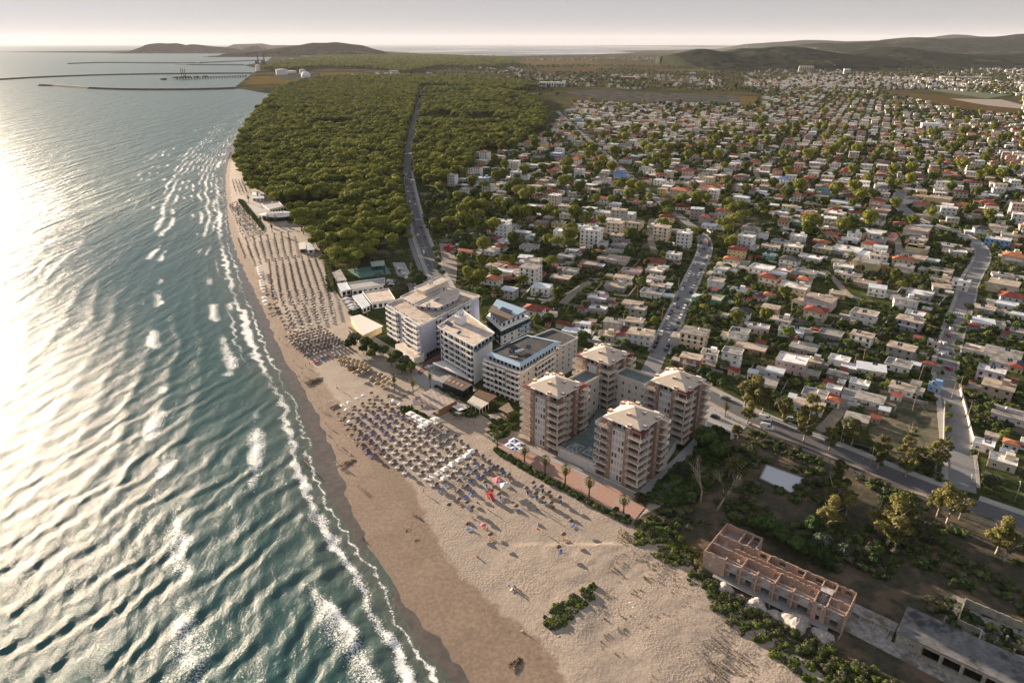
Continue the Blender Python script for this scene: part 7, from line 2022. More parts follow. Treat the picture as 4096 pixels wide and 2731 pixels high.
# ============================================================ BEACH FURNITURE
STRAW = mat('straw_grey', (.15, .12, .105), .95, .25, 3, (.20, .15, .12), (.5, .7), 1.2, orand=.2, bmp=.06, bscale=6)
GOLD = mat('straw_gold', (.34, .25, .15), .95, .2, 3, (.42, .3, .17), (.5, .7), 1.2, orand=.15, bmp=.06, bscale=6)
CLOTHW = mat('white_cloth', (.78, .76, .73), .8, .05, 1)
POLEM = mat('pole_wood', (.20, .13, .08), .9, .2, 4)
rnd = random.Random(99)
def parasol_parts(m, r=.92, h=.55, z=1.95, n=14):
 b = MB(); b.lathe([(r * 1.04, z - .12), (r, z), (r * .62, z + h * .5), (r * .3, z + h * .8), (.05, z + h)], n, wob=.10)
 b.lathe([(r * .98, z - .1), (.05, z + h - .12)], n)
 return b.mesh('canopy', m), MB().cyl((0, 0, -.15), .06, .05, z + .45, 6).mesh('pole', POLEM)
P_STR = parasol_parts(STRAW); P_GLD = parasol_parts(GOLD, 1.35, .7)
def square_parts(m, s=1.02, h=.55, z=2.05):
 b = MB()
 b.add([(-s, -s, z), (s, -s, z), (s, s, z), (-s, s, z), (0, 0, z + h)], [(0, 1, 4), (1, 2, 4), (2, 3, 4), (3, 0, 4)])
 b.add([(-s, -s, z), (s, -s, z), (s, s, z), (-s, s, z), (-s, -s, z - .2), (s, -s, z - .2), (s, s, z - .2), (-s, s, z - .2)], [(0, 4, 5, 1), (1, 5, 6, 2), (2, 6, 7, 3), (3, 7, 4, 0)])
 return b.mesh('canopy', m), MB().cyl((0, 0, -.1), .035, .03, z + .5, 6).mesh('pole', METAL)
P_WHT = square_parts(CLOTHW)
def parasol(x, y, kind, label, group, z=0.05, rot=None, sc=1):
 t = empty('beach_parasol', (x, y, z), rnd.uniform(0, 6.28) if rot is None else rot); t.scale = (sc,) * 3
 link('canopy', kind[0], t); link('pole', kind[1], t)
 if kind is P_STR and rnd.random() < .5: t.rotation_euler[0] = rnd.uniform(-.07, .07)
 return tag(t, label, 'parasol', group)
def lounger_mesh(name, m, fm, back=.55):
 b = MB()
 b.box((0, -.35, .30), (.62, 1.3, .09), 0, 0)
 s = math.sin(back); c = math.cos(back)
 b.add([(-.31, .30, .30), (.31, .30, .30), (.31, .30 + .72 * c, .30 + .72 * s), (-.31, .30 + .72 * c, .30 + .72 * s), (-.31, .30, .39), (.31, .30, .39), (.31, .27 + .72 * c, .39 + .72 * s), (-.31, .27 + .72 * c, .39 + .72 * s)],
          [(3, 2, 1, 0), (4, 5, 6, 7), (0, 1, 5, 4), (1, 2, 6, 5), (2, 3, 7, 6), (3, 0, 4, 7)], 0)
 f = MB()
 for x in (-.33, .33):
  f.box((x, -.02, .24), (.05, 1.95, .06))
  for y in (-.8, .75): f.box((x, y, 0), (.06, .06, .25))
 return b.mesh('cushion', m), f.mesh('frame', fm)
LNG = {}
for k, c_, fc in (('purple', (.17, .15, .38), BLACKM), ('white', (.76, .74, .72), TRIM), ('blue', (.04, .14, .45), TRIM), ('brown', (.42, .34, .28), WOODM), ('orange', (.40, .22, .12), WOODM), ('grey', (.38, .36, .36), TRIM), ('dark', (.10, .09, .10), WOODM)):
 LNG[k] = lounger_mesh('lounger', mat('lounger_' + k, c_, .8, .12, 2, orand=.15), fc)
def lounger(x, y, ang, k, label, group, z=.05):
 t = empty('sun_lounger', (x, y, z), ang)
 link('cushion', LNG[k][0], t); link('frame', LNG[k][1], t)
 return tag(t, label, 'sun lounger', group)
def beach_z(x, y): return .05
NEARBLK = [tuple(Q('L', a, c)[:2]) for a, c in [(330,330),(420,300),(560,240),(700,185),(860,240),(980,300),(1010,410),(1110,430),(1250,480),(1480,570),(1650,650),(1700,740),(1620,800),(1450,960),(1330,1020),(1200,1030),(1000,930),(830,820),(700,790),(560,770),(430,520),(350,440)]]
BLUEBLK = [tuple(Q('L', a, c)[:2]) for a, c in [(1700,740),(1900,830),(1950,920),(1800,1010),(1700,1100),(1650,1160),(1430,1160),(1280,1080),(1330,1020),(1450,960),(1620,800)]]
e1 = (5.5, 0.0); e2 = (2.6, 3.0)
o0 = Q('L', 1090, 600)
LA = math.atan2(2.4, 1.2) - math.pi / 2
pos = []
for i in range(-30, 30):
 for j in range(-30, 30):
  x = o0.x + e1[0] * i + e2[0] * j; y = o0.y + e2[1] * j - .55 * i
  pos.append((x, y, i, j))
par_n = 0; lng_n = 0; far_par = []; far_lng = []
RC = {}
def row_label(j): return f'row {j}'
sel = [(p, 'n' if in_poly(p[0], p[1], NEARBLK) else 'b' if in_poly(p[0], p[1], BLUEBLK) else None) for p in pos]
sel = [s for s in sel if s[1]]
rows = sorted({s[0][3] for s in sel})
rowix = {j: k for k, j in enumerate(rows)}
byrow = {}
for s in sel: byrow.setdefault(s[0][3], []).append(s)
for j, L in byrow.items():
 L.sort(key=lambda s: s[0][0])
 for q, ((x, y, i, _), blk) in enumerate(L):
  rk = rowix[j]; xp, yp, _z = px_of((x, y, 0)); lx = (xp - 1200) * 2.352; ly = (yp - 1500) * 2.352
  x += rnd.uniform(-.35, .35); y += rnd.uniform(-.3, .3)
  where = f'in beach row {rk + 1 if False else ordn(rk)} from water side front, {ordn(q)} from left'
  where = f'{ordn(rk)} row up the beach, {ordn(q)} from left'
  if blk == 'b': col = 'blue'
  elif lx < 560 or (ly < 330 and lx < 1000): col = 'brown'
  elif lx + (ly - 500) * .55 < 900: col = 'purple'
  else: col = 'white'
  if blk == 'b' and rnd.random() < .25: continue
  white = (col == 'brown' and rnd.random() < .3) or (1330 < lx < 1650 and 700 + (1650 - lx) * .75 < ly < 840 + (1650 - lx) * .85 and rnd.random() < .45)
  parasol(x - .9, y + .9, P_WHT if white else P_STR, ('white square' if white else 'grey straw') + f' parasol by {col} loungers, {where}', 'parasols among the loungers on the near beach')
  for s in (0, 1):
   if rnd.random() < (.12 if blk == 'n' else .45): continue
   a = LA + rnd.uniform(-.06, .06) + (rnd.uniform(-.5, .5) if blk == 'b' else 0)
   lounger(x + .25 + s * 1.15, y - 1.05 + s * .1, a, col, f'{"left" if s == 0 else "right"} {col} lounger of its pair, {where}', f'{col} sun loungers on the near beach')
   lng_n += 1
  par_n += 1
SP = [('L', 1820, 860), ('L', 1895, 880), ('L', 1965, 930), ('L', 2190, 1005), ('L', 2125, 1060), ('L', 2270, 1040), ('L', 2210, 1110), ('L', 2280, 1150), ('L', 2340, 1100), ('L', 1400, 1215), ('L', 1570, 1195), ('L', 1620, 1240), ('L', 1495, 1160), ('L', 1870, 1115), ('L', 1740, 1000), ('L', 1575, 1395),
      ('b', 620, 1395), ('b', 570, 1460), ('b', 635, 1500), ('b', 695, 1450), ('b', 795, 1500), ('b', 715, 1550), ('b', 545, 1360), ('b', 480, 1410), ('n', 905, 190), ('n', 830, 315), ('n', 785, 435), ('n', 140, 315), ('n', 715, 20), ('n', 385, 50)]
SPL = ['near the pair of palms', 'left of the pink tent']
for k, (c, x, y) in enumerate(SP):
 p = Q(c, x, y, 1.9)
 parasol(p.x, p.y, P_STR if (c, x) not in (('n', 785), ('n', 140)) else P_STR, f'scattered straw parasol on open sand, {ordn(sorted([px_of(Q(*s_))[0] for s_ in SP]).index(px_of(Q(c, x, y))[0]))} from left', 'scattered straw parasols on the right sand')
 if rnd.random() < .85: lounger(p.x + .6, p.y - .8, LA + rnd.uniform(-.8, .8), 'blue' if rnd.random() < .6 else 'orange', f'lone lounger under the {ordn(sorted([px_of(Q(*s_))[0] for s_ in SP]).index(px_of(Q(c, x, y))[0]))} scattered parasol from left', 'lone loungers on the right sand')
gp = [Q('K', *q) for q in [(1170, 1130), (1520, 1230), (1560, 1300), (1215, 1265)]]
k = 0
for r_ in range(3):
 for c_ in range(8):
  if r_ == 2 and c_ in (0, 1, 7): continue
  u_, v_ = (c_ + .4 * (r_ % 2)) / 8, (r_ + .15) / 3
  p = gp[0] * (1 - u_) * (1 - v_) + gp[1] * u_ * (1 - v_) + gp[2] * u_ * v_ + gp[3] * (1 - u_) * v_
  k += 1
  parasol(p.x, p.y, P_GLD, f'golden straw parasol before the hotel hedge, {ordn(r_)} row, {ordn(c_)} from left', 'golden straw parasols before the hotel hedge')
  for s in (0, 1): lounger(p.x + .2 + s * .95, p.y - .9, LA + .25, 'orange', f'{"left" if s == 0 else "right"} wooden lounger under golden parasol, {ordn(r_)} row, {ordn(c_)} from left', 'wooden loungers under golden parasols')
GP2 = [(355, 1310), (400, 1340), (440, 1365), (265, 1350), (325, 1370), (390, 1395), (450, 1420), (310, 1420), (380, 1450), (235, 1265), (180, 1240), (125, 1215), (75, 1190), (25, 1165), (110, 1260), (160, 1285), (50, 1290), (510, 1385)]
for k, (x, y) in enumerate(GP2):
 p = Q('a', x, y, 2.0); parasol(p.x, p.y, P_GLD, f'golden straw parasol near the slim palms, {ordn(sorted(g[0] for g in GP2).index(x))} from left', 'golden straw parasols before the hotel hedge')
def grid_block(quad, ncol, nrow, name, individual, col='grey', kind=P_STR, lng=.35, jit=.25):
 out = []
 for c_ in range(ncol):
  for r_ in range(nrow):
   u_, v_ = c_ / max(1, ncol - 1), r_ / max(1, nrow - 1)
   p = quad[0] * (1 - u_) * (1 - v_) + quad[1] * u_ * (1 - v_) + quad[2] * u_ * v_ + quad[3] * (1 - u_) * v_
   out.append((p.x + rnd.uniform(-jit, jit), p.y + rnd.uniform(-jit, jit), c_, r_))
 return out
G1 = grid_block([Q('K', 462, 130), Q('K', 930, 62), Q('K', 1085, 500), Q('K', 505, 520)], 8, 20, 'g1', True)
G1b = grid_block([Q('K', 520, 600), Q('K', 1090, 530), Q('K', 1120, 690), Q('K', 640, 860)], 7, 8, 'g1b', True)
DN = grid_block([Q('K', 650, 940), Q('K', 1010, 840), Q('K', 1230, 990), Q('K', 830, 1110)], 11, 8, 'dn', True)
G0 = grid_block([Q('f', 365, 1090), Q('f', 830, 1030), Q('f', 860, 1215), Q('f', 430, 1270)], 8, 14, 'g0', False)
stuffp = MB(); budget = 300 - len([o for o in bpy.data.objects if o.name.startswith('beach_parasol')])
def add_static(b, kind, x, y, z):
 for me in kind:
  o_ = len(b.v); b.v += [(v.co.x + x, v.co.y + y, v.co.z + z) for v in me.vertices]
  mi = 0 if me is kind[0] else 1
  for f_ in me.polygons: b.f.append(tuple(i + o_ for i in f_.vertices)); b.m.append(mi)
allg = [(x, y, c_, r_, 'dense block below the cream restaurant', 8) for x, y, c_, r_ in DN] + [(x, y, c_, 28 - r_, 'ordered parasol grid', 0) for x, y, c_, r_ in G1b] + [(x, y, c_, 20 - r_, 'ordered parasol grid', 1) for x, y, c_, r_ in G1]
nP = 0; nL_ = len([o for o in bpy.data.objects if o.name.startswith('sun_lounger')])
stl = MB()
def stat_lounger(x, y, k_):
 stl.box((x, y, .25), (.62, 1.9, .12), LA + .4, k_)
for x, y, c_, r_, nm, kk in allg:
 if kk == 8: lab = f'parasol in the dense block below cream restaurant, column {ordn(c_)}, row {ordn(r_)} back'
 elif kk == 0: lab = f'parasol near the boardwalk end of the grid, column {ordn(c_)}, row {ordn(28 - r_)} back'
 else: lab = f'parasol in the ordered grid behind white cabanas, column {ordn(c_)}, row {ordn(r_ - 1)} nearest'
 if nP < budget:
  parasol(x, y, P_STR, lab, 'dark straw parasols in ordered beach grid'); nP += 1
 else: add_static(stuffp, P_STR, x, y, .05)
 if kk != 1 or r_ < 6:
  for s in (0, 1):
   if rnd.random() < .85: stat_lounger(x + .5 + s * .9, y - 1.0, 0 if kk == 0 else 1 if rnd.random() < .6 else 0)
 elif rnd.random() < .5: stat_lounger(x + .4, y - 1.2, 1)
for x, y, c_, r_ in G0: add_static(stuffp, P_STR, x, y, .05)
fl = grid_block([Q('f', 270, 770), Q('f', 340, 740), Q('f', 560, 1020), Q('f', 390, 1050)], 8, 26, 'fl', False, jit=.5)
for x, y, c_, r_ in fl:
 stat_lounger(x, y, 0)
 if rnd.random() < .5: add_static(stuffp, P_STR, x + .6, y + .8, .05)
fl = grid_block([Q('f', 300, 530), Q('f', 385, 530), Q('f', 435, 640), Q('f', 330, 640)], 4, 10, 'fl', False, jit=.5)
for x, y, c_, r_ in fl: stat_lounger(x, y, 0); add_static(stuffp, P_STR, x + .6, y + .8, .05)
fl = grid_block([Q('f', 280, 270), Q('f', 345, 265), Q('f', 340, 335), Q('f', 265, 335)], 5, 9, 'fl', False, jit=.8)
for x, y, c_, r_ in fl: stat_lounger(x, y, 1); add_static(stuffp, P_STR, x + .6, y + .8, .05)
stuff(stuffp.build('distant_parasols', [STRAW, POLEM]), 'rows of dark straw parasols on the far beach', 'parasols')
stuff(stl.build('distant_loungers', [mat('lounger_white', (.66, .64, .62)), mat('lounger_dark', (.10, .09, .10))]), 'pale and dark sun loungers between the far parasols', 'sun loungers')
for pts in ([(620,775),(1040,690),(1050,697),(630,783)], [(870,800),(1045,770),(1050,778),(880,808)]):
 sheet('boardwalk', pts, .16, mat('pale_boards', (.5, .42, .35), .9, .15, 2), 'K')
def cabana(p, ang, label, group, s=1.5, curtains=True):
 t = tag(empty('beach_cabana', (p.x, p.y, .05), ang), label, 'cabana', group)
 b = MB()
 for x in (-s, s):
  for y in (-s, s): b.box((x, y, 0), (.12, .12, 2.3))
 b.build('frame', TRIM, t)
 MB().add([(-s - .1, -s - .1, 2.3), (s + .1, -s - .1, 2.3), (s + .1, s + .1, 2.3), (-s - .1, s + .1, 2.3), (-s - .1, -s - .1, 2.05), (s + .1, -s - .1, 2.05), (s + .1, s + .1, 2.05), (-s - .1, s + .1, 2.05), (0, 0, 2.6)],
             [(0, 1, 8), (1, 2, 8), (2, 3, 8), (3, 0, 8), (0, 4, 5, 1), (1, 5, 6, 2), (2, 6, 7, 3), (3, 7, 4, 0)]).build('roof', CLOTHW, t)
 MB().box((0, 0, .1), (s * 1.5, s * 1.5, .3)).build('bed', CLOTHW, t)
 if curtains:
  for x in (-s, s):
   for y in (-s, s):
    c = MB(); c.lathe([(.45, 2.1), (.12, 1.1), (.3, .1)], 6, c=(x * .88, y * .88, 0)); c.build('curtain', CLOTHW, t)
for i, q in enumerate([(165, 600), (255, 650), (345, 700), (440, 740), (345, 800), (550, 680)]):
 cabana(Q('G', q[0], q[1] + 25, 1.6), TA + .1, ['leftmost white curtained pavilion below the mauve sails', 'second white curtained pavilion from left', 'middle white curtained pavilion, gathered curtains open', 'white curtained pavilion right of the middle one', 'lowest white curtained pavilion, nearest the loungers', 'rightmost white curtained pavilion, apart from the others'][i], 'white curtained pavilions')
for i, (x, y) in enumerate([(355, 185), (360, 208), (366, 230), (372, 255), (382, 325), (386, 350), (392, 375), (400, 408), (412, 500), (420, 540)]):
 cabana(Q('K', x, y + 8, 1.5), R(-55), f'white canvas day bed at the head of the parasol grid, {ordn(i)} from farthest', 'white day beds by the wet sand', 1.35, False)
def peaked(c, x, y, s, m, label, z=2.3, ang=0.3, h=1.3, text=None):
 p = Q(c, x, y, z); t = tag(empty('peaked_tent', (p.x, p.y, .05), ang), label, 'tent')
 b = MB(); n = 8; prof = [(1, 0), (.6, .22), (.3, .5), (.12, .85), (.02, 1)]
 vs = []; fs = []
 for r, q in prof:
  for i in range(4):
   a = math.pi / 4 + i * math.pi / 2; vs.append((s * 1.41 * r * math.cos(a), s * 1.41 * r * math.sin(a), z + q * h))
 for k in range(4):
  for i in range(4): fs.append((k * 4 + i, k * 4 + (i + 1) % 4, (k + 1) * 4 + (i + 1) % 4, (k + 1) * 4 + i))
 b.add(vs, fs); b.build('canopy', m, t)
 f = MB()
 for sx in (-1, 1):
  for sy in (-1, 1): f.bar((sx * s * .95, sy * s * .95, 0), (sx * s * .95, sy * s * .95, z), .05, 5)
 f.build('frame', METAL, t)
 if text:
  for a in (0, 1):
   e = MB(); e.add([(.55 * s * math.cos(k_ * .63) * .5, .3 * s * math.sin(k_ * .63), 0) for k_ in range(10)], [tuple(range(10))])
   o = e.build('emblem', text, t); an = -math.pi / 2 + a * math.pi / 2
   o.location = (math.cos(an) * s * .62, math.sin(an) * s * .62, z + .36 * h * .9 + .02); o.rotation_euler = (0, 0, an + math.pi / 2); o.rotation_euler[0] = .5 if a == 0 else 0; 
   if a == 1: o.rotation_euler[0] = .5
PINKC = mat('pink_cloth', (.62, .16, .2), .8, .15, 1); BLUEPRT = mat('blue_print', (.06, .10, .35), .7)
BW = mat('blue_white_cloth', (.70, .72, .80), .7, .06, 1, (.12, .18, .5), (.66, .7), .9)
for i, (x, y, lb) in enumerate(((370, 970, 'topmost blue-printed white tent beside the left tower'), (330, 1010, 'left blue-printed white tent by the promenade'), (375, 1045, 'lowest blue-printed white tent by the promenade'), (425, 1010, 'right blue-printed white tent behind the palm'), (440, 1060, 'plain white tent corner behind the palm trunk'))):
 peaked('b', x, y, 1.75, BW if i < 4 else CLOTHW, lb, 2.3 + .1 * i, TA, 1.1, BLUEPRT if i < 4 else None)
peaked('L', 1860, 985, 1.7, PINKC, 'faded pink peaked tent with pale print on the open sand', ang=.5, text=CLOTHW)
peaked('L', 1925, 1035, 1.6, CLOTHW, 'white peaked tent right beside the pink one', ang=.2)
for i, (x, y) in enumerate([(1610, 715), (1565, 760), (1495, 800), (1435, 845), (1360, 885), (1300, 925), (1225, 970)]):
 peaked('L', x, y, 1.25, CLOTHW, f'small white peaked parasol between white and blue loungers, {ordn(i)} from top right', 2.0, .4 + i * .1, .6)
def red_sail():
 p = Q('L', 1785, 1150); t = tag(empty('inflatable_slide', (p.x, p.y, .05), .6), 'small red and white inflatable slide on the open sand', 'inflatable')
 RED = mat('red_vinyl', (.55, .04, .03), .4, .05)
 b = MB(); b.box((0, 0, 0), (1.6, 1.2, 1.7)); b.box((0, 0, 1.7), (1.8, 1.4, .25)); b.add([(-.6, -.6, 1.6), (.6, -.6, 1.6), (.6, -2.6, .15), (-.6, -2.6, .15), (-.6, -.6, 1.3), (.6, -.6, 1.3), (.6, -2.6, 0), (-.6, -2.6, 0)], [(0, 3, 2, 1), (4, 5, 6, 7), (0, 4, 7, 3), (1, 2, 6, 5), (2, 3, 7, 6)]); b.build('body', RED, t)
 MB().cyl((-.75, -.6, 1.75), .14, .14, 2.2, 7, 0, (0, -.8, -.6)).cyl((.75, -.6, 1.75), .14, .14, 2.2, 7, 0, (0, -.8, -.6)).build('side_tube', CLOTHW, t)
 s = MB(); q = [(0, .6, 1.9), (2.8, 1.4, 2.3), (1.2, -.2, 1.7)]
 s.add(q + [(a, b_, c - .04) for a, b_, c in q], [(0, 1, 2), (5, 4, 3)]); s.build('flag_cloth', RED, t)
red_sail()
def boat():
 p = Q('L', 283, 262); t = tag(empty('rowing_boat', (p.x, p.y, .05), .35), 'small white rowing boat drawn up on the sand', 'boat')
 b = MB(); vs = []; n = 9
 for i in range(n):
  u_ = i / (n - 1); w = .85 * math.sin(min(1, (1 - u_) * 1.9) * math.pi / 2); L_ = -2.2 + 4.4 * u_; sh_ = .65 + .25 * u_ * u_
  for wx, z in ((-w, sh_), (-w * .75, .2), (0, .05), (w * .75, .2), (w, sh_)): vs.append((L_, wx, z))
 fs = [(i * 5 + j, i * 5 + j + 1, (i + 1) * 5 + j + 1, (i + 1) * 5 + j) for i in range(n - 1) for j in range(4)]
 b.add(vs, fs); b.add([vs[0], vs[1], vs[2], vs[3], vs[4]], [(0, 1, 2, 3, 4)])
 b.build('hull', TRIM, t)
 MB().box((-.9, 0, .5), (.3, 1.35, .05)).box((.3, 0, .52), (.3, 1.2, .05)).build('thwart', WOODM, t)
boat()
def frame():
 p = Q('w', 2068, 110, -1); t = tag(empty('jetty_remains', (p.x, p.y, -1.2), -.9), 'broken timber jetty frame standing in the surf', 'jetty')
 MB().box((0, 0, 1.5), (6, .35, .2)).build('beam', POLEM, t)
 for x in (-2.4, 0, 2.4): MB().bar((x, -.7, -.5), (x, 0, 1.5), .09, 5).bar((x, .7, -.5), (x, 0, 1.5), .09, 5).build('trestle', POLEM, t)
frame()
# ============================================================ PEOPLE
def person_mesh(pose='stand'):
 J = {'pel': (0, 0, .92), 'che': (0, 0, 1.28), 'nek': (0, 0, 1.46), 'hed': (0, -.01, 1.60), 'top': (0, 0, 1.72)}
 if pose == 'walk': legs = {'kl': (.1, -.14, .5), 'fl': (.1, -.22, .05), 'kr': (-.1, .05, .5), 'fr': (-.1, .28, .08)}; arms = {'el': (.26, .1, 1.12), 'hl': (.27, .02, .88), 'er': (-.26, -.08, 1.12), 'hr': (-.27, -.2, .9)}
 elif pose == 'sit':
  J = {'pel': (0, 0, .22), 'che': (0, .06, .58), 'nek': (0, .05, .76), 'hed': (0, .02, .9), 'top': (0, .02, 1.02)}
  legs = {'kl': (.12, -.42, .42), 'fl': (.12, -.72, .06), 'kr': (-.12, -.45, .38), 'fr': (-.14, -.8, .06)}; arms = {'el': (.28, .15, .42), 'hl': (.25, .2, .12), 'er': (-.27, -.05, .45), 'hr': (-.2, -.3, .4)}
 else: legs = {'kl': (.11, -.01, .5), 'fl': (.12, .02, .05), 'kr': (-.11, -.01, .5), 'fr': (-.13, .02, .05)}; arms = {'el': (.28, .03, 1.14), 'hl': (.25, -.08, .9), 'er': (-.28, .03, 1.14), 'hr': (-.26, -.05, .88)}
 hz = J['pel'][2]
 V = [J['pel'], J['che'], J['nek'], J['hed'], J['top'], (.1, 0, hz - .06), legs['kl'], legs['fl'], (-.1, 0, hz - .06), legs['kr'], legs['fr'], (.19, J['che'][1], J['che'][2] + .12), arms['el'], arms['hl'], (-.19, J['che'][1], J['che'][2] + .12), arms['er'], arms['hr'], (legs['fl'][0], legs['fl'][1] - .15, .03), (legs['fr'][0], legs['fr'][1] - .15, .03)]
 E_ = [(0, 1), (1, 2), (2, 3), (3, 4), (0, 5), (5, 6), (6, 7), (0, 8), (8, 9), (9, 10), (1, 11), (11, 12), (12, 13), (1, 14), (14, 15), (15, 16), (7, 17), (10, 18)]
 rad = [.145, .15, .055, .10, .07, .09, .06, .042, .09, .06, .042, .065, .042, .032, .065, .042, .032, .035, .035]
 me = bpy.data.meshes.new('p'); me.from_pydata(V, E_, []); o = bpy.data.objects.new('p', me); COL.objects.link(o)
 md = o.modifiers.new('s', 'SKIN'); sv = me.skin_vertices[0].data
 for i, r in enumerate(rad): sv[i].radius = (r, r * (.75 if i in (0, 1) else 1))
 sv[0].use_root = True
 o.modifiers.new('ss', 'SUBSURF').levels = 1
 dg = bpy.context.evaluated_depsgraph_get(); m2 = bpy.data.meshes.new_from_object(o.evaluated_get(dg)); m2.name = 'person'
 bpy.data.objects.remove(o); return m2, hz
SKIN = mat('skin', (.42, .22, .14), .6, .08, 3); HAIR = mat('hair', (.03, .02, .015), .7)
PM = {k: person_mesh(k) for k in ('stand', 'walk', 'sit')}
WEAR = {'red': (.5, .04, .04), 'blue': (.04, .08, .35), 'black': (.02, .02, .025), 'white': (.7, .7, .68), 'pink': (.6, .2, .25), 'green': (.05, .3, .15)}
PV = {}
def person(c, x, y, pose, wear, label, shirt=None, z=None):
 key = (pose, wear, shirt)
 if key not in PV:
  me = PM[pose][0].copy(); me.materials.clear(); hz = PM[pose][1]
  for m_ in (SKIN, mat('cloth_' + wear, WEAR[wear], .8), HAIR, mat('cloth_' + (shirt or wear), WEAR[shirt or wear], .8)): me.materials.append(m_)
  for f_ in me.polygons:
   zc = f_.center.z; i = 0; rr_ = math.hypot(f_.center.x, 0)
   if zc > hz + .70 + (0 if f_.center.y < .0 else -.06): i = 2
   elif hz - .28 < zc < hz + .1 and rr_ < .22 and (pose != 'sit' or f_.center.y > -.2): i = 1
   elif shirt and hz + .1 <= zc < hz + .52: i = 3
   f_.material_index = i; f_.use_smooth = True
  PV[key] = me
 p = Q(c, x, y, -.5 if z is None else z); o = link('person', PV[key], None, (p.x, p.y, p.z if z is not None else -.55), rnd.uniform(0, 6.28))
 tag(o, label, 'person')
SHP = [('L', 548, 1062, 'walk', 'red', None, 'left walker of a pair with the longest shadows on damp sand'), ('L', 566, 1052, 'walk', 'black', 'white', 'right walker of a pair with long shadows on damp sand'),
       ('L', 335, 840, 'stand', 'black', 'white', 'left of two people in white at the water edge'), ('L', 358, 840, 'stand', 'blue', 'white', 'right of two people in white at the water edge'), ('L', 350, 678, 'walk', 'black', None, 'lone walker in dark shorts above the seated one'),
       ('L', 403, 690, 'sit', 'red', None, 'person sitting on damp sand near the purple loungers'), ('L', 480, 750, 'sit', 'pink', None, 'person on a pink ring at the lounger edge'), ('L', 183, 500, 'walk', 'red', None, 'person in red shorts in the shallow wash'), ('L', 247, 470, 'stand', 'pink', None, 'person standing alone on the damp sand, upper left'),
       ('L', 183, 325, 'walk', 'black', 'blue', 'left walker below the beached boat'), ('L', 205, 322, 'walk', 'blue', None, 'right walker below the beached boat'), ('L', 407, 862, 'walk', 'green', None, 'walker in green passing the seaweed heap'), ('L', 1062, 1308, 'sit', 'red', None, 'person sitting at the lower edge of damp sand'), ('L', 1098, 1325, 'sit', 'black', None, 'dark figure sitting right of the one in red, lower damp sand'),
       ('L', 1165, 1108, 'stand', 'red', 'red', 'person in red standing on a blue board'), ('L', 525, 1472, 'sit', 'red', None, 'lone bather at the wash line, lowest on the left'), ('L', 1625, 1340, 'sit', 'pink', None, 'person lying on a pink towel on the open sand'), ('L', 1740, 1440, 'sit', 'red', 'pink', 'left sitter of the family group under a pink parasol'), ('L', 1765, 1448, 'sit', 'black', None, 'right sitter of the family group under a pink parasol'),
       ('n', 20, 535, 'sit', 'red', 'red', 'person in red sitting alone on open sand'), ('n', 355, 840, 'sit', 'blue', 'white', 'left sitter of the folding chair group'), ('n', 385, 850, 'sit', 'red', None, 'right sitter of the folding chair group'), ('n', 450, 1235, 'sit', 'white', 'white', 'person in white crouching near the ditch'),
       ('K', 640, 1180, 'walk', 'red', None, 'walker in red at the edge of wet sand, upper beach'), ('K', 722, 1180, 'stand', 'black', None, 'bather standing above the walkers with long shadows'), ('K', 715, 1345, 'stand', 'blue', None, 'leftmost of the group standing in a shallow pool'), ('K', 765, 1335, 'stand', 'black', None, 'middle bather beside the shallow pool'), ('K', 783, 1338, 'walk', 'red', None, 'rightmost bather beside the shallow pool'),
       ('K', 805, 1300, 'walk', 'black', None, 'bather walking up the sand from the pool'), ('K', 568, 945, 'walk', 'red', None, 'solitary walker beyond the dense parasols'), ('K', 288, 480, 'stand', 'red', 'black', 'figure in dark top with the farthest long shadow'), ('K', 310, 425, 'walk', 'blue', None, 'walker left of the white day beds'), ('K', 330, 420, 'walk', 'red', None, 'walker close to the white day beds'),
       ('K', 297, 262, 'stand', 'blue', None, 'bather beside the farthest day bed'), ('K', 885, 1200, 'stand', 'red', 'red', 'figure in red near the pink inflatables'), ('K', 845, 1222, 'walk', 'pink', None, 'walker left of the pink inflatables'), ('b', 1003, 1450, 'walk', 'white', 'white', 'person in white strolling on the promenade'), ('b', 1822, 1295, 'stand', 'blue', 'white', 'person on the path at the foot of nearest tower'),
       ('b', 2303, 800, 'stand', 'black', None, 'person on the forecourt behind the rightmost tower'), ('c2', 1765, 1165, 'stand', 'blue', 'white', 'cyclist figure on the boulevard'), ('c2', 1578, 985, 'walk', 'white', 'white', 'person in white on the boulevard pavement'), ('c2', 495, 740, 'walk', 'pink', None, 'person beside the boulevard palm')]
for c, x, y, pose, wear, shirt, lb in SHP:
 land_ = c in ('b', 'c2') or c == 'n' or (c == 'L' and x > 900)
 person(c, x, y, pose, wear, lb, shirt, .12 if c in ('b', 'c2') else .06 if land_ else None)
p = Q('L', 1725, 1405, 1.8); b = MB().lathe([(1.0, 1.7), (.7, 1.95), (.05, 2.1)], 10); t = empty('beach_parasol', (p.x, p.y, .05)); b.build('canopy', PINKC, t); MB().cyl((0, 0, 0), .03, .03, 2.0, 5).build('pole', METAL, t); tag(t, 'small pink cloth parasol over a family on open sand', 'parasol')
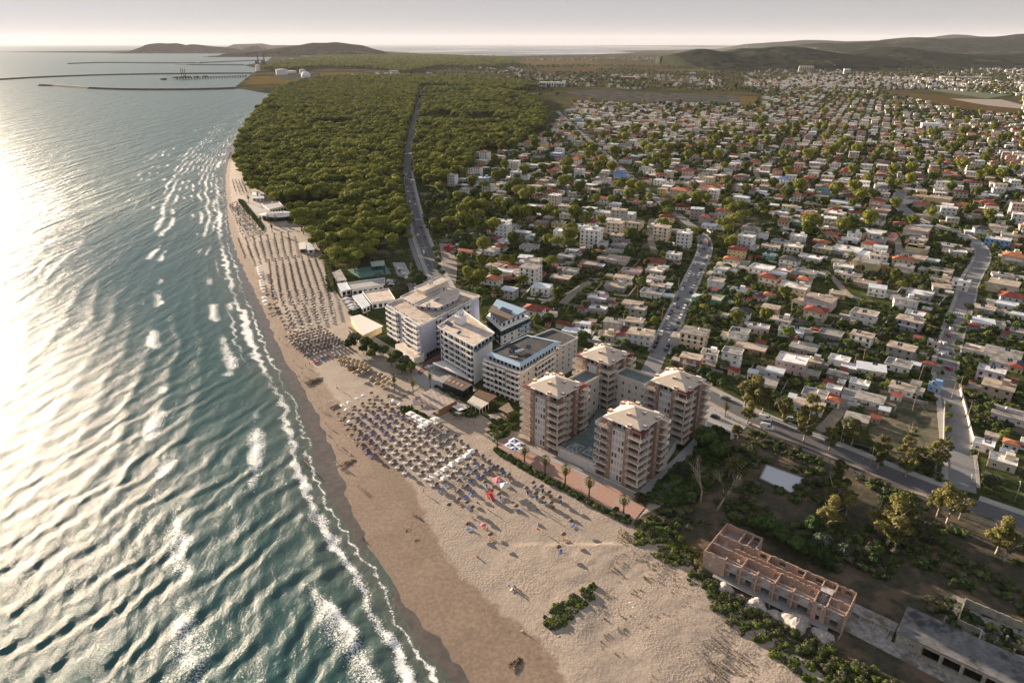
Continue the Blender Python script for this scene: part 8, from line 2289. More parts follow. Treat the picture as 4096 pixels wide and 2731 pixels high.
for i, (x, y) in enumerate([(320, 815), (345, 795), (370, 815), (400, 835), (390, 865), (335, 855)]):
 p = Q('n', x, y); t = empty('folding_chair', (p.x, p.y, .06), i * 1.05)
 MB().box((0, 0, .35), (.5, .5, .05)).build('seat', CLOTHW if i % 2 else mat('cloth_blue', WEAR['blue']), t); MB().add([(-.25, .25, .35), (.25, .25, .35), (.25, .45, .95), (-.25, .45, .95), (-.25, .29, .35), (.25, .29, .35), (.25, .49, .95), (-.25, .49, .95)], [(0, 1, 2, 3), (7, 6, 5, 4), (0, 4, 5, 1), (1, 5, 6, 2), (2, 6, 7, 3), (3, 7, 4, 0)]).build('backrest', CLOTHW, t)
 f_ = MB()
 for a in (-.23, .23): f_.bar((a, -.25, 0), (a, .25, .38), .02); f_.bar((a, .25, 0), (a, -.25, .38), .02)
 f_.build('legs', METAL, t); tag(t, f'folding chair in the small seated circle, {ordn(i)} clockwise from its left', 'chair', 'folding chairs in a circle')
for i, (c, x, y) in enumerate([('n', 587, 270), ('L', 1668, 1200), ('L', 2003, 1195), ('n', 590, 90), ('L', 345, 120), ('L', 2170, 1200)]):
 p = Q(c, x, y); t = empty('furled_parasol', (p.x, p.y, .05)); MB().lathe([(.05, 2.4), (.17, 1.9), (.20, 1.0), (.06, .8)], 7).build('cloth', CLOTHW, t); MB().cyl((0, 0, 0), .03, .03, 1.2, 5).build('pole', METAL, t); MB().cyl((0, 0, 0), .32, .32, .18, 8).build('base', mat('red_vinyl', (.55, .04, .03)) if i == 0 else BLACKM, t)
 tag(t, ['furled white parasol on a red base in the open sand', 'furled parasol left of the tilted red slide', 'furled white parasol by a driftwood shelter', 'furled parasol on a black base near the top of open sand', 'furled white parasol above the rowing boat', 'short furled parasol near the scattered straw ones'][i], 'parasol')
for i, (x, y, m_, lb) in enumerate([(1085, 1110, PINKC, 'pink inflatable ring beside the golden parasols'), (945, 1175, PINKC, 'bright pink inflatable lying lower on the sand'), (1160, 1095, mat('blue_vinyl', (.03, .2, .45), .4), 'blue inflatable toy by the pink ring'), (1030, 1135, mat('blue_vinyl', (.03, .2, .45)), 'small blue toy below the pink ring')]):
 p = Q('K', x, y); b = MB(); vs = []; fs = []
 for a in range(12):
  for q in range(6):
   A_, B_ = a * .5236, q * 1.047; vs.append(((1.1 + .32 * math.cos(B_)) * math.cos(A_), (1.0 + .32 * math.cos(B_)) * math.sin(A_), .3 + .3 * math.sin(B_)))
 for a in range(12):
  for q in range(6): fs.append((a * 6 + q, ((a + 1) % 12) * 6 + q, ((a + 1) % 12) * 6 + (q + 1) % 6, a * 6 + (q + 1) % 6))
 o = b.add(vs, fs).build('inflatable_ring', m_); o.location = (p.x, p.y, .05); tag(o, lb, 'inflatable')
for i, (c, x, y, r) in enumerate([('L', 440, 820, 2.4), ('L', 1065, 1430, 1.8), ('L', 1115, 1540, .9), ('L', 930, 1180, .5), ('L', 660, 950, .4), ('L', 130, 45, 3), ('K', 480, 660, 1.2), ('K', 950, 1370, 3), ('n', 380, 1530, 1.4)]):
 p = Q(c, x, y); rr = random.Random(i); b = MB()
 for _ in range(int(60 * r)):
  a = rr.uniform(0, 6.28); q = rr.random() ** .6 * r; b.box((q * math.cos(a) * 1.6, q * math.sin(a) * .6, 0), (rr.uniform(.1, .5), rr.uniform(.05, .2), rr.uniform(.05, .25)), rr.uniform(0, 3))
 o = b.build('seaweed', mat('seaweed_dark', (.045, .032, .02), .95, .3, 3)); o.location = (p.x, p.y, -.35 if c != 'n' else 0); o.rotation_euler = (0, 0, .7); stuff(o, 'dark washed-up seaweed and driftwood on the damp sand', 'seaweed')
# ============================================================ VEHICLES
def car_meshes(kind='hatch'):
 L_, Wd = 4.2, 1.75
 if kind == 'van': prof = [(-2.6, .35), (-2.6, 1.9), (-2.45, 2.3), (1.1, 2.35), (1.75, 1.35), (2.5, 1.05), (2.6, .35)]; Wd = 2.0; win = [((1.13, 2.2), (1.72, 1.38))]; wx = (-1.7, 1.7)
 elif kind == 'suv': prof = [(-2.15, .35), (-2.15, 1.0), (-1.95, 1.62), (.35, 1.66), (1.05, 1.08), (2.0, .95), (2.15, .35)]; wx = (-1.35, 1.35)
 else: prof = [(-2.05, .3), (-2.1, .85), (-1.75, 1.0), (-1.35, 1.42), (.25, 1.45), (.95, .95), (1.9, .82), (2.05, .3)]; wx = (-1.3, 1.3)
 b = MB(); n = len(prof); top = max(z for _, z in prof)
 vs = []
 for s in (-1, 1):
  for x, z in prof:
   k = 1 if z < 1.08 else .84
   vs.append((x, s * Wd / 2 * k, z))
 fs = [tuple(range(n))[::-1] if False else tuple(range(n)), tuple(range(n, 2 * n))[::-1]]
 for i in range(n): fs.append((i, i + n, (i + 1) % n + n, (i + 1) % n))
 fs = [tuple(reversed(f)) for f in fs]
 b.add(vs, fs)
 body = b
 w = MB()
 P2 = [p for p in prof if p[1] > 1.08]
 zb, zt = (1.3, 2.1) if kind == 'van' else (.98, top - .1)
 x0, x1 = (.2, 1.2) if kind == 'van' else (-1.6 if kind == 'suv' else -1.45, .55)
 for s in (-1, 1):
  yb = s * (Wd / 2 * (.9 if kind != 'van' else .86) + .03); yt = s * (Wd / 2 * .84 + .02)
  w.add([(x0, yb, zb), (x1 + .25, yb, zb), (x1 - .25, yt, zt), (x0 + .15, yt, zt)], [(0, 1, 2, 3) if s < 0 else (3, 2, 1, 0)])
 i = max(k for k, p in enumerate(prof) if p[1] >= top - .06)
 a, c = prof[i], prof[i + 1]; d = Vector((c[0] - a[0], 0, c[1] - a[1])); nn = Vector((-d.z, 0, d.x)).normalized() * -.02
 if nn.z < 0: nn = -nn
 q = [Vector((a[0], -Wd * .39, a[1])) + d * .08, Vector((a[0], Wd * .39, a[1])) + d * .08, Vector((c[0], Wd * .43, c[1])) - d * .08, Vector((c[0], -Wd * .43, c[1])) - d * .08]
 w.add([tuple(v + nn) for v in q], [(3, 2, 1, 0)])
 if kind != 'van':
  j = min(k for k, p in enumerate(prof) if p[1] >= top - .06); a, c = prof[j], prof[j - 1]; d = Vector((c[0] - a[0], 0, c[1] - a[1])); nn = Vector((-.02, 0, .012))
  q = [Vector((a[0], -Wd * .38, a[1])) + d * .1, Vector((a[0], Wd * .38, a[1])) + d * .1, Vector((c[0], Wd * .41, c[1])) - d * .1, Vector((c[0], -Wd * .41, c[1])) - d * .1]
  w.add([tuple(v + nn) for v in q], [(0, 1, 2, 3)])
 lt = MB()
 for s in (-1, 1): lt.box((prof[-1][0] - .06, s * Wd * .36, .62), (.12, .32, .16))
 wh = MB().cyl((0, -.11, 0), .33, .33, .22, 10, 0, (0, 1, 0)).cyl((0, -.13, 0), .18, .18, .26, 8, 1, (0, 1, 0))
 return body, w.mesh('windows', GLASS), lt.mesh('headlights', FRAME), wh.mesh('wheel', [BLACKM, METAL]), wx, Wd
CK = {k: car_meshes(k) for k in ('hatch', 'suv', 'van')}
CARC = {'white': (.75, .75, .74), 'silver': (.42, .43, .45), 'black': (.015, .015, .018), 'dark blue': (.02, .035, .09), 'grey': (.12, .125, .13), 'red': (.38, .02, .02), 'pale blue': (.2, .3, .42)}
CB = {}
ncar = 0
def car(x, y, ang, kind, col, region_, group, desc=None, z=.06):
 global ncar
 ncar += 1
 if (kind, col) not in CB: CB[(kind, col)] = CK[kind][0].mesh('body', mat('car_' + col.replace(' ', '_'), CARC[col], .25, .03, 1, spec=.6))
 t = empty('parked_car' if kind != 'van' else 'van', (x, y, z), ang)
 link('body', CB[(kind, col)], t); link('windows', CK[kind][1], t); link('headlights', CK[kind][2], t)
 for wx in CK[kind][4]:
  for s in (-1, 1): link('wheel', CK[kind][3], t, (wx, s * (CK[kind][5] / 2 - .1), .33))
 if desc: tag(t, desc, 'car' if kind != 'van' else 'van', group)
 else: reg(t, f'{col} {"hatchback" if kind == "hatch" else "tall car"}', region_, 'car', group, (x, y, 1))
def along(line, y0, y1, off, step, prob, region_, flip=0, group='cars along the main street'):
 L = offset_line([p for p in line if y0 <= p[1] <= y1], off)
 acc = rnd.uniform(0, step)
 for a, c in zip(L[:-1], L[1:]):
  v = Vector((c[0] - a[0], c[1] - a[1])); n = v.length; t_ = acc
  while t_ < n:
   if rnd.random() < prob:
    p = Vector(a) + v * t_ / n
    car(p.x + rnd.uniform(-.2, .2), p.y, math.atan2(v.y, v.x) + (math.pi if (rnd.random() < .5 if flip == 2 else flip) else 0) + rnd.uniform(-.04, .04), rnd.choice(['hatch', 'hatch', 'suv']), rnd.choices(list(CARC), [30, 20, 20, 10, 16, 4, 3])[0], region_, group)
   t_ += step
  acc = t_ - n
along(R2, 315, 545, 3.2, 5.6, .72, 'parked on right kerb of main street')
along(R2, 315, 545, -3.2, 6.0, .62, 'parked on left kerb of main street', 2)
along(R2, 320, 540, -.5, 34, .8, 'driving along main street', 2)
along(R2, 560, 1100, 2.5, 16, .5, 'on the upper main street', 2)
along(R1, 470, 900, -2.4, 26, .8, 'driving on forest road', 1, 'cars driving on forest road'); along(R1, 520, 900, 2.4, 30, .8, 'in right lane of forest road', 0, 'cars driving on forest road')
for x, y, k_, c_, a_, lb in [('c3', 1642, 635, 0, 0, 0), ]: pass
for c, x, y, kind, col, an, lb in [('c3', 1642, 640, 'hatch', 'red', R(95), 'red car driving on the curving right street'), ('c3', 1645, 495, 'hatch', 'dark blue', R(80), 'dark blue car on the curving right street, ahead of the red one'), ('c3', 1580, 512, 'suv', 'silver', R(78), 'silver car parked at left kerb of curving street'), ('c3', 1605, 408, 'suv', 'silver', R(70), 'silver tall car higher up the curving street'), ('c3', 1640, 330, 'hatch', 'red', R(70), 'dark red car parked by the purple house on curving street'), ('c3', 1665, 268, 'hatch', 'white', R(70), 'white car parked near the zebra crossing'),
                              ('c2', 850, 760, 'van', 'white', R(-28), 'white box van on the boulevard, farther of the two'), ('c2', 865, 845, 'van', 'white', R(-28), 'nearest white van with dark side window on the boulevard'), ('c2', 1100, 770, 'suv', 'silver', R(-20), 'silver car parked off the boulevard under trees'), ('c2', 480, 570, 'hatch', 'grey', R(-25), 'grey car behind the rightmost tower'), ('c2', 380, 745, 'hatch', 'black', R(-30), 'black car on the tower forecourt'),
                              ('b', 1980, 1180, 'hatch', 'black', R(50), 'black car in the dark passage beside the nearest tower'), ('a', 930, 1225, 'hatch', 'white', R(45), 'white car parked before the big hotel'), ('c4', 470, 275, 'hatch', 'silver', R(40), 'silver car on the track below umbrella pine'), ('c4', 1000, 795, 'hatch', 'dark blue', R(10), 'dark blue car parked by red-roofed house'), ('c4', 930, 795, 'hatch', 'red', R(10), 'red car parked by red-roofed house'), ('c4', 1335, 518, 'hatch', 'black', R(-15), 'black car at the end of the dirt track'), ('c5', 1705, 1160, 'hatch', 'pale blue', R(10), 'pale blue car beside the yellow apartment house'), ('c3', 1070, 0, 'hatch', 'grey', 0, ''),
                              ('c3', 1890, 175, 'hatch', 'white', R(75), 'leftmost white car on the gravel behind curving street'), ('c3', 1940, 160, 'hatch', 'white', R(75), 'second white car on the gravel behind curving street'), ('c3', 1992, 170, 'hatch', 'white', R(75), 'third white car on the gravel behind curving street'), ('c3', 2145, 200, 'suv', 'black', R(75), 'black tall car on the gravel behind curving street'), ('c3', 2200, 208, 'hatch', 'white', R(75), 'rightmost white car on the gravel behind curving street')]:
 if not lb: continue
 p = Q(c, x, y, .6); car(p.x, p.y, an, kind, col, '', 'cars', lb)
for i in range(11):
 p = Q('a', 565 + i * 11.5, 62 + i * 12.5); car(p.x, p.y, R(8), 'hatch', ['silver', 'silver', 'white', 'grey', 'black', 'silver', 'silver', 'white', 'grey', 'silver', 'white'][i], 'in hotel car park row', 'cars in the hotel car park')
for i in range(5):
 p = Q('a', 465 + i * 6, 225 + i * 14); car(p.x, p.y, R(5), 'hatch', ['white', 'silver', 'grey', 'white', 'black'][i], 'behind the planted restaurant', 'cars in the hotel car park')
for i, (x, y) in enumerate([(365, 278), (385, 292), (425, 295), (462, 296), (488, 290), (510, 284), (528, 275), (545, 270), (560, 266), (505, 243), (540, 242), (580, 255)]):
 p = Q('m4', x, y); car(p.x, p.y, R(60), 'hatch', ['white', 'silver', 'grey', 'white', 'grey', 'silver', 'white', 'silver', 'silver', 'black', 'grey', 'dark blue'][i], 'in the pine-shaded parking', 'cars in the pine-shaded parking')
def lorry(c, x, y, ang, col, label):
 p = Q(c, x, y, 1); t = tag(empty('lorry', (p.x, p.y, .05), ang), label, 'lorry', 'parked lorries by the gravel yard')
 m_ = mat('lorry_' + col, {'red': (.35, .03, .04), 'green': (.05, .1, .06), 'grey': (.3, .3, .32)}[col], .5)
 MB().box((2.9, 0, .7), (1.9, 2.3, 2.1)).build('cab', m_, t); MB().box((3.87, 0, 1.7), (.06, 2.0, .8)).build('windscreen', GLASS, t)
 MB().box((-.9, 0, .85), (5.4, 2.3, .25)).box((-.9, 1.1, 1.1), (5.4, .1, 1)).box((-.9, -1.1, 1.1), (5.4, .1, 1)).box((-3.55, 0, 1.1), (.1, 2.1, 1)).build('cargo_bed', m_ if col == 'red' else mat('lorry_grey', (.3, .3, .32)), t)
 for wx in (2.8, -1.6, -2.7):
  for s in (-1, 1): o = link('wheel', CK['hatch'][3], t, (wx, s * 1.0, .5)); o.scale = (1.5, 1.5, 1.5)
lorry('m4', 365, 365, R(60), 'red', 'dark red lorry at the left of the gravel yard'); lorry('m4', 385, 385, R(60), 'red', 'second dark red lorry, nearer and right of the first'); lorry('m4', 415, 360, R(35), 'grey', 'grey tipper lorry beside the red tiled shed'); lorry('m4', 410, 400, R(70), 'green', 'dark green lorry under the pine edge'); lorry('c5', 330, 535, R(100), 'grey', 'pale tanker lorry at the main street bend')
# ============================================================ STREET FURNITURE
def lamp_meshes():
 b = MB(); b.cyl((0, 0, 0), .09, .06, 7.0, 7); b.bar((0, 0, 6.95), (1.4, 0, 7.4), .045, 5)
 return b.mesh('pole', METAL), MB().box((1.6, 0, 7.33), (.7, .26, .12)).mesh('lamp_head', TRIM)
LP = lamp_meshes()
def lamp(x, y, ang, desc, region_):
 t = empty('street_lamp', (x, y, .1), ang); link('pole', LP[0], t); link('lamp_head', LP[1], t); reg(t, desc, region_, 'street lamp', 'street lamps')
def lamps(line, y0, y1, off, step, region_, flip):
 L = offset_line([p for p in line if y0 <= p[1] <= y1], off); acc = 5
 for a, c in zip(L[:-1], L[1:]):
  v = Vector((c[0] - a[0], c[1] - a[1])); n = v.length; t_ = acc
  while t_ < n:
   p = Vector(a) + v * t_ / n; lamp(p.x, p.y, math.atan2(v.y, v.x) + (math.pi / 2 if flip else -math.pi / 2), 'grey street lamp', region_); t_ += step
  acc = t_ - n
lamps(R1, 440, 700, -7.4, 26, 'left of forest road', 0); lamps(R1, 440, 620, 7.6, 30, 'right of forest road', 1)
for c, x, y in (('c2', 400, 705), ('c2', 1550, 1010), ('c2', 1830, 1215), ('e', 1930, 115), ('e', 1545, 60), ('a', 430, 650), ('a', 850, 1250)):
 p = Q(c, x, y); lamp(p.x, p.y, R(60), 'tall grey street lamp', 'near the boulevard' if c != 'a' else 'before the hotels')
def pole_mesh():
 b = MB(); b.cyl((0, 0, -.2), .15, .10, 8.4, 7); b.box((0, 0, 7.6), (1.7, .1, .1))
 for x in (-.75, 0, .75): b.cyl((x, 0, 7.7), .05, .04, .18, 5)
 return b.mesh('utility_pole', mat('pole_wood_pale', (.32, .24, .17), .9, .2, 3))
UP = pole_mesh(); UPS = []
for c, x, y in [('c3', 1298, 1055), ('c3', 1362, 760), ('c3', 1665, 930), ('c3', 1740, 860), ('c3', 1820, 1110), ('c3', 745, 650), ('c3', 830, 600), ('c3', 625, 1310), ('c3', 1895, 1560), ('c3', 155, 140), ('c4', 2105, 735), ('c4', 1990, 900), ('c4', 1625, 960), ('c5', 1090, 1310), ('c5', 1165, 1205), ('c5', 750, 775), ('c5', 1500, 920), ('c5', 1605, 1020), ('c5', 30, 1080), ('c5', 230, 690), ('c5', 1100, 310), ('c5', 1370, 280), ('m3', 830, 440), ('m3', 650, 90), ('c4', 1760, 690), ('c4', 2230, 520)]:
 p = Q(c, x, y); o = link('utility_pole', UP, None, (p.x, p.y, 0), town_angle(p.x) + .3); o.rotation_euler[1] = rnd.uniform(-.05, .05); reg(o, 'wooden utility pole', region(p.x, p.y), 'utility pole', 'wooden utility poles'); UPS.append(p)
def wire(a, b_, label, n=14, sag=1.6, r=.03):
 m_ = MB(); q = None
 for i in range(n + 1):
  u_ = i / n; p = Vector(a) * (1 - u_) + Vector(b_) * u_ - Vector((0, 0, sag * 4 * u_ * (1 - u_)))
  if q is not None: m_.bar(q, p, r, 3)
  q = p
 tag(m_.build('overhead_wire', mat('wire', (.16, .12, .08), .7)), label, 'wire', 'overhead wires')
def pt(c, x, y, z=7.7): p = Q(c, x, y); return (p.x, p.y, z)
wire(pt('c3', 1298, 1055), pt('c3', 1600, 1340, 6), 'wire slung from vacant lot pole towards curving street'); wire(pt('c3', 1298, 1055), pt('c3', 745, 650), 'wire from vacant lot pole to the pole beside white-roofed house'); wire(pt('c4', 2105, 735), pt('c4', 1990, 900), 'wire between two poles left of main street')
def pylon(c, x, y, h, label):
 p = Q(c, x, y); t = tag(empty('pylon', (p.x, p.y, 0), .4), label, 'pylon'); b = MB(); m_ = mat('pylon_rust', (.12, .075, .055), .8)
 w = lambda z: 2.2 * (1 - z / h) + .35
 zs = [h * k / 7 for k in range(8)]
 for z0, z1 in zip(zs[:-1], zs[1:]):
  a, c_ = w(z0), w(z1)
  for s, q in ((-1, -1), (1, -1), (1, 1), (-1, 1)):
   b.bar((s * a, q * a, z0), (s * c_, q * c_, z1), .09, 3)
   s2, q2 = -q, s; b.bar((s * a, q * a, z0), (s2 * c_, q2 * c_, z1), .05, 3); b.bar((s * c_, q * c_, z1), (s2 * c_, q2 * c_, z1), .05, 3)
 b.build('lattice', m_, t)
 a = MB()
 for z in (h * .72, h * .86): a.box((0, 0, z), (6.5, .25, .25))
 a.build('crossarm', m_, t)
 return p
pp = pylon('c5', 1690, 1060, 21, 'rusty lattice pylon in the village, left of yellow apartment house')
for k in (-3, 3): wire((pp.x + k, pp.y, 16), (*Q('c5', 1250, 420)[:2], 15), f'{"left" if k < 0 else "right"} high cable running back from the lattice pylon', 20, 3.5, .06)
for i, (c, pts, m_, lb) in enumerate([('c2', [(930, 660), (1060, 420)], CONC, 'long grey wall beside the narrow yard by boulevard'), ('c2', [(1620, 630), (1760, 665)], WHITEW, 'white front wall before the grey-roofed bungalow'), ('c2', [(1760, 665), (2060, 715), (2110, 590)], CONC, 'grey boundary wall round the bungalow corner'), ('c2', [(1200, 365), (1345, 400)], WHITEW, 'short white wall left of the ruined shack'),
                                     ('c4', [(860, 745), (960, 700), (1120, 650), (1220, 590)], CREAM, 'cream wall along the dirt track'), ('c4', [(1100, 760), (1300, 790)], CONC, 'grey wall behind the red car'), ('c4', [(1000, 480), (1180, 400), (1450, 340)], CONC, 'grey field wall behind brown concrete house'), ('c5', [(1800, 740), (2040, 785)], CREAM, 'cream wall beside the side street'), ('c3', [(1120, 1070), (1190, 930), (1440, 990)], CONC, 'low wall at the back of the vacant lot'), ('c3', [(1600, 970), (1590, 1380)], CONC, 'low wall along the vacant lot by curving street'),
                                     ('c3', [(1745, 840), (1860, 1280), (1880, 1340)], CREAM, 'pale wall along right side of curving street'), ('c5', [(640, 500), (760, 480), (930, 460)], WHITEW, 'long white wall of the fenced plot below pines'), ('c5', [(300, 1340), (480, 1345)], CONC, 'grey wall behind the beige three-storey house'), ('c3', [(0, 235), (420, 250)], CONC, 'grey wall behind the pink house gardens'), ('c3', [(450, 1000), (700, 1030)], CONC, 'wall beside the small orange tiled house'),
                                     ('b', [(2050, 930), (2130, 850)], CREAM, 'short cream wall at tower forecourt'), ('b', [(1030, 1240), (1540, 1480)], CREAM, 'low cream step wall before the nearest tower'), ('d', [(120, 345), (300, 580), (560, 710)], CONC, 'broken low wall running from promenade end into the scrub'), ('a', [(160, 1150), (400, 1260), (690, 1390)], CONC, 'low kerb wall between hedge and sand'), ('G', [(0, 20), (130, 90)], CONC, 'low wall end beside the slim palm')]):
 q = [Q(c, *p) for p in pts]; A = q[0]
 hgt = .45 if c in ('b', 'a', 'd', 'G') else 1.5
 b = MB()
 for s, e in zip(q[:-1], q[1:]):
  o_, v_, n_, L_, an_ = edge_frame((s.x - A.x, s.y - A.y), (e.x - A.x, e.y - A.y)); m0 = o_ + v_ * L_ / 2; b.box((m0.x, m0.y, -.1), (L_ + .12, .2, hgt + .1), an_); b.box((m0.x, m0.y, hgt), (L_ + .2, .3, .08), an_)
 o = b.build('garden_wall', m_); o.location = (A.x, A.y, .12 if c in ('b', 'd') else 0); tag(o, lb, 'wall')
def fence(line, h, label):
 b = MB(); A = line[0]; n_ = 0
 t = tag(empty('metal_fence', (A[0], A[1], .1)), label, 'fence')
 for s, e in zip(line[:-1], line[1:]):
  o_, v_, nn, L_, an_ = edge_frame((s[0] - A[0], s[1] - A[1]), (e[0] - A[0], e[1] - A[1])); k = max(1, int(L_ / 2.6))
  for i in range(k):
   m0 = o_ + v_ * L_ * (i + .5) / k; b.box((m0.x, m0.y, .1), (L_ / k * .94, .05, h)); b.v[-8:] = b.v[-8:]
   q = MB().box((0, 0, .12), (L_ / k * .94, .05, .08)).box((0, 0, h - .1), (L_ / k * .94, .05, .08)).box((0, 0, .5), (L_ / k * .94, .04, .35)).mesh('fence_panel', mat('fence_grey', (.33, .35, .38), .7)) if not n_ else n_
   n_ = q; link('fence_panel', q, t, (m0.x, m0.y, 0), an_, (1, 1, 1)); m1 = o_ + v_ * L_ * i / k; link('post', FP, t, (m1.x, m1.y, 0), an_)
FP = MB().box((0, 0, 0), (.12, .12, 1.35)).mesh('post', mat('fence_grey', (.33, .35, .38), .7))
fence([p for p in offset_line(R4, 9.3) if 84 < p[0] < 190][::3], 1.2, 'grey metal fence between the boulevard and the scrub field')
fence([tuple(Q('d', *q)[:2]) for q in [(2030, 0), (2352, 100)]], 1.2, 'short fence run') if False else None
for i in range(5):
 p = Q('c2', 1700 + i * 27, 1025 + i * 8); t = empty('rubbish_bin', (p.x, p.y, .15), R(-28)); MB().box((0, 0, .15), (1.3, .9, 1.0)).build('body', BLACKM, t); MB().box((0, -.03, 1.15), (1.4, 1.0, .1)).build('lid', mat('bin_lid', (.06, .07, .06), .6), t)
 tag(t, f'black rubbish container on boulevard kerb, {ordn(i)} from left', 'bin', 'rubbish containers on the boulevard')
o = MB().box((0, 0, 0), (2.2, 1.2, .9)).box((0, 0, .9), (2.3, 1.3, .06), 0, 1).build('kiosk_box', [mat('orange_box', (.55, .16, .04), .7), TRIM]); p = Q('G', 1450, 690); o.location = p; o.rotation_euler = (0, 0, -.3); tag(o, 'orange crate stand on the paved yard beside the left tower', 'stand')
o = MB().box((0, 0, 0), (2.6, 1.6, .25)).build('concrete_slab', CONC); p = Q('d', 950, 230); o.location = p; tag(o, 'small pale concrete slab lying in the scrub', 'slab')
t = tag(empty('swing_frame', Q('G', 1110, 790), .3), 'wooden swing frame on the sand below the left tower', 'swing'); MB().bar((-1.3, -.7, 0), (-1.1, 0, 2.2), .06).bar((-1.3, .7, 0), (-1.1, 0, 2.2), .06).bar((1.3, -.7, 0), (1.1, 0, 2.2), .06).bar((1.3, .7, 0), (1.1, 0, 2.2), .06).bar((-1.1, 0, 2.2), (1.1, 0, 2.2), .06).build('frame', POLEM, t); MB().box((0, 0, .5), (.6, .3, .05)).bar((-.28, 0, .5), (-.28, 0, 2.2), .015).bar((.28, 0, .5), (.28, 0, 2.2), .015).build('seat', WOODM, t)
for i, (x, y) in enumerate([(770, 1245), (790, 1290), (1460, 975), (1490, 1020)]):
 p = Q('n', x, y) ; o = MB().lathe([(.02, 0), (.5, 0), (.55, .25), (.3, .5), (.02, .55)], 8, wob=.3).build('boulder', TRIM if i > 1 else RUBBLE, None, True); o.location = (p.x, p.y, .15); o.scale = (1.2, .8, .8); tag(o, ['upper pale rock at the mouth of the ditch', 'lower pale rock at the mouth of the ditch', 'left white sack on the dune sand', 'right white sack on the dune sand'][i], 'rock')
for i, (x, y) in enumerate([(1270, 510), (1300, 545), (1330, 580), (1345, 605)]):
 p = Q('K', x, y, 2.6); t = empty('square_umbrella', (p.x, p.y, 0), R(-30)); link('canopy', square_parts(mat('grey_cloth', (.42, .41, .43), .8), 2.6, .8, 2.6)[0], t); link('pole', P_WHT[1], t); tag(t, f'large grey square umbrella left of white lean-to, {ordn(i)} from top', 'umbrella', 'large grey square umbrellas')
# ============================================================ FAR SEA WORKS AND INDUSTRY
def mole(pts, w, h, label, crop='h'):
 L = smooth_line([tuple(Q(crop, *p, SEA_Z)[:2]) for p in pts], 1); l0 = offset_line(L, -w); l1 = offset_line(L, -w * .25); r1 = offset_line(L, w * .25); r0 = offset_line(L, w); n = len(L)
 vs = [(x, y, SEA_Z - 1) for x, y in l0] + [(x, y, h + rnd.uniform(-.3, .3)) for x, y in l1] + [(x, y, h + rnd.uniform(-.3, .3)) for x, y in r1] + [(x, y, SEA_Z - 1) for x, y in r0]
 fs = [(k * n + i, (k + 1) * n + i, (k + 1) * n + i + 1, k * n + i + 1) for i in range(n - 1) for k in range(3)]
 fs += [(0, n, 2 * n, 3 * n), (n - 1, 4 * n - 1, 3 * n - 1, 2 * n - 1)]
 tag(MB().add(vs, fs).build('breakwater', mat('mole_rock', (.07, .062, .055), .95, .3, .1)), label, 'breakwater', 'long stone breakwaters')
mole([(270,410),(330,410),(500,421),(650,431),(900,438),(1200,438),(1450,434),(1570,428)], 16, 4.5, 'nearest dark stone breakwater with a rounded seaward end')
mole([(-60,374),(0,370),(250,355),(700,338),(1100,332),(1400,329),(1690,328)], 18, 5, 'long middle breakwater reaching the left picture edge')
mole([(465,263),(560,259),(780,255),(1050,259),(1300,258),(1345,259)], 22, 6, 'farthest breakwater nearest the headland')
mole([(1190,268),(1300,271),(1500,272),(1640,272)], 20, 5, 'short low breakwater joining the power station bay')
mole([(1360,256),(1500,250),(1640,244),(1760,240)], 35, 6, 'broad spit beside the power station')
def jetty():
 a = Q('h', 1180, 365, 0); b_ = Q('h', 1660, 350, 0); A = a
 t = tag(empty('oil_jetty', (A.x, A.y, 0)), 'long oil jetty on piles between two breakwaters', 'jetty')
 d = Vector((b_.x - a.x, b_.y - a.y)); n = 26; an = math.atan2(d.y, d.x)
 m_ = mat('jetty_steel', (.06, .055, .055), .8)
 MB().box((d.x / 2, d.y / 2, 5), (d.length, 7, 2), an).build('deck', m_, t)
 for i in range(n): q = d * (i + .5) / n; MB().box((q.x, q.y, -3), (4, 6, 8), an).build('pile', m_, t)
 for u_, s in ((.0, 18), (.1, 34), (.16, 26), (.28, 16), (.4, 18)): q = d * u_; MB().box((q.x, q.y, 4), (s, 22, 7), an).build('platform', m_, t)
 for u_ in (.09, .12, .14): q = d * u_; MB().bar((q.x, q.y, 8), (q.x + rnd.uniform(-8, 8), q.y, 42), 1.4, 4).build('loading_arm', m_, t)
 q = d * -.16; MB().box((q.x, q.y, -3), (22, 22, 9), an).build('mooring_block', m_, t); MB().box((q.x * .5, q.y * .5, 5), (d.length * .16, 2.5, 1), an).build('walkway', m_, t)
jetty()
def tank(c, x, y, r, h, label, m_=TRIM, sphere=False):
 p = Q(c, x, y); t = tag(empty('storage_tank', (p.x, p.y, 0)), label, 'storage tank', 'white storage tanks')
 if sphere: MB().lathe([(.1, 2), (r * .6, 2 + r * .25), (r * .95, r * .7 + 2), (r, r + 2), (r * .92, r * 1.4 + 2), (r * .6, r * 1.8 + 2), (.1, r * 2 + 2)], 16).build('shell', m_, t, True); MB().cyl((0, 0, 0), r * .5, r * .5, 4, 10).build('stand', CONC, t)
 else: MB().cyl((0, 0, 0), r, r, h, 20).build('shell', m_, t); MB().lathe([(r * 1.02, h), (r * .5, h * 1.12), (.1, h * 1.18)], 20).build('roof', m_, t)
tank('h', 1895, 335, 28, 24, 'leftmost squat white tank on the ochre field'); tank('h', 2060, 380, 19, 30, 'white spherical gas tank on the ochre field', sphere=True); tank('h', 2035, 332, 14, 22, 'small white tank behind the sphere'); tank('h', 1960, 322, 25, 10, 'low white tank between the squat tank and sphere'); tank('h', 1735, 310, 12, 30, 'lone white tank by the shore bend')
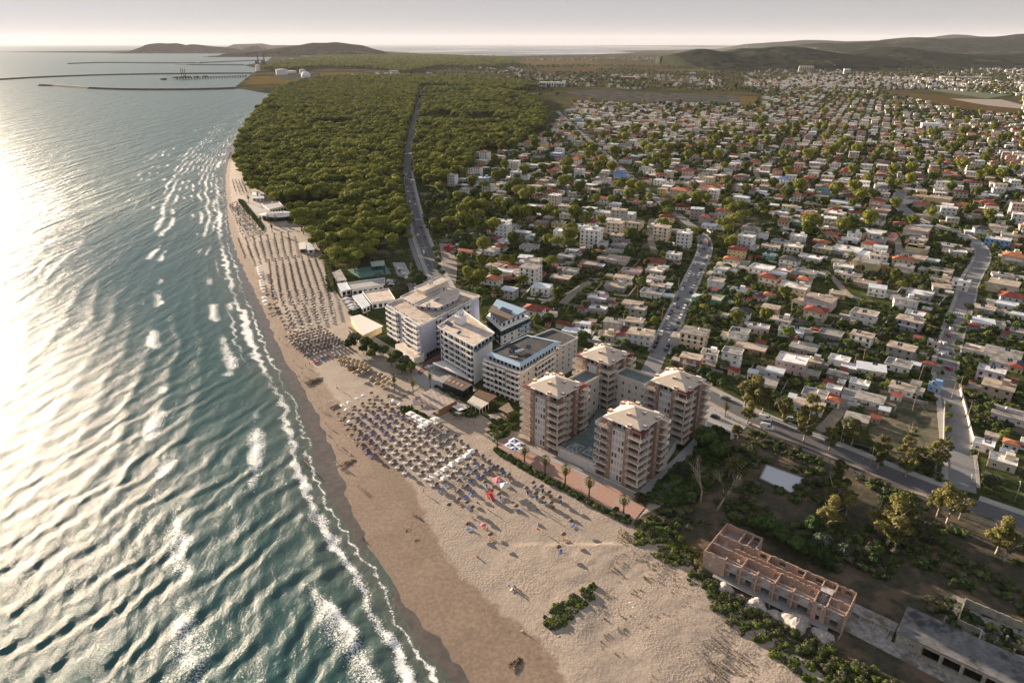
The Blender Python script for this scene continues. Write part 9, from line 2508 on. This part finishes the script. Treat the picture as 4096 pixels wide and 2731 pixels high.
def stack(c, x, y, h, label, r=9):
 p = Q(c, x, y); t = tag(empty('power_chimney', (p.x, p.y, 0)), label, 'chimney', 'industrial chimneys'); MB().cyl((0, 0, 0), r, r * .55, h, 14).build('shaft', mat('dark_stack', (.06, .05, .05), .9), t); MB().box((-r * 2, 0, 0), (r * 4, r * 3, h * .3)).build('boiler_house', mat('dark_block', (.1, .1, .11), .9), t)
stack('h', 1737, 265, 92, 'left dark power station chimney by the far bay', 5.5); stack('h', 1778, 265, 92, 'right dark power station chimney by the far bay', 5.5)
stack('j', 416, 342, 38, 'thin brick chimney in the factory strip behind forest', 2.2); stack('j', 1577, 345, 45, 'thin brick chimney beside the distant white factories', 2.4)
def block(c, x, y, w, d, h, m_, label, nm='industrial_building', ang=-.3):
 p = Q(c, x, y); t = tag(empty(nm, (p.x, p.y, 0), ang), label, 'building', 'distant large buildings'); MB().box((0, 0, 0), (w, d, h)).build('wall', m_, t); MB().box((0, 0, h), (w + 1, d + 1, 1)).build('roof', ROOFS['m'], t)
 n = max(3, int(w / 9))
 for i in range(n): MB().box((-w / 2 + w * (i + .5) / n, -d / 2 - .1, h * .2), (w / n * .5, .3, h * .55)).build('window', GLASS, t)
for a in [('j', 275, 302, 45, 22, 12, WHITEW, 'white hall with domed roof in the factory strip'), ('j', 497, 335, 24, 16, 24, GREYW, 'blue-grey tall silo block in the factory strip'), ('j', 1268, 386, 95, 30, 14, WHITEW, 'long white warehouse with dark bays at the village edge'), ('j', 945, 425, 70, 18, 6, WHITEW, 'long low white sheds with bright roofs beyond the forest'), ('j', 970, 445, 90, 20, 5, CREAM, 'second line of low pale sheds beyond the forest'), ('j', 805, 545, 40, 22, 7, GREYW, 'grey-roofed hall at the forest edge'),
          ('j', 1745, 345, 60, 25, 12, WALLS['b'], 'brick factory hall far beyond the gravel field'), ('j', 2145, 325, 30, 25, 16, GREYW, 'pale blue block left of the distant road'), ('r', 880, 318, 75, 25, 30, WALLS['c'], 'wide cream apartment slab below the hills'), ('r', 580, 292, 26, 24, 34, WALLS['p'], 'lone pink apartment tower below the hills', 'apartment_block'), ('r', 1155, 330, 30, 22, 24, WHITEW, 'white apartment block near the foot of hills', 'apartment_block'),
          ('r', 1268, 172, 90, 25, 30, WHITEW, 'large white building standing on the hillside', 'apartment_block'), ('r', 1950, 372, 190, 30, 12, WALLS['y'], 'very long yellow warehouse far right'), ('r', 1060, 300, 30, 22, 22, WALLS['b'], 'left brown apartment block at hill foot', 'apartment_block'), ('r', 1165, 300, 30, 22, 22, WALLS['b'], 'right brown apartment block at hill foot', 'apartment_block'), ('r', 1705, 720, 28, 20, 14, WHITEW, 'large white villa block in the right village', 'apartment_block'), ('h', 1975, 240, 60, 40, 18, WHITEW, 'white plant hall near the power station'), ('h', 2050, 228, 70, 40, 26, GREYW, 'tall grey plant beside the white hall')]:
 block(*a)
def haze():
 m = bpy.data.materials.new('haze'); m.use_nodes = True; nt = m.node_tree
 for n in list(nt.nodes):
  if n.type != 'OUTPUT_MATERIAL': nt.nodes.remove(n)
 v = nt.nodes.new('ShaderNodeVolumePrincipled')
 v.inputs['Color'].default_value = (.86, .9, 1, 1); v.inputs['Density'].default_value = HAZE_D; v.inputs['Anisotropy'].default_value = .05
 nt.links.new(v.outputs[0], nt.nodes['Material Output'].inputs['Volume'])
 o = MB().box((0, 36000, -4), (150000, 75000, 800)).build('haze', m); o['kind'] = 'stuff'; o['label'] = 'pale evening haze over sea and plain'; o['category'] = 'haze'
HAZE_D = 1.1e-5
haze()
finish_labels()
